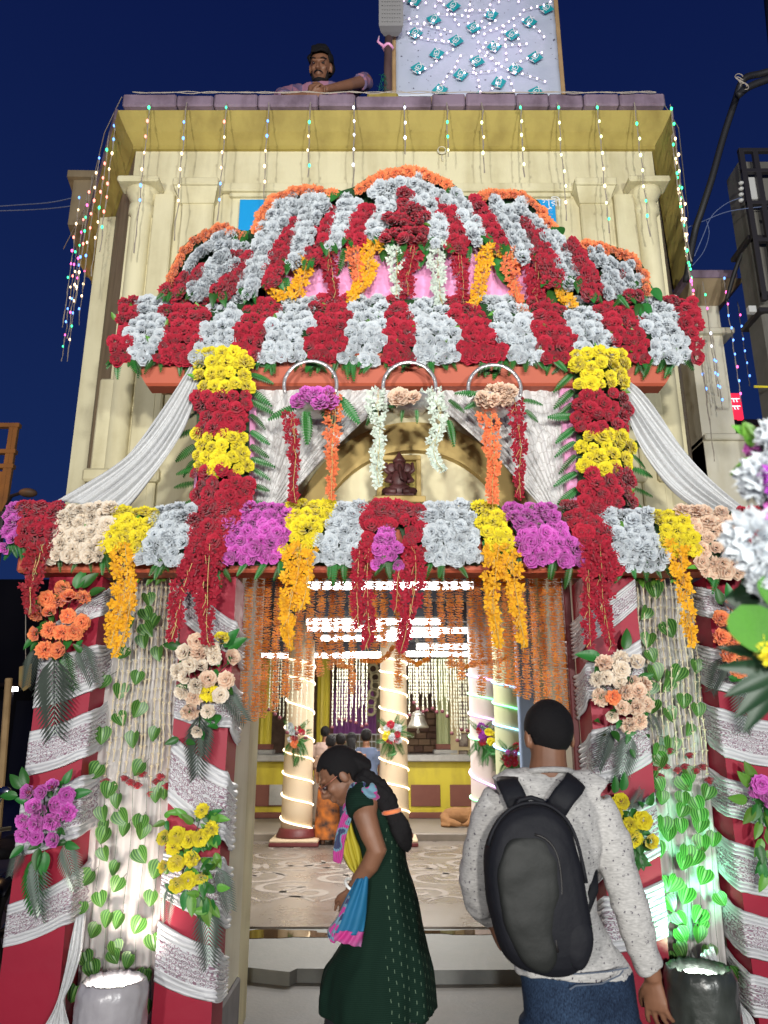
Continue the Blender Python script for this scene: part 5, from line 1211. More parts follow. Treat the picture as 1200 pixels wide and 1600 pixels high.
# ================================================================== gate frame
GY = 3.9
gate = thing('flower_gate', (.13, GY, 0), 'wooden festival gate frame with two orange cloth beams carrying the flower dome', 'gate')
YB_ = 3.80
b = MB(); z0, z1 = Zat(894, YB_), Zat(815, YB_)
b.bbox(-1.86, 2.14, YB_, 3.96, z0, z1, .012); b.build('lower_beam', M['orangecloth'], gate)
YT = 3.80; za, zb = Zat(597, YT), Zat(552, YT)
b = MB(); tx0, tx1 = Xat(203, 565, YT), Xat(1064, 565, YT); bx0, bx1 = Xat(226, 597, YT), Xat(1042, 597, YT)
b.loft([[(bx0, YT + .05, za), (bx1, YT + .05, za), (bx1, 3.94, za), (bx0, 3.94, za)], [(bx0 - .01, YT + .035, za + .012), (bx1 + .01, YT + .035, za + .012), (bx1 + .01, 3.94, za + .012), (bx0 - .01, 3.94, za + .012)], [(tx0, YT, zb - .02), (tx1, YT, zb - .02), (tx1, 3.94, zb - .02), (tx0, 3.94, zb - .02)], [(tx0, YT, zb), (tx1, YT, zb), (tx1, 3.94, zb), (tx0, 3.94, zb)]]); b.build('upper_beam', M['orangecloth'], gate)
b = MB(); b.bbox(tx0 + .05, tx1 - .05, 3.943, 4.25, zb - .04, zb - .01, .004); b.build('deck_board', M['wood'], gate)
# awning board behind the lower flower tier
b = MB(); zt = Zat(468, 4.0)
b.loft([[(tx0 + .02, YT + .05, zb + .002), (tx1 - .02, YT + .05, zb + .002), (tx1 - .02, YT + .12, zb + .002), (tx0 + .02, YT + .12, zb + .002)], [(tx0 + .12, 4.0, zt), (tx1 - .10, 4.0, zt), (tx1 - .10, 4.06, zt), (tx0 + .12, 4.06, zt)]]); b.build('awning_board', M['darkgreen'], gate)
def ext(outline, y0, y1): 
    return [(Xat(u, v, y0), Zat(v, y0)) for u, v in outline]
dome_outline = [(265, 470), (268, 430), (290, 392), (330, 370), (380, 366), (402, 350), (420, 325), (455, 306), (520, 302), (560, 290), (600, 272), (640, 267), (690, 282), (725, 306), (780, 308), (830, 318), (862, 350), (890, 382), (950, 392), (1000, 430), (1006, 470)]
opening = [(862, 472), (850, 440), (835, 415), (800, 395), (740, 385), (640, 380), (545, 385), (480, 398), (445, 420), (428, 445), (420, 472)]
b = MB(); b.prism(ext(dome_outline + opening, 4.10, 0), 4.10, 4.18); b.build('dome_board', M['darkgreen'], gate)
b = MB(); xa, xb = Xat(415, 450, 4.05), Xat(868, 450, 4.05); z0, z1 = Zat(480, 4.05), Zat(382, 4.05)
b.grid(lambda s, t: (xa + (xb - xa) * s, 4.06 + .014 * sin(s * 95) + .008 * sin(s * 41 + 2) * (1 - t), z0 + (z1 - z0) * t), 220, 4); o = b.build('pink_backcloth', M['pinksatin'], gate, smooth=True)
so = o.modifiers.new('thick', 'SOLIDIFY'); so.thickness = .004
b = MB(); b.bbox(Xat(884, 1000, 4.2), Xat(895, 1000, 4.2), 4.18, 4.24, 0, Zat(898, 4.2), .006); b.build('jamb_post', M['maroon'], gate)
# upper square posts behind the flower columns
for x0, x1 in ((-1.01, -.70), (.97, 1.27)):
    b = MB(); b.bbox(x0, x1, 3.86, 4.14, Zat(815, YB_) + .002, za - .002, .01); b.build('upper_post', M['pinksatin'], gate)

# wrapped pillars: red satin box, white brocade bands going round it
def wband(TL, TR, BL, BR, ST, SB, x0, x1, side, root, seed):
    """band over the front face (v at left/right edge) and round one side (v at the back edge)"""
    yf = GY; yb = GY + .25; r = random.Random(seed)
    xe = x1 if side > 0 else x0      # edge shared with the side face
    zTL, zTR, zBL, zBR = Zat(TL, yf), Zat(TR, yf), Zat(BL, yf), Zat(BR, yf); zST, zSB = Zat(ST, yb), Zat(SB, yb)
    if side > 0: prof = [(x0, yf, zTL, zBL), (x1, yf, zTR, zBR), (x1, yb, zST, zSB)]
    else: prof = [(x1, yf, zTR, zBR), (x0, yf, zTL, zBL), (x0, yb, zST, zSB)]
    nu, nv = 30, 44; n1 = 20; ph = r.uniform(0, 6)
    b = MB(); sg = 1 if side > 0 else -1
    def fn(s, t):
        i = s * nu
        if i <= n1:
            f = i / n1; x = prof[0][0] + (prof[1][0] - prof[0][0]) * f; y = yf; zt = prof[0][2] + (prof[1][2] - prof[0][2]) * f; zb_ = prof[0][3] + (prof[1][3] - prof[0][3]) * f
            amp = .003 + .004 * f; sag = -.012 * sin(pi * f)
            z = zt + (zb_ - zt) * t + sag; d = .005 + amp * (1 + sin(t * 62 + ph + f * 3 + noise.noise(Vector((f * 3, t * 6, seed))) * 4)) * (.6 + noise.noise(Vector((f * 2, t * 5, seed + 3))))
            return (x + (sg * (d + .004) * max(0, f - .93) / .07 if f > .93 else 0), y - d - .002, z)
        f = (i - n1) / (nu - n1); zt = prof[1][2] + (prof[2][2] - prof[1][2]) * f; zb_ = prof[1][3] + (prof[2][3] - prof[1][3]) * f
        d = .006 + .008 * (1 + sin(t * 62 + ph + 3 + f * 3 + noise.noise(Vector((f * 2, t * 7, seed))) * 3)); y = yf + (yb - yf) * f
        return (xe + sg * d, y - (.012 * (1 - f)), zt + (zb_ - zt) * t - .012 * sin(pi * f))
    b.grid(fn, nu, nv, 0, (1.5, 1.0)); o = b.build('white_band', M['brocade'], root, smooth=True)
    so = o.modifiers.new('thick', 'SOLIDIFY'); so.thickness = .006; so.offset = 0
def pillar(x0, x1, side, lab, bands, seed):
    root = thing('wrapped_pillar', ((x0 + x1) / 2, GY + .12, 0), lab, 'pillar')
    zt = Zat(894, YB_) - .003
    b = MB()
    def wob(x, y, z): q = .006 * noise.noise(Vector((x * 3, z * 2.5, seed)))
    N = 26
    rings = []
    for j in range(N + 1):
        z = zt * j / N; a = .004 * sin(z * 3 + seed); rings.append([(x0 - a, GY + a, z), (x1 + a, GY - a * .5, z), (x1 + a, GY + .25, z), (x0 - a, GY + .25, z)])
    b.loft(rings); b.build('red_cover', M['redsatin'], root)
    for i, bd in enumerate(bands): wband(*bd, x0, x1, side, root, seed * 10 + i)
    return root
XL0, XL1, XM0, XM1 = -1.725, -1.455, -1.03, -.765
XR0, XR1, XQ0, XQ1 = 1.025, 1.292, 1.655, 1.93
pillar(XL0, XL1, 1, 'red satin pillar with rising white bands at the far left, behind the coral bouquet', [(985, 925, 1030 - 40, 963, 900, 940), (1026, 1008, 1107, 1080, 1003, 1053), (1143, 1112, 1213, 1184, 1090, 1160), (1248, 1212, 1338, 1310, 1198, 1282), (1413, 1367, 1480, 1443, 1333, 1415)], 1)
pillar(XM0, XM1, 1, 'red satin pillar with falling white bands left of the doorway, behind the peach bouquet', [(905, 972, 968, 1024, 990, 1048), (1075, 1062, 1122, 1137, 1082, 1165), (1148, 1206, 1253, 1313, 1225, 1330), (1330, 1338, 1400, 1440, 1355, 1450), (1437, 1480, 1532, 1565, 1493, 1553)], 2)
pillar(XR0, XR1, -1, 'red satin pillar with rising white bands right of the doorway, behind the backpack man', [(956, 905, 1007, 948, 973, 1030), (1036, 999, 1092, 1087, 1055, 1126), (1140, 1112, 1228, 1191, 1166, 1240), (1275, 1238, 1370, 1335, 1290, 1385), (1400, 1374, 1490, 1461, 1410, 1500)], 3)
pillar(XQ0, XQ1, -1, 'red satin pillar with falling white bands at the far right, lit green from below', [(920, 938, 965, 985, 905, 945), (1013, 1030, 1078, 1095, 997, 1058), (1106, 1129, 1183, 1200, 1089, 1143), (1217, 1235, 1277, 1295, 1188, 1251), (1316, 1335, 1393, 1402, 1285, 1353), (1423, 1442, 1495, 1507, 1382, 1456), (1521, 1537, 1587, 1594, 1477, 1542)], 4)

# sheer white panels between the pillars
def cloth(name, A, B, Ya, Yb, m, label, cat, nf=8, amp=.02, nu=80, nv=24, sag=0, thick=.003, seed=0, parent=None):
    def at(pl, t):
        t = t * (len(pl) - 1.0001); k = int(t); f = t - k; return (pl[k][0] * (1 - f) + pl[k + 1][0] * f, pl[k][1] * (1 - f) + pl[k + 1][1] * f)
    def sm(pl, t):        # smooth the polyline
        return tuple(sum(at(pl, min(1, max(0, t + d)))[q] for d in (-.04, 0, .04)) / 3 for q in (0, 1))
    b = MB()
    wid0 = abs(A[0][0] - B[0][0]) + abs(A[0][1] - B[0][1]) + 1
    def fn(s, t):
        a = sm(A, t); c = sm(B, t); y = Ya + (Yb - Ya) * t
        p = P(a[0] * (1 - s) + c[0] * s, a[1] * (1 - s) + c[1] * s, y)
        ph = s * nf * 2 * pi + 1.3 * sin(t * 2.2 + seed) + noise.noise(Vector((s * 4, t * 2, seed))) * 1.6
        p.y += amp * (sin(ph) + .45 * sin(ph * 2.3 + 1)) * (.75 + .5 * noise.noise(Vector((s * 3, t * 3, seed + 5)))) - .04 * sin(pi * s) * 0
        return p
    b.grid(fn, nu, nv, 0, (1, 1)); loc = P(*A[-1], Yb)
    if parent: o = b.build(name, m, parent, smooth=True)
    else: o = b.build(name, m, None, smooth=True, loc=loc); tag(o, label, cat)
    so = o.modifiers.new('thick', 'SOLIDIFY'); so.thickness = thick
    return o
cloth('sheer_panel', [(188, 905), (160, 1080), (140, 1300), (112, 1640)], [(280, 905), (276, 1080), (266, 1300), (243, 1640)], 4.10, 4.10, M['sheer'], 'pleated white cloth panel between the two left pillars, lit warm from below', 'cloth', 4, .010, 110, 20, seed=1)
cloth('sheer_panel', [(990, 905), (1005, 1080), (1015, 1300), (1040, 1640)], [(1080, 905), (1098, 1080), (1115, 1300), (1145, 1640)], 4.10, 4.10, M['sheer'], 'pleated white cloth panel between the two right pillars, lit green from below', 'cloth', 4, .010, 110, 20, seed=2)
# tied white end hanging off the left pillar
kn = tag(cloth('tied_drape', [(118, 1430), (108, 1480), (98, 1530), (93, 1558), (84, 1580), (66, 1610), (62, 1640)], [(134, 1420), (128, 1490), (112, 1540), (100, 1560), (104, 1580), (112, 1610), (116, 1640)], 3.86, 3.80, M['swag'], 'white cloth end tied in a knot low on the left pillar', 'cloth', 3, .012, 36, 30, seed=3))
cloth('tied_drape', [(1092, 1490), (1105, 1520), (1122, 1550), (1140, 1580), (1150, 1640)], [(1112, 1475), (1128, 1520), (1150, 1560), (1175, 1590), (1190, 1640)], 3.86, 3.82, M['swag'], 'white cloth end sweeping down at the foot of the right pillar', 'cloth', 3, .012, 36, 20, seed=4)
# swags outside
cloth('white_swag', [(303, 566), (280, 602), (255, 640), (228, 678), (200, 710), (170, 733), (130, 757), (84, 784)], [(314, 596), (302, 635), (290, 668), (270, 702), (250, 730), (232, 752), (212, 778), (190, 802)], 3.80, 3.84, M['swag'], 'white lace swag sweeping down to the left of the gate', 'cloth', 5, .018, 70, 40, seed=5)
cloth('white_swag', [(975, 590), (1000, 612), (1030, 650), (1060, 690), (1085, 722), (1115, 752), (1150, 782), (1175, 800)], [(974, 632), (985, 665), (1000, 700), (1020, 730), (1042, 757), (1068, 780), (1095, 796), (1125, 806)], 3.80, 3.84, M['swag'], 'white lace swag sweeping down to the right of the gate', 'cloth', 5, .018, 70, 40, seed=6)
# lace curtains tied back inside
cloth('lace_curtain', [(392, 594), (394, 660), (396, 730), (400, 792)], [(660, 594), (575, 650), (505, 716), (436, 792)], 3.90, 3.93, M['lace'], 'white lace curtain drawn back to the left upper post', 'curtain', 9, .010, 130, 30, seed=7)
cloth('lace_curtain', [(640, 594), (705, 650), (775, 712), (848, 796)], [(884, 594), (884, 660), (885, 730), (886, 796)], 3.91, 3.93, M['lace'], 'white lace curtain drawn back to the right upper post', 'curtain', 9, .010, 130, 30, seed=8)

# ================================================================== roses
def aw_y(u, v): return 3.77 + .25 * (562 - v) / 92
def aw_n(u, v, f): return (.0, -1, .35 - .9 * f)
cnt = {}
def nth(key):
    cnt[key] = cnt.get(key, 0) + 1; return ORD[cnt[key] - 1]
AW = [('red', 190, 214, 176, 200), ('white', 215, 266, 190, 243), ('red', 268, 336, 243, 300), ('white', 325, 385, 298, 352), ('red', 386, 440, 352, 406), ('white', 440, 496, 405, 470), ('red', 497, 551, 470, 534), ('white', 552, 604, 530, 592), ('red', 604, 634, 592, 655), ('white', 634, 692, 655, 725), ('red', 692, 746, 724, 790), ('white', 748, 812, 790, 846), ('red', 814, 870, 845, 905), ('white', 870, 922, 905, 964), ('red', 925, 986, 962, 1018), ('white', 990, 1034, 1016, 1082), ('red', 1034, 1086, 1068, 1088)]
for i, (c, a, b_, c2, d) in enumerate(AW):
    bunch([(a, 468), (b_, 468), ((b_ * 1 + d * 2) / 3 + 2, 525), (d, 566), (c2, 566), ((a * 1 + c2 * 2) / 3, 525)], c, aw_y, aw_n, f'{"dark red" if c == "red" else "white"} rose band on the awning below the dome, {nth("aw" + c)} {c} band from the left', 'rose bands along the awning', 100 + i, 14.5, 10.2, 6)
# dome ribs
def dome_y(u, v): return 4.06 - .10 * max(0, (v - 300)) / 170 - .05 * math.cos((u - 635) / 420 * 1.5)
def rib(pts, color, label, w=22, sp=14, size=10, seed=0, kind='mix', grp='rose ribs of the flower dome'):
    L_, R_ = [], []
    for i, (u, v) in enumerate(pts):
        a = pts[max(0, i - 1)]; c = pts[min(len(pts) - 1, i + 1)]; dx, dy = c[0] - a[0], c[1] - a[1]; l = math.hypot(dx, dy) or 1
        L_.append((u - dy / l * w / 2, v + dx / l * w / 2)); R_.append((u + dy / l * w / 2, v - dx / l * w / 2))
    r = random.Random(seed); cu, cv = pts[-1]
    root = thing('flower_rib', P(cu, cv, dome_y(cu, cv)), label, 'flowers', grp)
    # backing strip
    mb = MB(); n = len(pts); pl = [P(*q, dome_y(*q) + .05) for q in L_ + R_[::-1]]; mb.add([tuple(p) for p in pl] + [(p.x, p.y + .03, p.z) for p in pl], [(i, i + 1, 2 * n - 2 - i, 2 * n - 1 - i) for i in range(n - 1)] + [(2 * n + 2 * n - 1 - i, 2 * n + 2 * n - 2 - i, 2 * n + i + 1, 2 * n + i) for i in range(n - 1)] + [(i, 2 * n + i, 2 * n + (i + 1) % (2 * n), (i + 1) % (2 * n)) for i in range(2 * n)])
    mb.build('leafy_backing', M['darkgreen'], root)
    tot = sum(math.hypot(pts[i + 1][0] - pts[i][0], pts[i + 1][1] - pts[i][1]) for i in range(n - 1)); lanes = max(1, round(w / 11.5)); N = max(2, int(tot / (sp * .86)))
    for k in range(N):
        for ln in range(lanes):
            t = (k + .5 + .5 * (ln % 2)) / N * tot
            if t > tot: continue
            for i in range(n - 1):
                sl = math.hypot(pts[i + 1][0] - pts[i][0], pts[i + 1][1] - pts[i][1])
                if t <= sl or i == n - 2: break
                t -= sl
            f = t / sl; u = pts[i][0] * (1 - f) + pts[i + 1][0] * f; v = pts[i][1] * (1 - f) + pts[i + 1][1] * f
            dx, dy = (pts[i + 1][0] - pts[i][0]) / sl, (pts[i + 1][1] - pts[i][1]) / sl; o_ = (ln - (lanes - 1) / 2) * w / max(1, lanes) + r.uniform(-2, 2)
            u += -dy * o_; v += dx * o_
            if clash(u, v, 'main', 7.5): continue
            y = dome_y(u, v) - r.uniform(.0, .03); p = P(u, v, y); nn = Vector(((u - 635) / 500, -1, -.05)) + Vector((r.uniform(-.3, .3), 0, r.uniform(-.3, .3)))
            kd = kind if kind != 'mix' else ('rose' if r.random() < .7 else 'carnation')
            place(r.choice(rose(color, kd)), 'rose', root, p, nn, size * PXM(v, y) * r.uniform(.80, 1.22), r=r, zs=r.uniform(.75, 1.1))
    u, v = pts[-1]
    for i in range(3): leaf(FERN + BROAD, 'leaf', root, P(u + r.uniform(-10, 10), v - 8, dome_y(u, v) - .01), (r.uniform(-.8, .8), -.3, -1), r.uniform(20, 30) * PXM(v, 4), r=r)
    return root
names = {'white': 'white', 'red': 'dark red', 'orange': 'coral orange'}
RIBS = [
 ('orange', [(264, 446), (270, 425), (286, 394), (306, 374), (343, 357), (384, 368)], 13, 'edging of the small left dome'),
 ('white', [(279, 428), (297, 397), (327, 377), (380, 376)], 24, 'arch of the small left dome'),
 ('red', [(314, 412), (290, 437), (262, 459)], 24, 'short rib at the far left of the small left dome'),
 ('white', [(362, 398), (330, 428), (300, 458)], 26, 'rib in the middle of the small left dome'),
 ('red', [(380, 388), (362, 422), (343, 462)], 28, 'rib where the small left dome meets the large one'),
 ('orange', [(401, 362), (409, 334), (427, 311), (460, 298), (487, 297), (524, 305)], 13, 'edging of the left shoulder lobe'),
 ('white', [(514, 314), (470, 312), (438, 332), (416, 366), (400, 412), (384, 458)], 26, 'long outer rib curving down the left shoulder lobe'),
 ('red', [(452, 340), (441, 372), (432, 405), (418, 440)], 26, 'rib inside the left shoulder lobe'),
 ('white', [(485, 328), (478, 356), (464, 384), (450, 412)], 26, 'rib under the top of the left shoulder lobe'),
 ('red', [(513, 320), (503, 350), (492, 380), (482, 408)], 25, 'rib left of the central arch, outer one'),
 ('white', [(552, 308), (540, 332), (526, 358), (513, 384)], 26, 'rib left of the central arch, middle one'),
 ('red', [(574, 318), (562, 345), (550, 376)], 26, 'rib left of the central arch, inner one'),
 ('orange', [(556, 298), (580, 281), (604, 271), (632, 266), (660, 270), (692, 283), (712, 298)], 13, 'edging over the central arch'),
 ('white', [(568, 298), (594, 284), (630, 278), (660, 283), (692, 297), (716, 316), (734, 340), (752, 374)], 24, 'long arch over the centre sweeping down to the right'),
 ('white', [(622, 302), (604, 318), (592, 340), (584, 368)], 22, 'small inner rib left of the red centre'),
 ('white', [(642, 302), (666, 322), (682, 346), (688, 378)], 24, 'small inner rib right of the red centre'),
 ('red', [(676, 306), (696, 330), (708, 360), (716, 386)], 27, 'rib right of the central arch, inner one'),
 ('red', [(732, 312), (754, 336), (772, 362), (784, 388)], 25, 'rib right of the central arch, outer one'),
 ('orange', [(750, 306), (774, 302), (808, 303), (836, 318), (854, 342), (868, 362)], 13, 'edging of the right shoulder lobe'),
 ('white', [(764, 315), (790, 336), (806, 364), (824, 398)], 25, 'rib under the top of the right shoulder lobe'),
 ('white', [(786, 313), (818, 322), (844, 342), (862, 370), (880, 400), (896, 440)], 24, 'long outer rib curving down the right shoulder lobe'),
 ('red', [(812, 338), (830, 360), (844, 386), (858, 416), (868, 440)], 26, 'rib inside the right shoulder lobe'),
 ('red', [(884, 378), (902, 410), (920, 438), (930, 462)], 28, 'rib where the small right dome meets the large one'),
 ('orange', [(912, 382), (936, 384), (974, 396), (995, 411), (1008, 434), (1010, 458)], 13, 'edging of the small right dome'),
 ('white', [(918, 398), (958, 403), (984, 420), (997, 446)], 24, 'arch of the small right dome'),
 ('white', [(938, 424), (958, 446), (974, 468)], 26, 'rib in the middle of the small right dome'),
 ('red', [(956, 420), (980, 442), (994, 466), (1000, 482)], 22, 'short rib at the far right of the small right dome'),
]
for i, (c, pts, w, lab) in enumerate(RIBS):
    rib(pts, c, f'{names[c]} rose {lab}', w if w < 16 else w + 3, 12 if w < 16 else 13.5, 9 if w < 16 else 10, 300 + i, 'carnation' if c == 'orange' else 'mix')
bunch([(632, 300), (655, 318), (670, 350), (668, 388), (600, 388), (598, 355), (612, 322)], 'red', lambda u, v: dome_y(u, v) - .03, lambda u, v, f: (0, -1, .4), 'dark red rose cluster in the middle of the central arch', 'rose ribs of the flower dome', 390, 14, 10.5, 3)
for i, (u, v) in enumerate(((496, 328), (470, 326))): pass

# upper columns of roses
def col_y(xc, hw):
    def f(u, v): return 3.77 - .05 * cos(min(1.4, abs(u - xc) / hw * 1.3))
    return f
for side, uc in (('left', 348), ('right', 936)):
    bands = [('yellow', 548, 614), ('red', 614, 676), ('yellow', 676, 734), ('red', 734, 792)]
    for k, (c, va, vb) in enumerate(bands):
        def sh(v): return (0 if side == 'left' else (v - 550) * .045)
        w = 43
        bunch([(uc - w + sh(va), va), (uc + w + sh(va), va), (uc + w + sh(vb), vb), (uc - w + sh(vb), vb)], c, col_y(uc + sh(va), 44), lambda u, v, f, uc=uc: ((u - uc) / 60, -1, .15 - .2 * f), f'{"bright yellow" if c == "yellow" else "dark red"} rose block on the {side} upper column, {"upper" if k < 2 else "lower"} of its colour', 'rose blocks on the upper columns', 500 + k + (10 if side == 'right' else 0), 18.5, 10.8, 0, kind='rose')
    # fern fringe down both sides
    r = random.Random(9 if side == 'left' else 10); root = thing('fern_fringe', P(uc, 790, 3.92), f'green fern leaves fringing the {side} upper flower column', 'leaves')
    for s in (-1, 1):
        for k in range(11):
            v = 560 + k * 22 + r.uniform(-5, 5); u = uc + s * 42 + (0 if side == 'left' else (v - 550) * .045)
            leaf(FERN, 'fern_leaf', root, P(u, v, 3.90 if (s < 0) == (side == 'left') else 3.80), (s, .12 if (s < 0) == (side == 'left') else -.15, -.55 + r.uniform(-.4, .5)), r.uniform(32, 44) * PXM(v, 3.9), r=r)

# the long garland of bunches on the lower beam
def lb_y(u, v): return 3.78 - .06 * cos((v - 850) / 60) + .0
def lb_n(u, v, f): return (0, -1, .7 - 1.2 * f)
LB = [('magenta', [(6, 792), (38, 788), (38, 850), (12, 862)], 'at the extreme left end of the lower beam'),
 ('red', [(36, 786), (96, 786), (92, 848), (34, 852)], 'second from the left end of the lower beam'),
 ('cream', [(94, 790), (180, 788), (170, 830), (160, 878), (80, 880), (76, 850)], 'with pale peach roses left of the left yellow bunch'),
 ('yellow', [(176, 798), (250, 796), (240, 830), (212, 862), (164, 856), (168, 820)], 'above the leftmost golden spray'),
 ('white', [(250, 790), (308, 790), (292, 840), (288, 884), (204, 884), (216, 850)], 'between the left yellow and the left red column bunch'),
 ('red', [(306, 780), (372, 780), (362, 840), (346, 895), (285, 895), (288, 840)], 'at the foot of the left upper column'),
 ('magenta', [(372, 788), (456, 788), (450, 840), (432, 886), (346, 886), (356, 830)], 'right of the left column foot'),
 ('yellow', [(455, 786), (525, 784), (512, 820), (490, 862), (440, 862), (446, 820)], 'above the golden spray left of centre'),
 ('white', [(522, 788), (565, 790), (560, 840), (558, 886), (484, 886), (500, 840)], 'just left of the central red bunch'),
 ('red', [(562, 788), (606, 782), (660, 790), (665, 850), (636, 858), (625, 826), (588, 826), (582, 858), (556, 850)], 'in the centre of the lower beam'),
 ('magenta', [(592, 826), (618, 826), (628, 886), (586, 886)], 'small, set inside the central red bunch'),
 ('white', [(652, 790), (734, 788), (742, 840), (754, 886), (668, 886), (664, 840)], 'just right of the central red bunch'),
 ('yellow', [(734, 790), (782, 788), (800, 830), (806, 862), (760, 862), (746, 825)], 'above the golden spray right of centre'),
 ('magenta', [(780, 790), (870, 792), (896, 840), (908, 886), (826, 886), (806, 838)], 'left of the right column foot'),
 ('red', [(880, 786), (948, 786), (958, 840), (966, 892), (908, 892), (896, 840)], 'at the foot of the right upper column'),
 ('white', [(946, 798), (1010, 800), (1024, 840), (1040, 888), (966, 888), (958, 840)], 'between the right red column bunch and the right yellow'),
 ('yellow', [(1008, 798), (1064, 798), (1080, 830), (1088, 862), (1038, 864), (1022, 830)], 'above the rightmost golden spray'),
 ('peach', [(1064, 798), (1140, 796), (1165, 850), (1170, 900), (1100, 895), (1084, 850)], 'at the right end of the lower beam'),
 ('red', [(1140, 796), (1195, 800), (1200, 860), (1160, 870)], 'beyond the peach one behind the near white carnations')]
cn = {'cream': 'pale cream', 'red': 'dark red', 'white': 'white', 'yellow': 'yellow', 'magenta': 'bright magenta', 'peach': 'peach'}
for i, (c, poly, lab) in enumerate(LB):
    bunch(poly, c, (lambda u, v: lb_y(u, v) - .05) if 'small' in lab else lb_y, lb_n, f'{cn[c]} rose bunch {lab}', 'rose bunches on the lower beam', 700 + i, 15.5, 11, 5 if c != 'red' else 2)

# ---- hanging sprays of small blossoms
def spray(strands, color, Y, label, seed, bl=7.5, grp='hanging blossom sprays', dens=1.0, stems=True):
    """strands: list of polylines (u, v, halfwidth px)"""
    r = random.Random(seed); u0, v0, w0 = strands[0][0]
    root = thing('blossom_spray', P(u0, v0, Y), label, 'flowers', grp)
    mb = MB(); st = MB()
    for pl in strands:
        tot = sum(math.hypot(pl[i + 1][0] - pl[i][0], pl[i + 1][1] - pl[i][1]) for i in range(len(pl) - 1))
        area = sum(math.hypot(pl[i + 1][0] - pl[i][0], pl[i + 1][1] - pl[i][1]) * (pl[i][2] + pl[i + 1][2]) for i in range(len(pl) - 1))
        n = int(area / (bl * bl * .62) * dens) + 4
        def at(d):
            for i in range(len(pl) - 1):
                sl = math.hypot(pl[i + 1][0] - pl[i][0], pl[i + 1][1] - pl[i][1])
                if d <= sl or i == len(pl) - 2: break
                d -= sl
            f = min(1, d / sl); return [pl[i][q] * (1 - f) + pl[i + 1][q] * f for q in range(3)]
        for k in range(n):
            u, v, w = at(tot * (k + r.random()) / n); y = Y + r.uniform(-.03, .03) * min(1, w / 12); s = bl * PXM(v, Y) * r.uniform(.8, 1.25)
            c = P(u + r.uniform(-1, 1) * w, v + r.uniform(-2, 2), y); nn = Vector((r.uniform(-.9, .9), -1, r.uniform(-.9, .6))).normalized(); a = nn.orthogonal().normalized(); b2 = nn.cross(a); ph = r.uniform(0, 6)
            np_ = 4
            for j in range(np_):
                t = ph + 2 * pi * j / np_; d = a * cos(t) + b2 * sin(t); e = a * -sin(t) + b2 * cos(t); lift = nn * s * r.uniform(.0, .5)
                vs = [c, c + d * s * .5 + e * s * .36 + lift * .5, c + d * s * 1.0 + lift, c + d * s * .5 - e * s * .36 + lift * .5]
                mb.add(vs, [(0, 1, 2), (0, 2, 3)], 0, [(0, .1), (0, .6), (0, 1), (0, .6)])
        if stems:
            for k in range(1):
                pts = []
                for j in range(9):
                    u, v, w = at(tot * j / 8); pts.append(P(u + w * .2 + r.uniform(-1, 1), v, Y - .02))
                st.tube(pts, .0016, 3)
            for k in range(int(tot / 16)):
                u, v, w = at(r.uniform(0, tot)); p = P(u, v, Y - .03); q = P(u + r.uniform(-6, 6), v + r.uniform(6, 14), Y - .035); st.tube([p, q], .0012, 3)
    tag(mb.build('blossoms', PET[color], root), kind='stuff')
    if stems: tag(st.build('filaments', STM, root), kind='stuff')
    return root
STM = mat('spray_stem', (.55, .42, .15), .6)
SP = [
 ('gold', [[(192, 850, 16), (196, 900, 18), (190, 940, 15), (178, 980, 13), (172, 1008, 7)], [(204, 900, 8), (200, 960, 8), (192, 1000, 6), (178, 1025, 4)]], 3.68, 'golden blossom spray hanging left of the white panel strings at far left', 7.5),
 ('gold', [[(466, 850, 22), (462, 900, 20), (450, 940, 14), (448, 980, 9), (452, 1010, 4)], [(482, 860, 12), (480, 905, 9), (470, 950, 6)]], 3.68, 'golden blossom spray hanging at the left of the doorway', 7.5),
 ('gold', [[(776, 850, 18), (770, 900, 16), (768, 950, 8), (780, 1008, 4)], [(796, 860, 16), (800, 900, 14), (808, 950, 9), (818, 1008, 5)]], 3.68, 'golden blossom spray with two tails at the right of the doorway', 7.5),
 ('gold', [[(1058, 845, 16), (1064, 890, 14), (1072, 940, 10), (1078, 985, 8), (1080, 1006, 4)]], 3.68, 'golden blossom spray hanging at the far right panel', 7.5),
 ('red', [[(322, 850, 28), (318, 900, 30), (322, 940, 14), (320, 975, 8), (324, 1004, 6)], [(296, 880, 16), (282, 920, 14), (276, 960, 10), (268, 998, 6)]], 3.67, 'dark red blossom spray hanging over the inner left pillar', 7),
 ('darkred', [[(64, 850, 20), (50, 895, 18), (44, 930, 10), (48, 958, 4)]], 3.67, 'dark red blossom spray at the extreme left beam end', 7),
 ('red', [[(574, 850, 14), (570, 900, 14), (572, 950, 12), (576, 995, 7), (570, 1012, 3)], [(560, 860, 8), (556, 930, 6), (560, 980, 4)]], 3.67, 'rose red blossom spray just left of the door centre', 6.5),
 ('red', [[(642, 850, 20), (648, 900, 18), (640, 950, 14), (632, 990, 9), (626, 1018, 4)], [(622, 890, 5), (618, 950, 5)]], 3.67, 'rose red blossom spray just right of the door centre', 6.5),
 ('red', [[(932, 850, 26), (936, 900, 26), (938, 930, 20), (946, 970, 8), (954, 1010, 4)], [(918, 890, 10), (918, 960, 9), (922, 1010, 6)]], 3.67, 'dark red blossom spray hanging over the inner right pillar', 7)]
for i, (c, st_, Y, lab, bl) in enumerate(SP): spray(st_, c, Y, lab, 900 + i, bl)
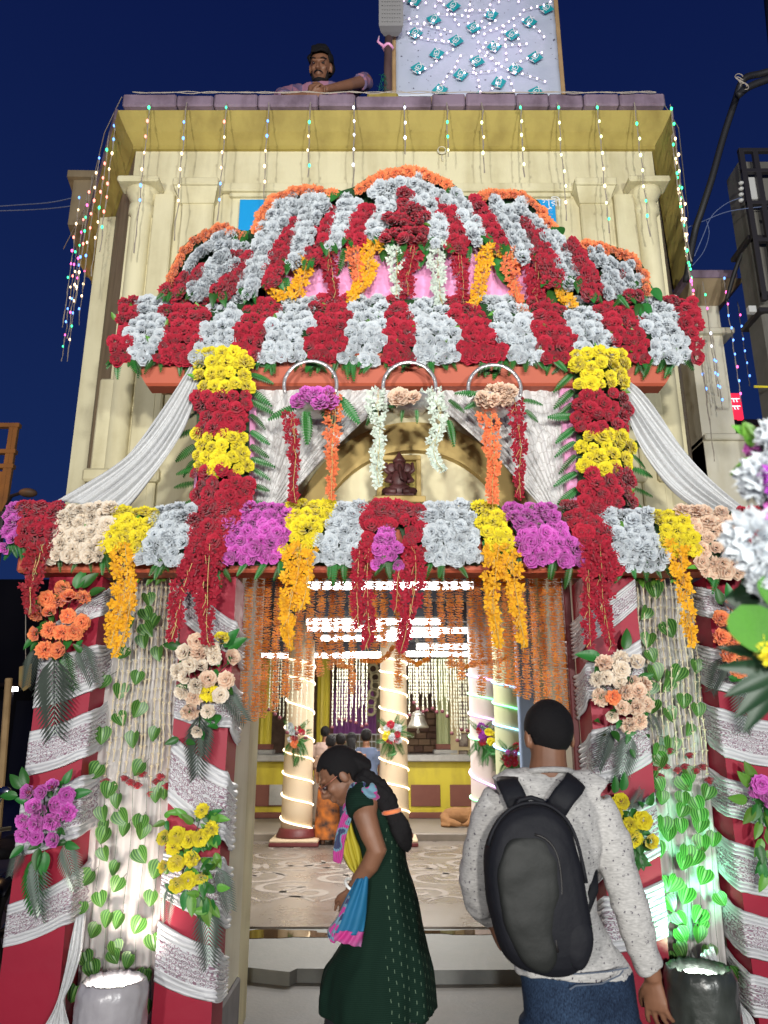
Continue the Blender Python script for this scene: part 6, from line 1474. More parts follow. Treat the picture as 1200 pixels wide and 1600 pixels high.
SD = [
 ('gold', [[(424, 435, 12), (430, 452, 12), (438, 466, 8)]], 'golden spray at the left corner of the pink backcloth'),
 ('gold', [[(474, 400, 13), (474, 430, 13), (462, 458, 13), (450, 466, 9)]], 'golden spray beside the left corner of the pink backcloth'),
 ('red', [[(510, 388, 16), (516, 420, 10), (522, 455, 8), (520, 466, 5)]], 'red spray over the left part of the pink backcloth'),
 ('orange', [[(552, 384, 12), (556, 410, 11), (560, 440, 5)]], 'coral spray over the pink backcloth, left of centre'),
 ('gold', [[(584, 378, 16), (578, 402, 16), (572, 430, 14), (560, 452, 10), (546, 468, 6)]], 'golden spray curling over the pink backcloth, left of centre'),
 ('palewhite', [[(616, 384, 14), (618, 410, 10), (620, 440, 8), (616, 462, 6)]], 'white spray left of the middle of the pink backcloth'),
 ('red', [[(644, 380, 20), (640, 410, 16), (634, 440, 12), (636, 462, 10)]], 'red spray in the middle of the pink backcloth'),
 ('palewhite', [[(682, 374, 14), (682, 410, 12), (684, 440, 10), (688, 474, 7)]], 'white spray right of the middle of the pink backcloth'),
 ('red', [[(716, 380, 16), (718, 410, 12), (722, 440, 8), (722, 464, 7)]], 'red spray right of the right-hand white spray'),
 ('gold', [[(760, 385, 13), (756, 412, 12), (750, 440, 9), (744, 466, 10), (738, 480, 6)]], 'golden spray over the pink backcloth, right of centre'),
 ('gold', [[(772, 382, 10), (778, 400, 10)]], 'short golden tuft beside the coral spray'),
 ('orange', [[(798, 386, 13), (798, 420, 13), (804, 450, 9), (812, 480, 6), (822, 494, 4)]], 'coral spray at the right of the pink backcloth'),
 ('red', [[(836, 398, 20), (838, 430, 18), (836, 462, 12)]], 'red spray at the right corner of the pink backcloth'),
 ('gold', [[(866, 420, 13), (872, 445, 12), (884, 468, 11), (894, 480, 8)]], 'golden spray on the right shoulder above the awning')]
for i, (c, st_, lab) in enumerate(SD): spray(st_, c, 3.97, lab, 950 + i, 6.2)
r = random.Random(77); rt = thing('leaf_sprig', P(640, 460, 4.0), 'green leaves tucked between the sprays over the pink backcloth', 'leaves')
for (u, v) in ((503, 400), (540, 395), (548, 408), (663, 390), (697, 390), (735, 392), (775, 410), (782, 420), (845, 430), (655, 385), (446, 440), (600, 392), (890, 470), (868, 455), (520, 440)): leaf(BROAD + FERN, 'leaf', rt, P(u, v - 8, 3.99), (r.uniform(-.4, .4), -.1, -1), r.uniform(28, 44) * PXM(v, 4), r=r)

# ---- hanging baskets
def basket(uc, v_top, ub, vb, lab, fl, stuff_):
    Y = 3.70; root = thing('hanging_basket', P(uc, vb, Y), lab, 'basket')
    top = P(uc, v_top, Y); c = P(uc, vb, Y); R = 41 * PXM(590, Y); h = (top.z - c.z); zc = top.z - R
    b = MB(); pts = []
    for k in range(37):
        a = -.35 + (pi + .7) * k / 36; pts.append(Vector((c.x + R * cos(a), Y, zc + R * sin(a))))
    b.tube(pts, [(.006, .010)] * 37, 8, up=(0, 1, 0)); b.build('hoop', M['silver'], root, smooth=True)
    cb = P(ub, vb + 4, Y - .0)
    b = MB(); b.lathe([(.03, -.035), (.075, -.03), (.10, 0), (.115, .035), (.12, .036), (.112, .025), (.095, .0)], (cb.x, Y, cb.z), 24); b.build('bowl', M['silver'], root, smooth=True)
    r = random.Random(int(uc))
    for (col, u0, u1, v0, v1, n) in fl:
        for i in range(n):
            u = r.uniform(u0, u1); v = r.uniform(v0, v1); place(r.choice(rose(col)), 'rose', root, P(u, v, Y - .13 + r.uniform(-.02, .05)), (r.uniform(-.5, .5), -1, .4), 12 * PXM(v, Y) * r.uniform(.85, 1.15), r=r)
    for (u, v, dx, dz, ln) in stuff_: leaf(FERN, 'fern_leaf', root, P(u, v, Y - .03), (dx, -.1, dz), ln * PXM(v, Y), r=r)
    return root
basket(484, 564, 490, 634, 'silver hoop basket with magenta flowers hanging left under the upper beam', [('magenta', 465, 518, 612, 628, 12), ('orange', 500, 520, 614, 622, 2)], [(465, 634, -1, -.5, 52), (500, 628, .5, -1, 48), (530, 620, .7, -1, 56), (478, 640, .1, -1, 60), (484, 634, -.2, -1, 26)])
basket(640, 566, 640, 632, 'silver hoop basket with peach and white flowers hanging in the middle under the upper beam', [('peach', 618, 655, 612, 628, 8)], [(590, 630, -.6, -1, 36), (605, 636, .6, .1, 40), (700, 624, .7, -.6, 34), (700, 655, .3, -1, 44), (650, 636, .2, -1, 24), (630, 636, -.2, -1, 22)])
basket(774, 570, 770, 634, 'silver hoop basket with peach flowers hanging right under the upper beam', [('peach', 752, 808, 606, 630, 12)], [(755, 618, -1, .25, 44), (755, 625, -1, -.5, 34), (815, 625, 1, -.1, 34), (820, 640, .8, -.8, 28)])
SB = [('red', [[(456, 645, 13), (458, 690, 12), (462, 720, 7), (458, 745, 3), (460, 785, 6)]], 'red spray trailing from the left hanging basket'), ('orange', [[(522, 618, 12), (520, 660, 12), (518, 700, 8), (518, 740, 6), (516, 780, 4)]], 'coral spray trailing from the left hanging basket'),
 ('palewhite', [[(590, 608, 14), (588, 640, 15), (592, 670, 10), (590, 710, 9), (588, 740, 6), (592, 758, 4)]], 'white spray trailing left from the middle basket'), ('palewhite', [[(672, 608, 16), (686, 640, 14), (684, 670, 10), (674, 700, 7), (682, 725, 6), (692, 735, 4)]], 'white spray trailing right from the middle basket'),
 ('orange', [[(764, 646, 20), (766, 680, 13), (772, 720, 10), (768, 760, 7), (770, 786, 6)]], 'coral spray trailing from the right hanging basket'), ('red', [[(800, 622, 15), (808, 660, 12), (812, 700, 9), (810, 740, 6), (812, 778, 4)]], 'red spray trailing from the right hanging basket')]
for i, (c, st_, lab) in enumerate(SB): spray(st_, c, 3.66, lab, 980 + i, 6.8)

# ---- marigold strings in the doorway
mg = [rose_mesh('marigold', PET['marigold'], 80 + s, .8, .07, [(5, 28, .4), (7, 62, .4), (8, 95, .35), (6, 128, .3)]) for s in range(3)]
STR = [(391, 381, 1130), (407, 398, 1122), (419, 412, 1117), (437, 431, 1108), (452, 449, 1088), (470, 465, 1077), (486, 481, 1064), (503, 500, 1055), (519, 518, 1044), (534, 533, 1041), (553, 552, 1080), (585, 584, 1012), (601, 601, 1008), (622, 620, 1075), (669, 670, 1012), (687, 688, 1017), (702, 703, 1040), (717, 719, 1062), (735, 737, 1038), (746, 750, 1088), (761, 765, 1054), (773, 777, 1066), (787, 792, 1075), (800, 805, 1082), (815, 823, 1088), (830, 838, 1101), (846, 855, 1108), (862, 872, 1118), (875, 886, 1130)]
for i, (ut, ub, vb) in enumerate(STR):
    Y = 4.24; x = Xat(ut, 905, Y); zt_ = Zat(902, Y); zb_ = Zat(vb, Y); r = random.Random(2000 + i)
    root = thing('marigold_string', (x, Y, zt_), f'string of orange marigolds hanging in the doorway, {ORD[i]} from the left', 'garland', 'marigold strings across the doorway')
    b = MB(); b.tube([(x, Y, Zat(893, Y)), (x + .003, Y, (zt_ + zb_) / 2), (x, Y, zb_)], .0015, 4); b.build('thread', M['wire'], root)
    z = zt_; sw = r.uniform(-.008, .008)
    while z > zb_:
        f = (zt_ - z) / (zt_ - zb_); o = place(r.choice(mg), 'marigold', root, (x + sw * sin(f * 3) + r.uniform(-.003, .003), Y + r.uniform(-.003, .003), z), (r.uniform(-.22, .22), r.uniform(-.35, .1), 1), .0235 * r.uniform(.88, 1.15), r=r, zs=1.15); z -= r.uniform(.025, .031)
# orange swag garland joining them further in
def swg(pts, lab, Y, m, w=4):
    b = MB(); r = random.Random(5); root = thing('marigold_swag', P(*pts[0], Y), lab, 'garland'); 
    for k in range(len(pts) - 1):
        n = max(2, int(math.hypot(pts[k + 1][0] - pts[k][0], pts[k + 1][1] - pts[k][1]) / 4))
        for j in range(n):
            f = j / n; u = pts[k][0] * (1 - f) + pts[k + 1][0] * f; v = pts[k][1] * (1 - f) + pts[k + 1][1] * f; place(r.choice(mg), 'marigold', root, P(u, v, Y), (pts[k + 1][0] - pts[k][0], r.uniform(-8, 8), -(pts[k + 1][1] - pts[k][1])), w * PXM(v, Y), r=r, zs=1.3)
swg([(505, 1005), (515, 1025), (530, 1040), (555, 1044)], 'orange garland looped between strings at the left of the doorway', 5.6, mg)
swg([(566, 1032), (590, 1034), (605, 1025), (616, 1008)], 'orange garland loop left of the door centre', 5.6, mg)
swg([(620, 1008), (632, 1028), (652, 1038), (668, 1030), (680, 1005)], 'orange garland loop right of the door centre', 5.6, mg)
swg([(700, 1036), (725, 1042), (750, 1036), (775, 1034), (795, 1026)], 'orange garland loop at the right of the doorway', 5.6, mg)
# ================================================================== bouquets tied to the pillars
def bouquet(label, blooms, leaves_, palms, Y, seed, green=BROAD, size=12, nleaf=22):
    """blooms: (u, v, colour)"""
    r = random.Random(seed); cu = sum(q[0] for q in blooms) / len(blooms); cv = sum(q[1] for q in blooms) / len(blooms)
    root = thing('bouquet', P(cu, cv, Y), label, 'bouquet')
    mb = MB(); base = P(cu, cv + 20, Y + .12)
    for u, v, c in blooms:
        y = Y - r.uniform(0, .05); p = P(u, v, y); n = Vector(((u - cu) / 90, -1, -(v - cv) / 110 + .1)) + Vector((r.uniform(-.55, .55), 0, r.uniform(-.55, .4)))
        place(r.choice(rose(c, r.choice(['rose', 'carnation', 'rose', 'bud']))), 'rose', root, p, n, size * PXM(v, y) * r.uniform(.88, 1.12), r=r)
        mb.tube([base, p + Vector((0, .03, 0))], .0025, 4)
    mb.tube([base, base + Vector((0, 0, -.12))], .012, 6); tag(mb.build('stems', M['darkgreen'], root), kind='stuff')
    us = [q[0] for q in blooms]; vs = [q[1] for q in blooms]
    for i in range(nleaf):
        u = r.uniform(min(us), max(us)); v = r.uniform(min(vs), max(vs) + 18); leaf(green, 'leaf', root, P(u, v, Y + .02), (r.uniform(-1, 1), -.5, r.uniform(-1, .8)), r.uniform(15, 26) * PXM(v, Y), r=r)
    for (u, v, dx, dz, ln) in leaves_: leaf(green, 'leaf', root, P(u, v, Y + .01), (dx, -.25, dz), ln * PXM(v, Y), r=r)
    for (u, v, u2, v2, g) in palms:
        a = P(u, v, Y + .03); c = P(u2, v2, Y + .0); leaf(PALMG if g else PALM, 'palm_leaf', root, a, c - a, (c - a).length, r=r)
    return root
YQ = GY - .10
bouquet('coral orange rose bouquet high on the far left pillar', [(98, 918, 'orange'), (72, 935, 'orange'), (90, 938, 'orange'), (108, 935, 'orange'), (130, 932, 'orange'), (56, 958, 'orange'), (78, 958, 'orange'), (106, 962, 'orange'), (128, 972, 'orange'), (56, 990, 'orange'), (76, 985, 'orange'), (96, 988, 'orange'), (116, 988, 'orange'), (70, 1016, 'orange'), (92, 1016, 'orange')], [(118, 920, .4, 1, 34), (126, 918, .8, .8, 34), (138, 930, 1, .4, 30), (60, 1000, -.4, -.6, 20)], [(85, 1015, 82, 1150, 0), (60, 1005, 38, 1072, 0), (125, 1000, 142, 1062, 0), (100, 1010, 105, 1075, 1)], YQ, 1)
bouquet('pale peach bouquet with one yellow bloom on the inner left pillar', [(307, 1002, 'peach'), (310, 1018, 'peach'), (332, 1014, 'cream'), (346, 1002, 'yellow'), (334, 1028, 'cream'), (288, 1020, 'cream'), (361, 1028, 'peach'), (296, 1038, 'cream'), (314, 1042, 'cream'), (278, 1050, 'cream'), (290, 1056, 'cream'), (325, 1060, 'peach'), (353, 1062, 'peach'), (304, 1072, 'cream'), (282, 1082, 'cream'), (304, 1090, 'peach'), (326, 1082, 'yellow'), (345, 1086, 'cream'), (296, 1114, 'peach'), (324, 1112, 'cream'), (309, 1142, 'cream')], [(350, 1012, .6, 1, 36), (356, 1016, .9, .6, 36), (284, 1010, -1, .1, 30)], [(340, 1070, 385, 1125, 0), (312, 1110, 306, 1215, 0), (350, 1010, 388, 1000, 0), (322, 1120, 318, 1180, 0)], YQ, 2)
bouquet('bright magenta bouquet low on the far left pillar', [(44, 1238, 'magenta'), (66, 1238, 'magenta'), (82, 1230, 'magenta'), (104, 1242, 'magenta'), (54, 1262, 'magenta'), (60, 1272, 'magenta'), (88, 1258, 'magenta'), (106, 1268, 'magenta'), (34, 1284, 'magenta'), (56, 1288, 'magenta'), (80, 1285, 'magenta'), (34, 1306, 'magenta'), (56, 1308, 'magenta'), (84, 1312, 'magenta')], [(42, 1228, -.4, 1, 30), (34, 1232, -.7, .8, 30), (28, 1244, -1, .1, 28), (112, 1242, 1, .2, 30), (100, 1225, .5, 1, 24), (62, 1325, 0, -1, 34), (70, 1330, .1, -1, 36)], [(60, 1325, 38, 1450, 1), (38, 1318, 14, 1370, 0), (100, 1310, 118, 1385, 0), (56, 1330, 60, 1430, 0)], YQ, 3)
bouquet('yellow rose bouquet with much green leaf low on the inner left pillar', [(315, 1266, 'yellow'), (331, 1294, 'yellow'), (254, 1308, 'yellow'), (276, 1304, 'yellow'), (294, 1312, 'yellow'), (314, 1310, 'yellow'), (270, 1324, 'yellow'), (298, 1342, 'yellow'), (258, 1354, 'yellow'), (274, 1350, 'yellow'), (294, 1376, 'yellow'), (314, 1374, 'yellow'), (276, 1384, 'yellow')], [(330 + (i * 37) % 20 - 10, 1260 + i * 9, .5 * ((i % 3) - 1), -1 + (i % 4) * .5, 26) for i in range(20)] + [(300, 1395, .1, -1, 34), (312, 1400, .2, -1, 38), (292, 1390, -.1, -1, 30), (322, 1400, .1, -1, 44)], [(322, 1400, 330, 1515, 0), (338, 1350, 364, 1420, 0), (268, 1380, 254, 1440, 0)], YQ, 4, BROAD + BROADL, 11.5, 40)
bouquet('peach carnation bouquet high on the inner right pillar', [(944, 1034, 'peach'), (970, 1028, 'cream'), (994, 1034, 'cream'), (972, 1046, 'cream'), (932, 1062, 'cream'), (948, 1058, 'cream'), (968, 1064, 'cream'), (988, 1064, 'peach'), (1008, 1068, 'peach'), (938, 1090, 'peach'), (958, 1090, 'orange'), (980, 1082, 'peach'), (998, 1078, 'peach'), (974, 1106, 'peach'), (996, 1106, 'peach'), (1010, 1100, 'peach'), (956, 1118, 'cream'), (984, 1134, 'peach'), (1000, 1128, 'peach')], [(940, 1030, -1, .3, 40), (975, 1015, .3, 1, 34), (985, 1170, .2, -.6, 16)], [(955, 1130, 936, 1200, 0), (985, 1140, 972, 1222, 0), (1010, 1110, 1035, 1148, 0), (945, 1030, 915, 1022, 0), (980, 1012, 984, 992, 0)], YQ, 5)
bouquet('coral rose bouquet on the far right pillar beside the near white carnations', [(1145, 944, 'orange'), (1128, 965, 'orange'), (1128, 995, 'orange'), (1146, 998, 'orange'), (1140, 1022, 'orange'), (1162, 1020, 'orange'), (1172, 1028, 'orange'), (1156, 1047, 'orange')], [(1140, 940, -.1, 1, 30), (1128, 945, -.3, 1, 28)], [(1132, 1022, 1112, 1080, 0), (1162, 1052, 1166, 1142, 0)], YQ, 6, nleaf=12)
bouquet('yellow bouquet on the inner right pillar at the elbow of the man', [(970, 1252, 'yellow'), (960, 1270, 'yellow'), (984, 1290, 'yellow'), (1005, 1282, 'yellow'), (992, 1312, 'yellow'), (1014, 1314, 'yellow'), (966, 1300, 'yellow')], [(996, 1280 + i * 8, .6 * ((i % 3) - 1), -1 + (i % 3) * .4, 22) for i in range(9)] + [(960, 1240, .1, 1, 28), (972, 1236, .2, 1, 30), (1000, 1335, .1, -1, 24)], [(985, 1270, 1004, 1236, 0)], YQ, 7, BROAD, 13, 26)
bouquet('magenta bouquet with trailing greenery low on the far right pillar', [(1182, 1234, 'magenta'), (1196, 1240, 'magenta'), (1190, 1226, 'magenta'), (1206, 1250, 'magenta')], [(1176, 1230, -.8, .8, 34), (1180, 1222, -.5, 1, 36), (1168, 1250, -1, .1, 34), (1178, 1262, -.6, -.6, 34)] + [(1184 + (i * 13) % 18, 1256 + i * 9, .5 * ((i % 3) - 1), -1, 30) for i in range(13)], [(1180, 1225, 1162, 1208, 1)], YQ, 8, BROAD + BROADL, 14, 24)

# ================================================================== jasmine strings and leafy vines over the white panels
jm2 = mat('jasmine_thread', (.60, .52, .36), .7)
def jasmine(panel, tops, bots, v0, ends, Y, lab):
    for i, (ut, ub, ve) in enumerate(zip(tops, bots, ends)):
        r = random.Random(5000 + i + (100 if panel == 'right' else 0)); a = P(ut, v0, Y - r.uniform(0, .03)); c = P(ub, ve, a.y); root = thing('jasmine_string', a, f'cream jasmine string over the {panel} white panel, {ORD[i]} from the left', 'garland', f'jasmine strings over the {panel} white panel')
        mb = MB(); d = c - a; n = int(d.length / .052)
        for k in range(n):
            p = a + d * (k / n) + Vector((.004 * sin(k * .9), 0, 0)); q = a + d * ((k + 1) / n) + Vector((.004 * sin(k * .9 + .9), 0, 0))
            mb.tube([p, p.lerp(q, .3), q], [.0062, .0036, .002], 5)
            for s in (-1, 1):
                if r.random() < .8: mb.tube([q, q + Vector((s * .008, -.003, .004 + r.uniform(-.004, .008)))], [.002, .004], 4)
        tag(mb.build('jasmine_buds', jm2, root), kind='stuff')
        if r.random() < .9: place(r.choice(rose('darkred', 'bud')), 'rosebud', root, c + Vector((0, 0, -.012)), (r.uniform(-.2, .2), -.2, -1), .026, r=r)
jasmine('left', [199, 207, 214, 222, 231, 238, 245, 252, 259, 266, 272], [165, 176, 183, 196, 205, 215, 222, 236, 246, 252, 262], 903, [1213, 1190, 1226, 1208, 1215, 1220, 1200, 1232, 1212, 1205, 1220], 4.03, '')
jasmine('right', [994, 1003, 1012, 1020, 1029, 1038, 1047, 1055, 1062, 1070, 1078], [1012, 1022, 1030, 1040, 1046, 1058, 1068, 1076, 1086, 1098, 1106], 903, [1198, 1192, 1205, 1190, 1165, 1195, 1190, 1172, 1196, 1190, 1210], 4.03, '')
# pelmet of little leaves and petals on top of the strings
for side, ua, ub in (('left', 200, 282), ('right', 990, 1082)):
    r = random.Random(61 if side == 'left' else 62); root = thing('leaf_pelmet', P((ua + ub) / 2, 905, 4.0), f'pelmet of small green and coral leaves over the {side} white panel', 'leaves')
    for i in range(26): u = r.uniform(ua, ub); leaf(BROADL if r.random() < .7 else [broad_mesh('leaf', PET['orange'])], 'leaf', root, P(u, 898 + r.uniform(-6, 4), 4.0), (r.uniform(-1, 1), -.4, r.uniform(-1, .3)), r.uniform(12, 22) * PXM(900, 4), r=r)
LV = [(x / 3, 1160 + y / 3) for x, y in ((555, 290), (480, 350), (500, 415), (495, 450), (485, 540), (560, 370), (595, 425), (665, 390), (670, 430), (650, 545), (550, 610), (560, 680), (425, 650), (465, 750), (385, 795), (515, 845), (455, 900), (570, 850), (660, 870), (715, 745), (745, 610), (715, 950), (535, 980), (525, 1025), (395, 1030), (430, 1075), (615, 1040), (680, 1110), (355, 1190), (680, 1260), (465, 150), (515, 235), (665, 140), (740, 265), (780, 240))] + [(x / 3, 760 + y / 3) for x, y in ((690, 550), (605, 660), (680, 620), (680, 690), (735, 655), (670, 745), (590, 800), (745, 800), (650, 915), (565, 975), (655, 1060), (555, 1110), (480, 1180), (630, 1200), (735, 1180), (490, 930))]
RV = [(900 + x / 3.81, 1180 + y / 3.81) for x, y in ((660, 140), (630, 185), (480, 200), (510, 275), (635, 280), (790, 245), (710, 310), (640, 355), (730, 380), (520, 430), (550, 480), (620, 440), (745, 430), (750, 540), (825, 520), (660, 600), (720, 625), (650, 655), (475, 580), (510, 790), (595, 785), (665, 850), (770, 740), (845, 880), (540, 905), (515, 1005), (605, 995), (745, 975), (755, 1030), (610, 1090), (725, 1080), (600, 1180), (545, 1235), (780, 1195), (915, 1330), (490, 50), (440, 130))] + [(860 + x / 3.53, 860 + y / 3.53) for x, y in ((570, 235), (530, 370), (640, 450), (545, 515), (545, 605), (565, 690), (650, 720), (560, 780), (655, 760), (715, 700), (800, 660), (645, 925), (575, 880), (735, 850), (810, 900), (765, 1010), (665, 1090), (600, 1130), (610, 1185))]
def vines(side, pts, ul, ur):
    groups = {}
    for (u, v) in pts:
        f = (v - 905) / 700; a = ul[0] * (1 - f) + ul[1] * f; b_ = ur[0] * (1 - f) + ur[1] * f; k = min(4, max(0, int((u - a) / (b_ - a) * 5))); groups.setdefault(k, []).append((u, v))
    for k in sorted(groups):
        r = random.Random(700 + k + (50 if side == 'right' else 0)); g = sorted(groups[k], key=lambda q: q[1]); s = (k + .5) / 5
        def at(v): f = (v - 905) / 700; return ul[0] * (1 - f) + ul[1] * f + (ur[0] * (1 - f) + ur[1] * f - ul[0] * (1 - f) - ul[1] * f) * s
        root = thing('leaf_vine', P(at(905), 905, 4.03), f'hanging vine with striped heart leaves on the {side} white panel, {ORD[k]} from the left', 'vine', f'leaf vines on the {side} white panel')
        mb = MB(); mb.tube([P(at(v) + 2 * sin(v / 40), v, 4.035) for v in range(905, 1600, 24)], .001, 4)
        for (u, v) in g: mb.tube([P(at(v - 22), v - 22, 4.035), P(u, v - 9, 4.02)], .0013, 4)
        mb.build('stem', M['darkgreen'], root)
        for (u, v) in g:
            for q in range(1):
                leaf(HEART, 'vine_leaf', root, P(u + q * r.uniform(-8, 8), v - 13 + q * 8, 4.015 - .01 * q), (r.uniform(-.7, .7), -.15, -1), r.uniform(20, 26) * PXM(v, 4), (r.uniform(-.5, .5), -1, .1), r=r)
vines('left', LV, (190, 115), (280, 243)); vines('right', RV, (990, 1035), (1082, 1145))

# small bouquets tied to the pillars inside
def small_bq(u, v, Y, cols, lab, seed):
    r = random.Random(seed); bl = [(u + r.uniform(-11, 11), v + r.uniform(-16, 12), cols[i % len(cols)]) for i in range(11)]
    bouquet(lab, bl, [], [(u, v + 10, u + r.uniform(-4, 6), v + 46, 1), (u - 6, v + 8, u - 18, v + 30, 1), (u + 6, v + 8, u + 18, v + 30, 1), (u - 4, v - 8, u - 18, v - 24, 1), (u + 4, v - 8, u + 18, v - 24, 1)], Y, seed, PALMG, 5.5, 8)
small_bq(462, 1150, 11.72, ['white', 'red', 'white', 'orange'], 'small red and white bouquet on the left lit pillar inside', 31)
small_bq(613, 1148, 11.72, ['white', 'red', 'white', 'yellow', 'red'], 'small red and white bouquet on the middle lit pillar inside', 32)
small_bq(752, 1150, 9.38, ['purple', 'purple', 'red'], 'small purple bouquet on the pale pink pillar inside', 33)
small_bq(772, 1158, 9.2, ['yellow'], 'small yellow bouquet between the pink and green pillars inside', 34)
small_bq(798, 1182, 8.38, ['red', 'magenta'], 'small crimson bouquet on the green pillar inside', 35)

# ================================================================== up-lights wrapped in plastic
plw = mat('plastic_wrap', (.42, .40, .42), .3, noise_col=(.25, .23, .26), nscale=8, bump=.5, bscale=14, spec=.7)
plk = mat('dark_plastic_wrap', (.03, .035, .03), .3, noise_col=(.10, .11, .10), nscale=7, bump=.6, bscale=14, spec=.7)
def can(u, vtop, lab, m, col, energy, rad=.135, disc=(1, .95, .85)):
    Y = 3.72; c = P(u, vtop, Y); H = c.z; root = thing('flood_lamp', (c.x, Y, 0), lab, 'lamp')
    b = MB(); n = 64; rings = []
    prof = [(rad * (1.12 + .1 * sin(pi * min(1, j / 14))), H * j / 20) for j in range(20)] + [(rad * 1.02, H), (rad * .97, H + .008), (rad * .9, H - .02), (rad * .87, H - .06)]
    def CR(k, z, u):
        q = Vector((cos(2 * pi * k / n) * 3, sin(2 * pi * k / n) * 3, z * 9 + u)); return .10 * (abs(noise.noise(q)) + .5 * abs(noise.noise(q * 2.3))) - .06
    for j, (rr_, z) in enumerate(prof): rings.append([(c.x + rr_ * cos(2 * pi * k / n) * (1 + CR(k, z, u)), Y + rr_ * sin(2 * pi * k / n) * (1 + CR(k, z, u)), z + (.012 * noise.noise(Vector((k * .6, u, 3))) if j >= 19 else 0)) for k in range(n)])
    b.loft(rings, cap=False); b.build('wrapped_case', m, root, smooth=True)
    e = mat('lamp_face', (1, 1, 1), .5, emit=disc, estr=14); b = MB(); b.lathe([(rad * .84, H - .055), (rad * .84, H - .045), (rad * .5, H - .02), (.01, H - .012)], (c.x, Y, 0), 24); b.build('lamp_face', e, root, smooth=True)
    l = bpy.data.lights.new('uplight', 'SPOT'); l.energy = energy; l.color = col; l.spot_size = radians(88); l.spot_blend = .7; l.shadow_soft_size = .05
    o = bpy.data.objects.new('uplight', l); COL.objects.link(o); o.location = (c.x, Y, H + .02); o.rotation_euler = (Vector((c.x + (.02 if u < 600 else .04), 4.10, H + .36)) - Vector(o.location)).to_track_quat('-Z', 'Y').to_euler()
can(178, 1532, 'grey plastic wrapped flood lamp glowing warm white before the left panel', plw, (1, .84, .74), 23)
can(1092, 1512, 'dark plastic wrapped flood lamp glowing greenish white before the right panel', plk, (.25, 1, .52), 44, disc=(.85, 1, .85))

# ================================================================== parapet lights
BC = {'w': (1, .72, .42), 'c': (.75, .8, 1), 'p': (1, .25, .2), 'b': (.12, .3, 1), 'g': (.05, 1, .35), 'm': (1, .12, .45), 'y': (.85, 1, .45)}
BULB = {}
mbb = MB(); mbb.sphere((0, 0, 0), (.0075, .0075, .0115), 8, 6)
for k, c in BC.items(): BULB[k] = mbb.mesh('bulb', mat('bulb_' + {'w': 'warm', 'c': 'cool', 'p': 'coral', 'b': 'blue', 'g': 'green', 'm': 'magenta', 'y': 'lime'}[k], c, .4, emit=c, estr=3.2), True)
GLOW = {}
def led(top, L, seq, lab, seed, start=.10, grp='light strings hanging from the parapet', lean=0, step=.132):
    r = random.Random(seed); root = thing('light_string', top, lab, 'light string', grp); n = max(6, int(L / .07)); pts = [Vector(top) + Vector((.012 * noise.noise(Vector((j * .45, seed, 0))) + lean * j / n, -.004 * (j % 2), -L * j / n)) for j in range(n + 1)]
    b = MB(); b.tube(pts, .0032, 4); b.tube([p + Vector((.006 * sin(i * 1.7), -.003, 0)) for i, p in enumerate(pts)], .0022, 4); b.build('wire', M['wire'], root)
    d = start; i = 0
    while d < L * .94 and i < len(seq):
        f = d / L * n; k = min(n - 1, int(f)); p = pts[k].lerp(pts[k + 1], f - k)
        if seq[i] != '-':
            o = bpy.data.objects.new('bulb', BULB[seq[i]]); COL.objects.link(o); o.parent = root; o.location = p + Vector((r.uniform(-.006, .006), -.012, 0)) - WL[root.name]; s = r.uniform(1, 1.35); o.scale = (s, s, s)
        d += step * r.uniform(.9, 1.1); i += 1
    return root
YL = FY - .235
FRONT = [(235, 1.28, 'gppwwbb'), (292, 1.18, '-bbwwww'), (354, 1.02, 'gpwwwbb'), (420, .86, '-bbwww'), (485, .66, '-gwwg'), (554, .74, 'cccccw'), (632, .46, 'ccccc'), (698, .48, '-ggyg'), (752, .62, '-ywyww'), (812, .66, 'gyyyyy'), (871, 1.02, 'gyyyyywy'), (932, 1.12, 'gyyywwyg'), (991, 1.15, '-gyyyygg')]
for i, (u, L, seq) in enumerate(FRONT):
    led(P(u, 160, YL), L, seq, f'{"pink and blue" if i < 3 else "cool white" if 3 < i < 7 else "greenish" if i > 7 else "small"} bulb string on the parapet front, {ORD[i]} from the left', 40 + i, .06)
LEFT = [((181, 190), 4.77, 1.15, 'bbwwpppg'), ((171, 206), 4.92, 1.3, '-gpppgww'), ((156, 241), 5.2, 1.25, 'bwwpppwb'), ((144, 274), 5.5, 1.25, '-pmggpbww'), ((126, 303), 5.8, 1.35, 'bwwpmmg--'), ((136, 300), 5.9, 1.5, '--pmgmwwbm'), ((130, 372), 6.5, 1.35, 'gmbmwwbgw-'), ((120, 388), 6.6, 1.25, 'gmpwwbbmg'), ((139, 380), 6.45, .9, 'mbmwwbb')]
for i, ((u, v), y, L, seq) in enumerate(LEFT): led(P(u, v, y), L, seq, f'string of red, green and blue bulbs on the left flank, {ORD[i]} from the front corner', 60 + i, .05)
RIGHT = [((2.13, 4.62), 1.35, 'ggwwygwww'), ((2.20, 4.82), 1.5, '-gygwwwyggm'), ((2.28, 5.0), 1.7, 'gwgwgwwwgmp'), ((2.40, 5.25), 1.9, '-gywgwwgmmcb'), ((2.54, 5.55), 2.1, 'gwwgwwgmmcbb'), ((2.70, 5.9), 2.3, '-wggwmmcgcbbb')]
for i, ((x, y), L, seq) in enumerate(RIGHT): led((x, y, 6.08 - .01 * i), L, seq, f'string of green, white and blue bulbs on the right flank, {ORD[i]} from the front corner', 80 + i, .05)
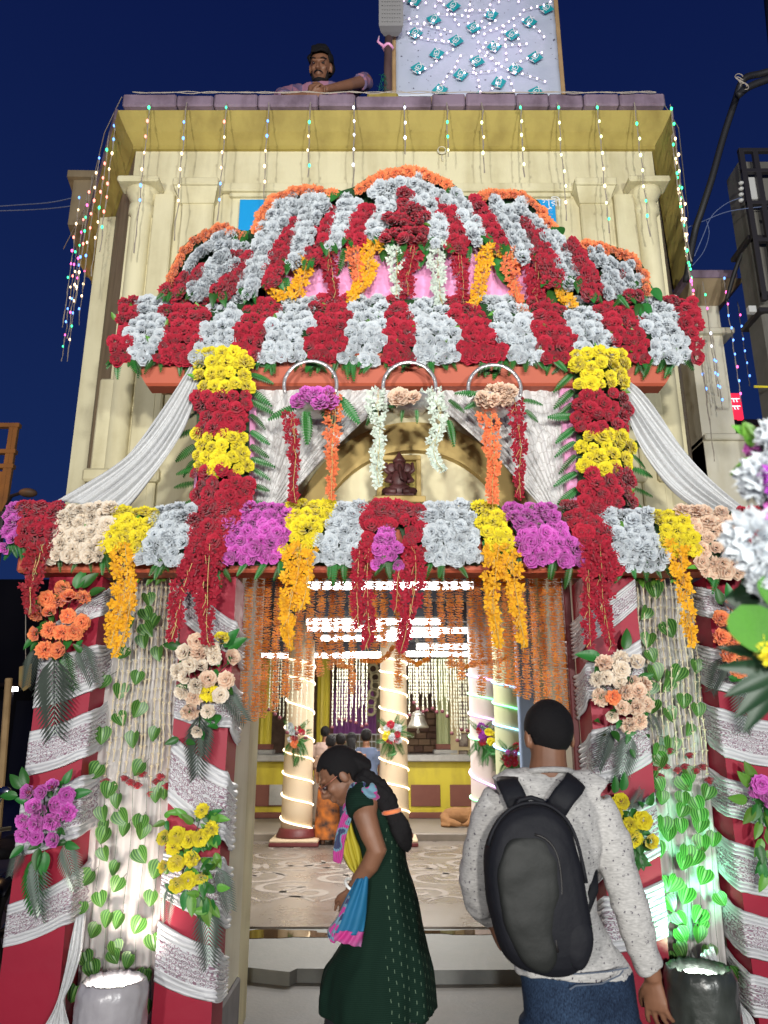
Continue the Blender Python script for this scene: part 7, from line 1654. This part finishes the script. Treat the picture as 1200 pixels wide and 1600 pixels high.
for i, (u, v, Y, L, seq) in enumerate(((1130, 433, 6.15, 1.25, 'bmmbbbbmbmb'), (1152, 472, 6.6, .9, '-mbbbbbb'), (1098, 440, 6.15, 1.15, '-gm-ccbbb'), (1112, 520, 6.15, .75, '--bbbb'))): led(P(u, v, Y), L, seq, f'string of blue and magenta bulbs hanging from the wing cap, {ORD[i]} of four', 95 + i, .02)
wr = thing('parapet_wire', (0, YL, 6.14), 'twisted pale wire feeding the bulbs along the parapet edge', 'wire')
b = MB()
for o in (0, 2.1): b.tube([(x / 20, YL - .004, 6.115 + .018 * noise.noise(Vector((x * .3, o, 0))) + .004 * sin(x + o)) for x in range(-37, 41)], .0038, 4)
b.tube([(-1.95, 4.6, 6.13), (-2.2, 4.95, 6.13), (-2.6, 5.7, 6.1), (-3.1, 6.4, 6.1)], .004, 4); b.tube([(2.05, 4.6, 6.13), (2.3, 4.9, 6.13), (2.75, 5.9, 6.1), (3.1, 6.9, 6.1)], .004, 4)
b.build('wire', M['wire'], wr)

# ================================================================== lit board on the roof
YBD = 4.98
bd = thing('roof_board', (.76, YBD, 6.13), 'tall board wrapped in white printed plastic with lilac fairy lights on the roof', 'board')
bx0, bx1 = .098, 1.425; bz0 = Zat(152, YBD); bz1 = 7.9
foil = mat('printed_foil', (.46, .50, .58), .38, noise_col=(.36, .42, .52), nscale=2, bump=.5, bscale=5); nn, L, bb = nodes_of(foil)
tco = nn.new('ShaderNodeTexCoord'); vo = nn.new('ShaderNodeTexNoise'); vo.inputs['Scale'].default_value = 34; vo.inputs['Detail'].default_value = 2; L.new(tco.outputs['Object'], vo.inputs['Vector'])
lt = nn.new('ShaderNodeMath'); lt.operation = 'GREATER_THAN'; lt.inputs[1].default_value = .71; L.new(vo.outputs['Fac'], lt.inputs[0])
mxx = nn.new('ShaderNodeMixRGB'); L.new(lt.outputs[0], mxx.inputs[0]); old = bb.inputs['Base Color'].links[0].from_socket; L.new(old, mxx.inputs[1]); mxx.inputs[2].default_value = (.08, .08, .12, 1); L.new(mxx.outputs[0], bb.inputs['Base Color'])
b = MB(); n = 46
b.grid(lambda s, t: (bx0 + (bx1 - bx0) * s, YBD - .012 - .010 * noise.noise(Vector((s * 6, t * 7, 2))) - .006 * noise.noise(Vector((s * 18, t * 20, 5))), bz0 + (bz1 - bz0) * t), n, n); o = b.build('plastic_sheet', foil, bd, smooth=True); so = o.modifiers.new('thick', 'SOLIDIFY'); so.thickness = .002
b = MB(); b.box(bx0, bx1, YBD + .0, YBD + .02, bz0 - .01, bz1); b.build('backboard', M['wood'], bd)
for nm, x0, x1, z0, z1 in (('batten', bx0 - .035, bx0 - .001, bz0 - .03, bz1), ('batten', bx1 + .001, bx1 + .035, bz0 - .03, bz1)):
    b = MB(); b.bbox(x0, x1, YBD - .02, YBD + .03, z0, z1, .004); b.build(nm, M['wood'], bd)
b = MB(); b.bbox(bx0, bx1, YBD - .02, YBD + .03, bz0 - .045, bz0 - .011, .004); b.build('batten', M['wood'], bd)
teal = mat('teal_print', (.01, .30, .32), .4)
DM = [(312, 120), (195, 205), (330, 335), (215, 425), (350, 560), (560, 170), (432, 35), (670, 90), (450, 252), (690, 290), (582, 380), (820, 430), (717, 515), (800, 215), (600, 605), (950, 575), (910, 135), (190, 5), (945, 355), (480, 465), (1015, 50)]
txm = None
for i, (x, y) in enumerate(DM):
    c = P(600 + x / 4, y / 4, YBD - .048); s = 12 * PXM(60, YBD); b = MB(); a = .12 * ((i * 7) % 5 - 2)
    b.add([(c.x + s * 1.05 * cos(a + q * pi / 2), c.y, c.z + s * 1.0 * sin(a + q * pi / 2)) for q in range(4)] + [(c.x + s * 1.05 * cos(a + q * pi / 2), c.y + .0015, c.z + s * 1.0 * sin(a + q * pi / 2)) for q in range(4)], [(0, 1, 2, 3), (7, 6, 5, 4)] + [(q, (q + 1) % 4, 4 + (q + 1) % 4, 4 + q) for q in range(4)])
    d = b.build('printed_diamond', teal, bd)
    if txm is None: o = text_mesh('HEX', s * 1.0, 'lettering', M['white'], d, c + Vector((0, -.003, 0)), (pi / 2, -1.1, 0), .0006); txm = o.data
    else: o = new_obj('lettering', txm, d, c + Vector((0, -.003, 0))); o.rotation_euler = (pi / 2, -1.1 - a, 0)
lil = mat('lilac_led', (1, .85, 1), .4, emit=(.95, .68, 1), estr=4); b = MB(); wire = MB(); r = random.Random(8)
for (fx, fy, R0, R1, n, a0) in ((730, 62, 26, 84, 11, .2), (795, 20, 22, 62, 9, .5), (790, 108, 14, 58, 7, .3), (668, 20, 16, 50, 7, .1)):
    for k in range(n):
        a = a0 + 2 * pi * k / n; bend = r.uniform(-.25, .25)
        pp = []
        nb_ = max(4, int((R1 - R0) / 7.5))
        for j in range(nb_):
            rr_ = R0 + (R1 - R0) * j / (nb_ - 1); u = fx + rr_ * cos(a + bend * j / 7) * 1.1 + r.uniform(-1, 1); v = fy + rr_ * sin(a + bend * j / 7) + r.uniform(-1, 1)
            if 628 < u < 862 and -30 < v < 152: p = P(u, v, YBD - .058); pp.append(p); b.sphere(p, .0075, 6, 5)
        if len(pp) > 1: wire.tube(pp, .0018, 3)
tag(b.build('fairy_lights', lil, bd), kind='stuff'); tag(wire.build('fairy_wires', M['wire'], bd), kind='stuff')
l = bpy.data.lights.new('fairy_glow', 'AREA'); l.shape = 'RECTANGLE'; l.size = 1.1; l.size_y = 1.1; l.energy = 1.6; l.color = (.85, .72, 1); o = bpy.data.objects.new('fairy_glow', l); COL.objects.link(o); o.location = (.76, YBD - .35, 6.95); o.rotation_euler = (radians(90), 0, 0)
# roof lamp post with dark LED head
lp = thing('street_lamp', P(606, 150, 5.05), 'unlit grey LED street lamp on a rusty post in front of the roof board', 'street lamp')
Yl = 4.92; b = MB(); b.tube([P(606, 150, Yl), P(606, 100, Yl), P(608, 40, Yl)], .032, 12); b.build('post', mat('rusty_post', (.09, .05, .045), .8, noise_col=(.05, .02, .02), nscale=9), lp, smooth=True)
a = P(611, 50, Yl - .05); b = MB(); hx = .098
b.loft([[(a.x - hx * w, a.y + dy, a.z + dz), (a.x + hx * w, a.y + dy, a.z + dz), (a.x + hx * w * .9, a.y + dy + .02, a.z + dz + .05), (a.x - hx * w * .9, a.y + dy + .02, a.z + dz + .05)] for w, dy, dz in ((.55, .03, -.012), (.85, .0, -.002), (1, -.04, .02), (1, -.30, .42), (.9, -.33, .45))]); b.build('lamp_head', mat('lamp_grey', (.16, .155, .16), .5), lp)
b = MB(); wd = Vector((0, -.26, .40)); 
for i in range(8):
    for j in range(16):
        p = Vector((a.x - .07 + .02 * i, a.y - .04, a.z + .02)) + wd * ((j + 1) / 17) + Vector((0, -.012, -.006)); b.sphere(p, .0045, 5, 4)
tag(b.build('led_chips', mat('led_chip', (.35, .35, .33), .3), lp), kind='stuff')
b = MB(); p = P(606, 75, Yl); b.tube([p + Vector((.036 * cos(q), .036 * sin(q), .006 * sin(3 * q))) for q in [i * 2 * pi / 14 for i in range(15)]], .012, 6, cap=False); b.tube([p + Vector((-.04, -.02, 0)), p + Vector((-.08, -.03, .03)), p + Vector((-.07, -.03, .09))], [.012, .010, .004], 6); b.build('pink_ribbon', M['pinksatin'], lp, smooth=True)
bk = thing('cement_block', P(594, 160, 4.8), 'small cream cement block on the parapet under the roof lamp', 'block'); b = MB(); q0 = P(574, 150, 4.8); q1 = P(622, 150, 4.8); b.bbox(q0.x, q1.x, 4.72, 5.2, 6.135, Zat(143, 4.72), .015); b.build('block', M['yellowband'], bk)
tg = thing('green_tinsel', P(598, 130, 4.85), 'scrap of green tinsel hanging beside the roof lamp post', 'decoration'); r = random.Random(3); b = MB()
for i in range(40): p = P(598 + r.uniform(-6, 6), 128 + r.uniform(-12, 12), 4.86); b.tube([p, p + Vector((r.uniform(-.04, .04), 0, r.uniform(-.05, .02)))], .0018, 3)
tag(b.build('strands', mat('tinsel_green', (.02, .25, .15), .3, metal=.5), tg), kind='stuff')

# ================================================================== electricity pole, box and cables on the right
ep = thing('electricity_pole', (Xat(1215, 500, 5.7), 5.7, 0), 'weathered concrete electricity pole at the right edge with a metal meter frame', 'pole')
xc = Xat(1212, 500, 5.7); b = MB(); b.bbox(xc - .16, xc + .16, 5.6, 5.86, 0, Zat(250, 5.6), .02); b.build('shaft', M['concrete'], ep)
for v in (485, 372): b = MB(); z = Zat(v, 5.58); b.bbox(xc - .20, xc + .20, 5.56, 5.9, z - .02, z + .02, .004); b.build('clamp_band', M['darkmetal'], ep)
b = MB(); z0, z1 = Zat(470, 5.5), Zat(236, 5.5); x0 = Xat(1163, 300, 5.5); 
for x in (x0, x0 + .12): b.bbox(x, x + .045, 5.48, 5.52, z0, z1, .004)
for v in (236, 268, 318, 376, 460): z = Zat(v, 5.5); b.bbox(x0 + .0, x0 + .36, 5.479, 5.521, z - .018, z + .018, .003)
b.build('box_frame', M['darkmetal'], ep)
b = MB(); b.bbox(Xat(1172, 300, 5.5), Xat(1192, 300, 5.5), 5.53, 5.60, Zat(306, 5.5), Zat(272, 5.5), .008); b.build('meter_box', M['whiteplastic'], ep)
b = MB(); 
for k in range(4): p = P(1158, 286 + k * 9, 5.46); b.sphere(p, (.022, .02, .016), 8, 6)
b.build('insulator', M['whiteplastic'], ep)
b = MB(); b.bbox(*sorted((Xat(1166, 487, 5.5), Xat(1178, 487, 5.5))), 5.45, 5.5, Zat(492, 5.5), Zat(482, 5.5), .005); b.build('socket', M['whiteplastic'], ep)
b = MB(); 
for k in range(2): b.tube([P(1178, 603 + k * 2, 5.58), P(1200, 604 + k, 5.58)], .006, 5)
b.build('yellow_tie', PET['yellow'], ep)
sp_ = thing('steel_pole', (Xat(1225, 100, 7.2), 7.2, 0), 'tall dark steel pole leaning in at the top right corner', 'pole')
b = MB(); pts = [P(1222, -60, 7.2), P(1232, 120, 7.22), P(1245, 320, 7.24)]; d = (pts[2] - pts[0]) / (pts[2].z - pts[0].z); base = pts[0] + d * (0 - pts[0].z); b.tube([base, pts[2], pts[1], pts[0] + Vector((0, 0, 1.2))], [.23, .19, .18, .17], 14); b.build('shaft', mat('brown_pole', (.045, .035, .03), .7, noise_col=(.02, .02, .02), nscale=6), sp_, smooth=True)
def cable(pts, Y0, Y1, rad, lab, m=M['darkwire'], cat='cable'):
    n = len(pts); w = [P(u, v, Y0 + (Y1 - Y0) * i / (n - 1)) for i, (u, v) in enumerate(pts)]; ww = []
    for i in range(n - 1):
        for j in range(5):
            t = j / 5; p0, p1, p2, p3 = w[max(0, i - 1)], w[i], w[i + 1], w[min(n - 1, i + 2)]; ww.append(.5 * ((2 * p1) + (-p0 + p2) * t + (2 * p0 - 5 * p1 + 4 * p2 - p3) * t * t + (-p0 + 3 * p1 - 3 * p2 + p3) * t ** 3))
    ww.append(w[-1]); b = MB(); b.tube(ww, rad, 6); o = b.build('cable', m, None, smooth=True, loc=w[0]); tag(o, lab, cat)
cable([(1225, 105), (1190, 115), (1162, 124), (1148, 160), (1130, 215), (1112, 280), (1096, 330), (1085, 365), (1072, 440)], 4.7, 5.4, .028, 'thick dark cable bundle sagging from the top right pole')
cable([(1240, 110), (1200, 124), (1170, 136), (1152, 150)], 4.7, 4.75, .03, 'second thick cable running back to the steel pole')
cable([(1190, 345), (1165, 385), (1148, 425), (1135, 470)], 5.6, 6.0, .02, 'short dark cable dropping behind the wing cap')
bw_ = mat('pale_blue_wire', (.14, .18, .32), .6)
cable([(1075, 355), (1100, 345), (1140, 330), (1200, 322)], 5.4, 5.5, .004, 'thin pale wire crossing to the meter box, lower one', bw_, 'wire')
cable([(1085, 400), (1098, 370), (1112, 338), (1135, 318), (1160, 308)], 5.4, 5.5, .004, 'thin pale wire looping up to the insulators', bw_, 'wire')
cable([(1082, 415), (1100, 392), (1108, 365), (1104, 345)], 5.4, 5.45, .003, 'short thin wire hooked below the looping one', bw_, 'wire')
cable([(-30, 324), (30, 320), (80, 316), (126, 306)], 7.2, 6.6, .006, 'upper thin blue wire reaching the left corner block', bw_, 'wire')
cable([(-30, 330), (40, 328), (85, 325), (124, 320)], 7.2, 6.6, .006, 'lower thin blue wire reaching the left corner block', bw_, 'wire')
wt = thing('wire_ties', P(1153, 128, 4.74), 'white twisted ties round the thick cable at its bend', 'wire'); b = MB(); p = P(1153, 130, 4.70)
for k in range(4): b.tube([p + Vector((.03 * cos(q + k) + .01 * k, -.03, .03 * sin(q) - .03 * k + .03)) for q in [i * 5 / 8 for i in range(9)]], .004, 4)
b.build('ties', M['wire'], wt)

# ================================================================== dark street on the left
dk = mat('dark_wall', (.02, .018, .02), .9, noise_col=(.035, .03, .03), nscale=1)
hs = thing('dark_shop_row', (-16, 24, 0), 'unlit dark shop row across the street on the left', 'building'); b = MB(); b.box(-40, -6.9, 24, 30, 0, Zat(905, 24)); b.build('wall', dk, hs)
b = MB(); b.bbox(-40, -6.7, 22.6, 24, 3.0, 3.12, .02); b.build('awning', mat('rust_sheet', (.06, .035, .02), .8), hs)
for i in range(4):
    b = MB(); b.bbox(-12.6 + i * 1.45, -11.3 + i * 1.45, 23.94, 23.999, .1, 2.7, .02); b.build('shutter', mat('shutter_grey', (.035, .035, .045), .6) if i == 0 else bpy.data.materials['shutter_grey'], hs)
fr = thing('side_street_house', (-9.6, 26, 0), 'far dim house with brown front at the left edge', 'building')
lt1 = thing('tube_lamp', P(20, 1078, 14), 'small lit white tube lamp in the dark street at left', 'lamp'); b = MB(); p = P(13, 1078, 14); q = P(27, 1077, 14); b.tube([p, q], .035, 8); b.build('tube', bpy.data.materials['tube_light'], lt1)
b = MB(); b.box(p.x, q.x, 14.03, 14.06, p.z - .02, p.z + .06); b.build('fitting', M['white'], lt1); b = MB(); b.tube([P(20, 1076, 14.05), (P(20, 1076, 14.05).x, 14.05, 0)], .03, 6); b.build('post', M['darkmetal'], lt1)
bpy.data.objects.remove(fr)
bs = thing('blue_sign', P(9, 1112, 12), 'small lit blue sign at the far left edge', 'sign'); b = MB(); p = P(4, 1130, 12); q = P(12, 1086, 12); b.bbox(p.x, q.x, 12, 12.05, p.z, q.z, .01); b.build('panel', mat('blue_lit', (.05, .3, .8), .5, emit=(.1, .45, 1), estr=1.2), bs); b = MB(); b.tube([((p.x + q.x) / 2, 12.03, 0), ((p.x + q.x) / 2, 12.03, p.z)], .04, 8); b.build('post', M['darkmetal'], bs)
tw = thing('scaffold_tower', (-4.9, 9.5, 0), 'rusty orange lit iron tower at the left edge', 'tower'); rust = mat('rusty_iron', (.30, .14, .04), .8, noise_col=(.12, .06, .03), nscale=4, bump=.4)
YT2 = 9.5; xa, xb = Xat(-20, 720, YT2), Xat(20, 720, YT2); zt = Zat(664, YT2); z5 = Zat(730, YT2)
for i, x in enumerate((xa, (xa + xb) / 2 + .05, xb - .06)):
    b = MB(); b.bbox(x, x + .06, YT2, YT2 + .06, 0, zt, .005); b.build('upright', rust, tw)
for v in (664, 705, 728):
    b = MB(); z = Zat(v, YT2); b.bbox(xa - .02, xb + .02, YT2 - .012, YT2 + .072, z - .03, z + .03, .005); b.build('rail', rust, tw)
b = MB(); b.bbox(xa + .07, xb - .07, YT2 + .01, YT2 + .05, 2.2, z5 - .05, .01); b.build('sheet', rust, tw)
la = thing('street_lamp', P(52, 770, 9), 'small unlit street lamp head poking out left of the gate', 'street lamp'); b = MB(); p = P(44, 770, 9); b.sphere(p, (.11, .09, .055), 14, 8); b.build('lamp_head', mat('lamp_head_brown', (.16, .09, .05), .6), la, smooth=True); b = MB(); b.tube([p + Vector((-.08, 0, 0)), P(18, 775, 9.2), P(5, 800, 9.4)], .022, 8); q = P(5, 800, 9.4); b.tube([q, (q.x, q.y, 0)], .04, 8); b.build('arm', M['darkmetal'], la)
sl = bpy.data.lights.new('sodium_lamp', 'POINT'); sl.energy = 90; sl.color = (1, .55, .2); sl.shadow_soft_size = .15; o = bpy.data.objects.new('sodium_lamp', sl); COL.objects.link(o); o.location = (-6.2, 7.6, 5.2)
bp = thing('bamboo_pole', P(8, 1160, 6.2), 'leaning bamboo pole at the left edge', 'pole'); b = MB(); p0 = P(-6, 1330, 6.2); p1 = P(14, 1060, 6.2); b.tube([Vector((p0.x - .05, 6.2, 0)), p0, p1], .028, 10); b.build('cane', M['wood'], bp)
tgp = thing('paper_tag', P(38, 1062, 5.6), 'yellowish paper tag hanging in the dark left of the coral bouquet', 'tag'); b = MB(); b.add([tuple(P(u, v, 5.6)) for u, v in ((30, 1042), (50, 1036), (48, 1072), (37, 1080), (29, 1070))] + [tuple(P(u, v, 5.603)) for u, v in ((30, 1042), (50, 1036), (48, 1072), (37, 1080), (29, 1070))], [(0, 1, 2, 3, 4), (9, 8, 7, 6, 5)] + [(i, (i + 1) % 5, 5 + (i + 1) % 5, 5 + i) for i in range(5)]); b.build('paper', mat('paper_yellow', (.28, .22, .08), .8, noise_col=(.35, .14, .05), nscale=10), tgp)
b = MB(); b.tube([P(40, 1038, 5.6), P(40, 990, 5.6) , P(40, 900, 5.6)], .003, 4); b.build('thread', M['wire'], tgp)
# parked motorcycle in the shadow
mo = thing('parked_motorcycle', (-2.75, 5.6, 0), 'dark motorcycle parked in shadow left of the gate', 'motorcycle'); tyre = mat('tyre', (.012, .012, .013), .8); body_m = mat('bike_black', (.012, .012, .02), .25, spec=.6); chr_ = mat('chrome', (.4, .4, .42), .2, metal=1)
ox, oy = -2.75, 5.6
for dy in (-.62, .66):
    b = MB(); c = Vector((ox, oy + dy, .30)); b.tube([c + Vector((0, .25 * cos(a), .25 * sin(a))) for a in [i * 2 * pi / 28 for i in range(29)]], .048, 10, cap=False); w = b.build('wheel', tyre, mo, smooth=True)
    b = MB(); b.tube([c + Vector((0, .20 * cos(a), .20 * sin(a))) for a in [i * 2 * pi / 24 for i in range(25)]], .012, 6, cap=False)
    for k in range(5): a = k * 2 * pi / 5; b.tube([c, c + Vector((0, .19 * cos(a), .19 * sin(a)))], .011, 5)
    b.build('rim', chr_, w)
    b = MB(); b.tube([c + Vector((0, .31 * cos(a), .31 * sin(a))) for a in [radians(35 + 11 * i) for i in range(11)]], [(.008, .06)] * 11, 8, up=(0, 0, 1)); b.build('mudguard', body_m, mo, smooth=True)
b = MB(); b.tube([(ox, oy - .30, .80), (ox, oy - .12, .86), (ox, oy + .10, .80), (ox, oy + .16, .74)], [(.07, .09), (.12, .13), (.10, .11), (.05, .06)], 14); b.build('tank', body_m, mo, smooth=True)
b = MB(); b.tube([(ox, oy + .12, .80), (ox, oy + .35, .77), (ox, oy + .62, .82), (ox, oy + .80, .84)], [(.04, .10), (.045, .13), (.05, .12), (.03, .08)], 12); b.build('seat', M['black'], mo, smooth=True)
b = MB(); b.bbox(ox - .12, ox + .12, oy - .22, oy + .14, .28, .62, .04); b.build('engine', M['darkmetal'], mo)
b = MB()
for s in (-1, 1): b.tube([(ox + s * .09, oy - .62, .30), (ox + s * .09, oy - .42, .88)], .02, 8)
b.tube([(ox - .34, oy - .26, 1.00), (ox - .15, oy - .36, .98), (ox, oy - .40, .94), (ox + .15, oy - .36, .98), (ox + .34, oy - .26, 1.0)], .014, 8); b.build('fork', chr_, mo, smooth=True)
b = MB(); b.sphere((ox, oy - .50, .84), (.10, .08, .10), 14, 10); b.build('headlight', chr_, mo, smooth=True)
for s in (-1, 1): b = MB(); b.tube([(ox + s * .22, oy - .32, 1.0), (ox + s * .27, oy - .30, 1.18)], .006, 6); b.sphere((ox + s * .28, oy - .30, 1.22), (.055, .015, .04), 12, 8); b.build('mirror', chr_, mo, smooth=True)
b = MB(); b.tube([(ox + .14, oy - .1, .3), (ox + .15, oy + .3, .28), (ox + .16, oy + .8, .36)], [.02, .035, .04], 10); b.build('exhaust', chr_, mo, smooth=True)

# right background: brown shop front and red lit sign
sh2 = thing('brown_shop', P(1165, 720, 11), 'dim brown wooden shop front far behind the right wing', 'building'); bwn = mat('brown_boards', (.09, .035, .02), .8, noise_col=(.04, .02, .015), nscale=2)
xa, xb = Xat(1128, 700, 11), 9.0; 
b = MB(); b.box(xa, xb, 11, 13, 0, Zat(655, 11)); b.build('wall', mat('shop_dark', (.02, .014, .02), .8), sh2)
for k in range(7):
    z = Zat(655, 11) - .12 - k * .42; b = MB(); b.bbox(xa - .02, xb, 10.93, 10.999, z - .13, z, .01); b.build('plank', bwn, sh2)
rs = thing('red_sign', P(1146, 637, 10.5), 'glowing red sign with white lettering behind the right wing', 'sign'); b = MB(); p = P(1137, 655, 10.5); q = P(1157, 614, 10.5); b.bbox(p.x, q.x, 10.5, 10.56, p.z, q.z, .01); b.build('panel', mat('red_lit', (.8, .02, .05), .5, emit=(1, .03, .08), estr=1.1), rs)
b = MB(); r = random.Random(2)
for row in range(2):
    zz = q.z - .10 - row * .12; x = p.x + .03
    b.box(x, q.x - .03, 10.492, 10.499, zz, zz + .01)
    while x < q.x - .05: b.tube([(x, 10.494, zz), (x + .01, 10.494, zz - .05), (x + .03, 10.494, zz - .03)], .006, 4); x += .045
b.build('lettering', mat('white_lit', (1, 1, 1), .5, emit=(1, .9, .9), estr=2), rs)
b = MB(); b.tube([((p.x + q.x) / 2, 10.55, 0), ((p.x + q.x) / 2, 10.55, p.z)], .04, 6); b.build('post', M['darkmetal'], rs)

# ================================================================== blurred bouquet close to the camera, right edge
Yn = .98; nb = thing('near_bouquet', (P(1215, 900, Yn).x, Yn, 0), 'large blurred bouquet close by at the right edge, white carnations and big leaves', 'bouquet')
def near(u, v, c, rpx, kind='carnation', n=(-.5, -1, .1), y=Yn, sd=1):
    r = random.Random(sd + int(u + v)); place(r.choice(rose(c, kind)), 'carnation', nb, P(u, v, y), n, rpx * PXM(v, y), r=r)
near(1218, 676, 'white', 32, n=(-.6, -1, .5)); near(1192, 742, 'white', 40, n=(-.8, -.8, .3)); near(1182, 842, 'white', 46, n=(-.5, -1, -.2)); near(1222, 745, 'purple', 30, n=(-.5, -1, .1), y=Yn - .02); near(1224, 800, 'magenta', 26, y=Yn - .02)
near(1214, 1012, 'yellow', 30, n=(-.3, -1, .1)); near(1178, 705, 'magenta', 16, 'bud', y=Yn + .05); near(1212, 880, 'white', 48); near(1195, 905, 'white', 26, n=(0, -1, -.5))
bigl = [broad_mesh('broad_leaf', mat('fresh_leaf', (.06, .22, .015), .5, noise_col=(.03, .12, .01), nscale=30, bump=.4, bscale=40), .45, .2)]; dkl = [broad_mesh('broad_leaf', mat('deep_leaf', (.006, .03, .01), .5), .40, .2)]; dkn = [broad_mesh('broad_leaf', bpy.data.materials['deep_leaf'], .14, .2)]
r = random.Random(21)
leaf(bigl, 'broad_leaf', nb, P(1158, 945, Yn), (.25, -.1, -1), 78 * PXM(980, Yn), (-.1, -1, .2), r=r); leaf(bigl, 'broad_leaf', nb, P(1200, 895, Yn), (.1, -.1, -1), 60 * PXM(980, Yn), r=r)
for (u, v, dx, dz, ln) in ((1200, 905, -.7, -.3, 60), (1210, 930, -1, -.1, 80), (1200, 900, -.3, .2, 50)): leaf(dkl, 'broad_leaf', nb, P(u, v, Yn + .05), (dx, -.1, dz), ln * PXM(v, Yn), (0, -1, .1), r=r)
for k in range(6): leaf(dkn, 'broad_leaf', nb, P(1215, 1020 + k * 10, Yn + .03), (-1, -.1, .6 - k * .33), 95 * PXM(1040, Yn), (0, -1, .1), r=r)
for (u, v, dx, dz, ln) in ((1180, 690, -.7, .8, 44), (1190, 720, -1, -.45, 60), (1175, 700, -.2, 1, 46), (1185, 690, -.5, 1, 40)): leaf(BROADL, 'leaf', nb, P(u, v, Yn + .04), (dx, -.1, dz), ln * PXM(v, Yn), r=r)
b = MB(); sx_ = P(1260, 900, Yn).x; b.tube([(sx_, Yn + .05, 0), (sx_, Yn + .06, P(0, 700, Yn).z)], .012, 8)
for (u, v) in ((1208, 676), (1180, 742), (1172, 838), (1212, 740), (1205, 1010), (1200, 905), (1150, 935)): b.tube([(sx_, Yn + .055, P(0, v + 60, Yn).z), P(u, v, Yn) + Vector((0, .035, 0))], .003, 5)
b.tube([(sx_ + .2 * cos(a), Yn + .05 + .2 * sin(a), .012) for a in [i * 2 * pi / 20 for i in range(21)]], .012, 6, cap=False); b.build('stand', M['darkmetal'], nb)
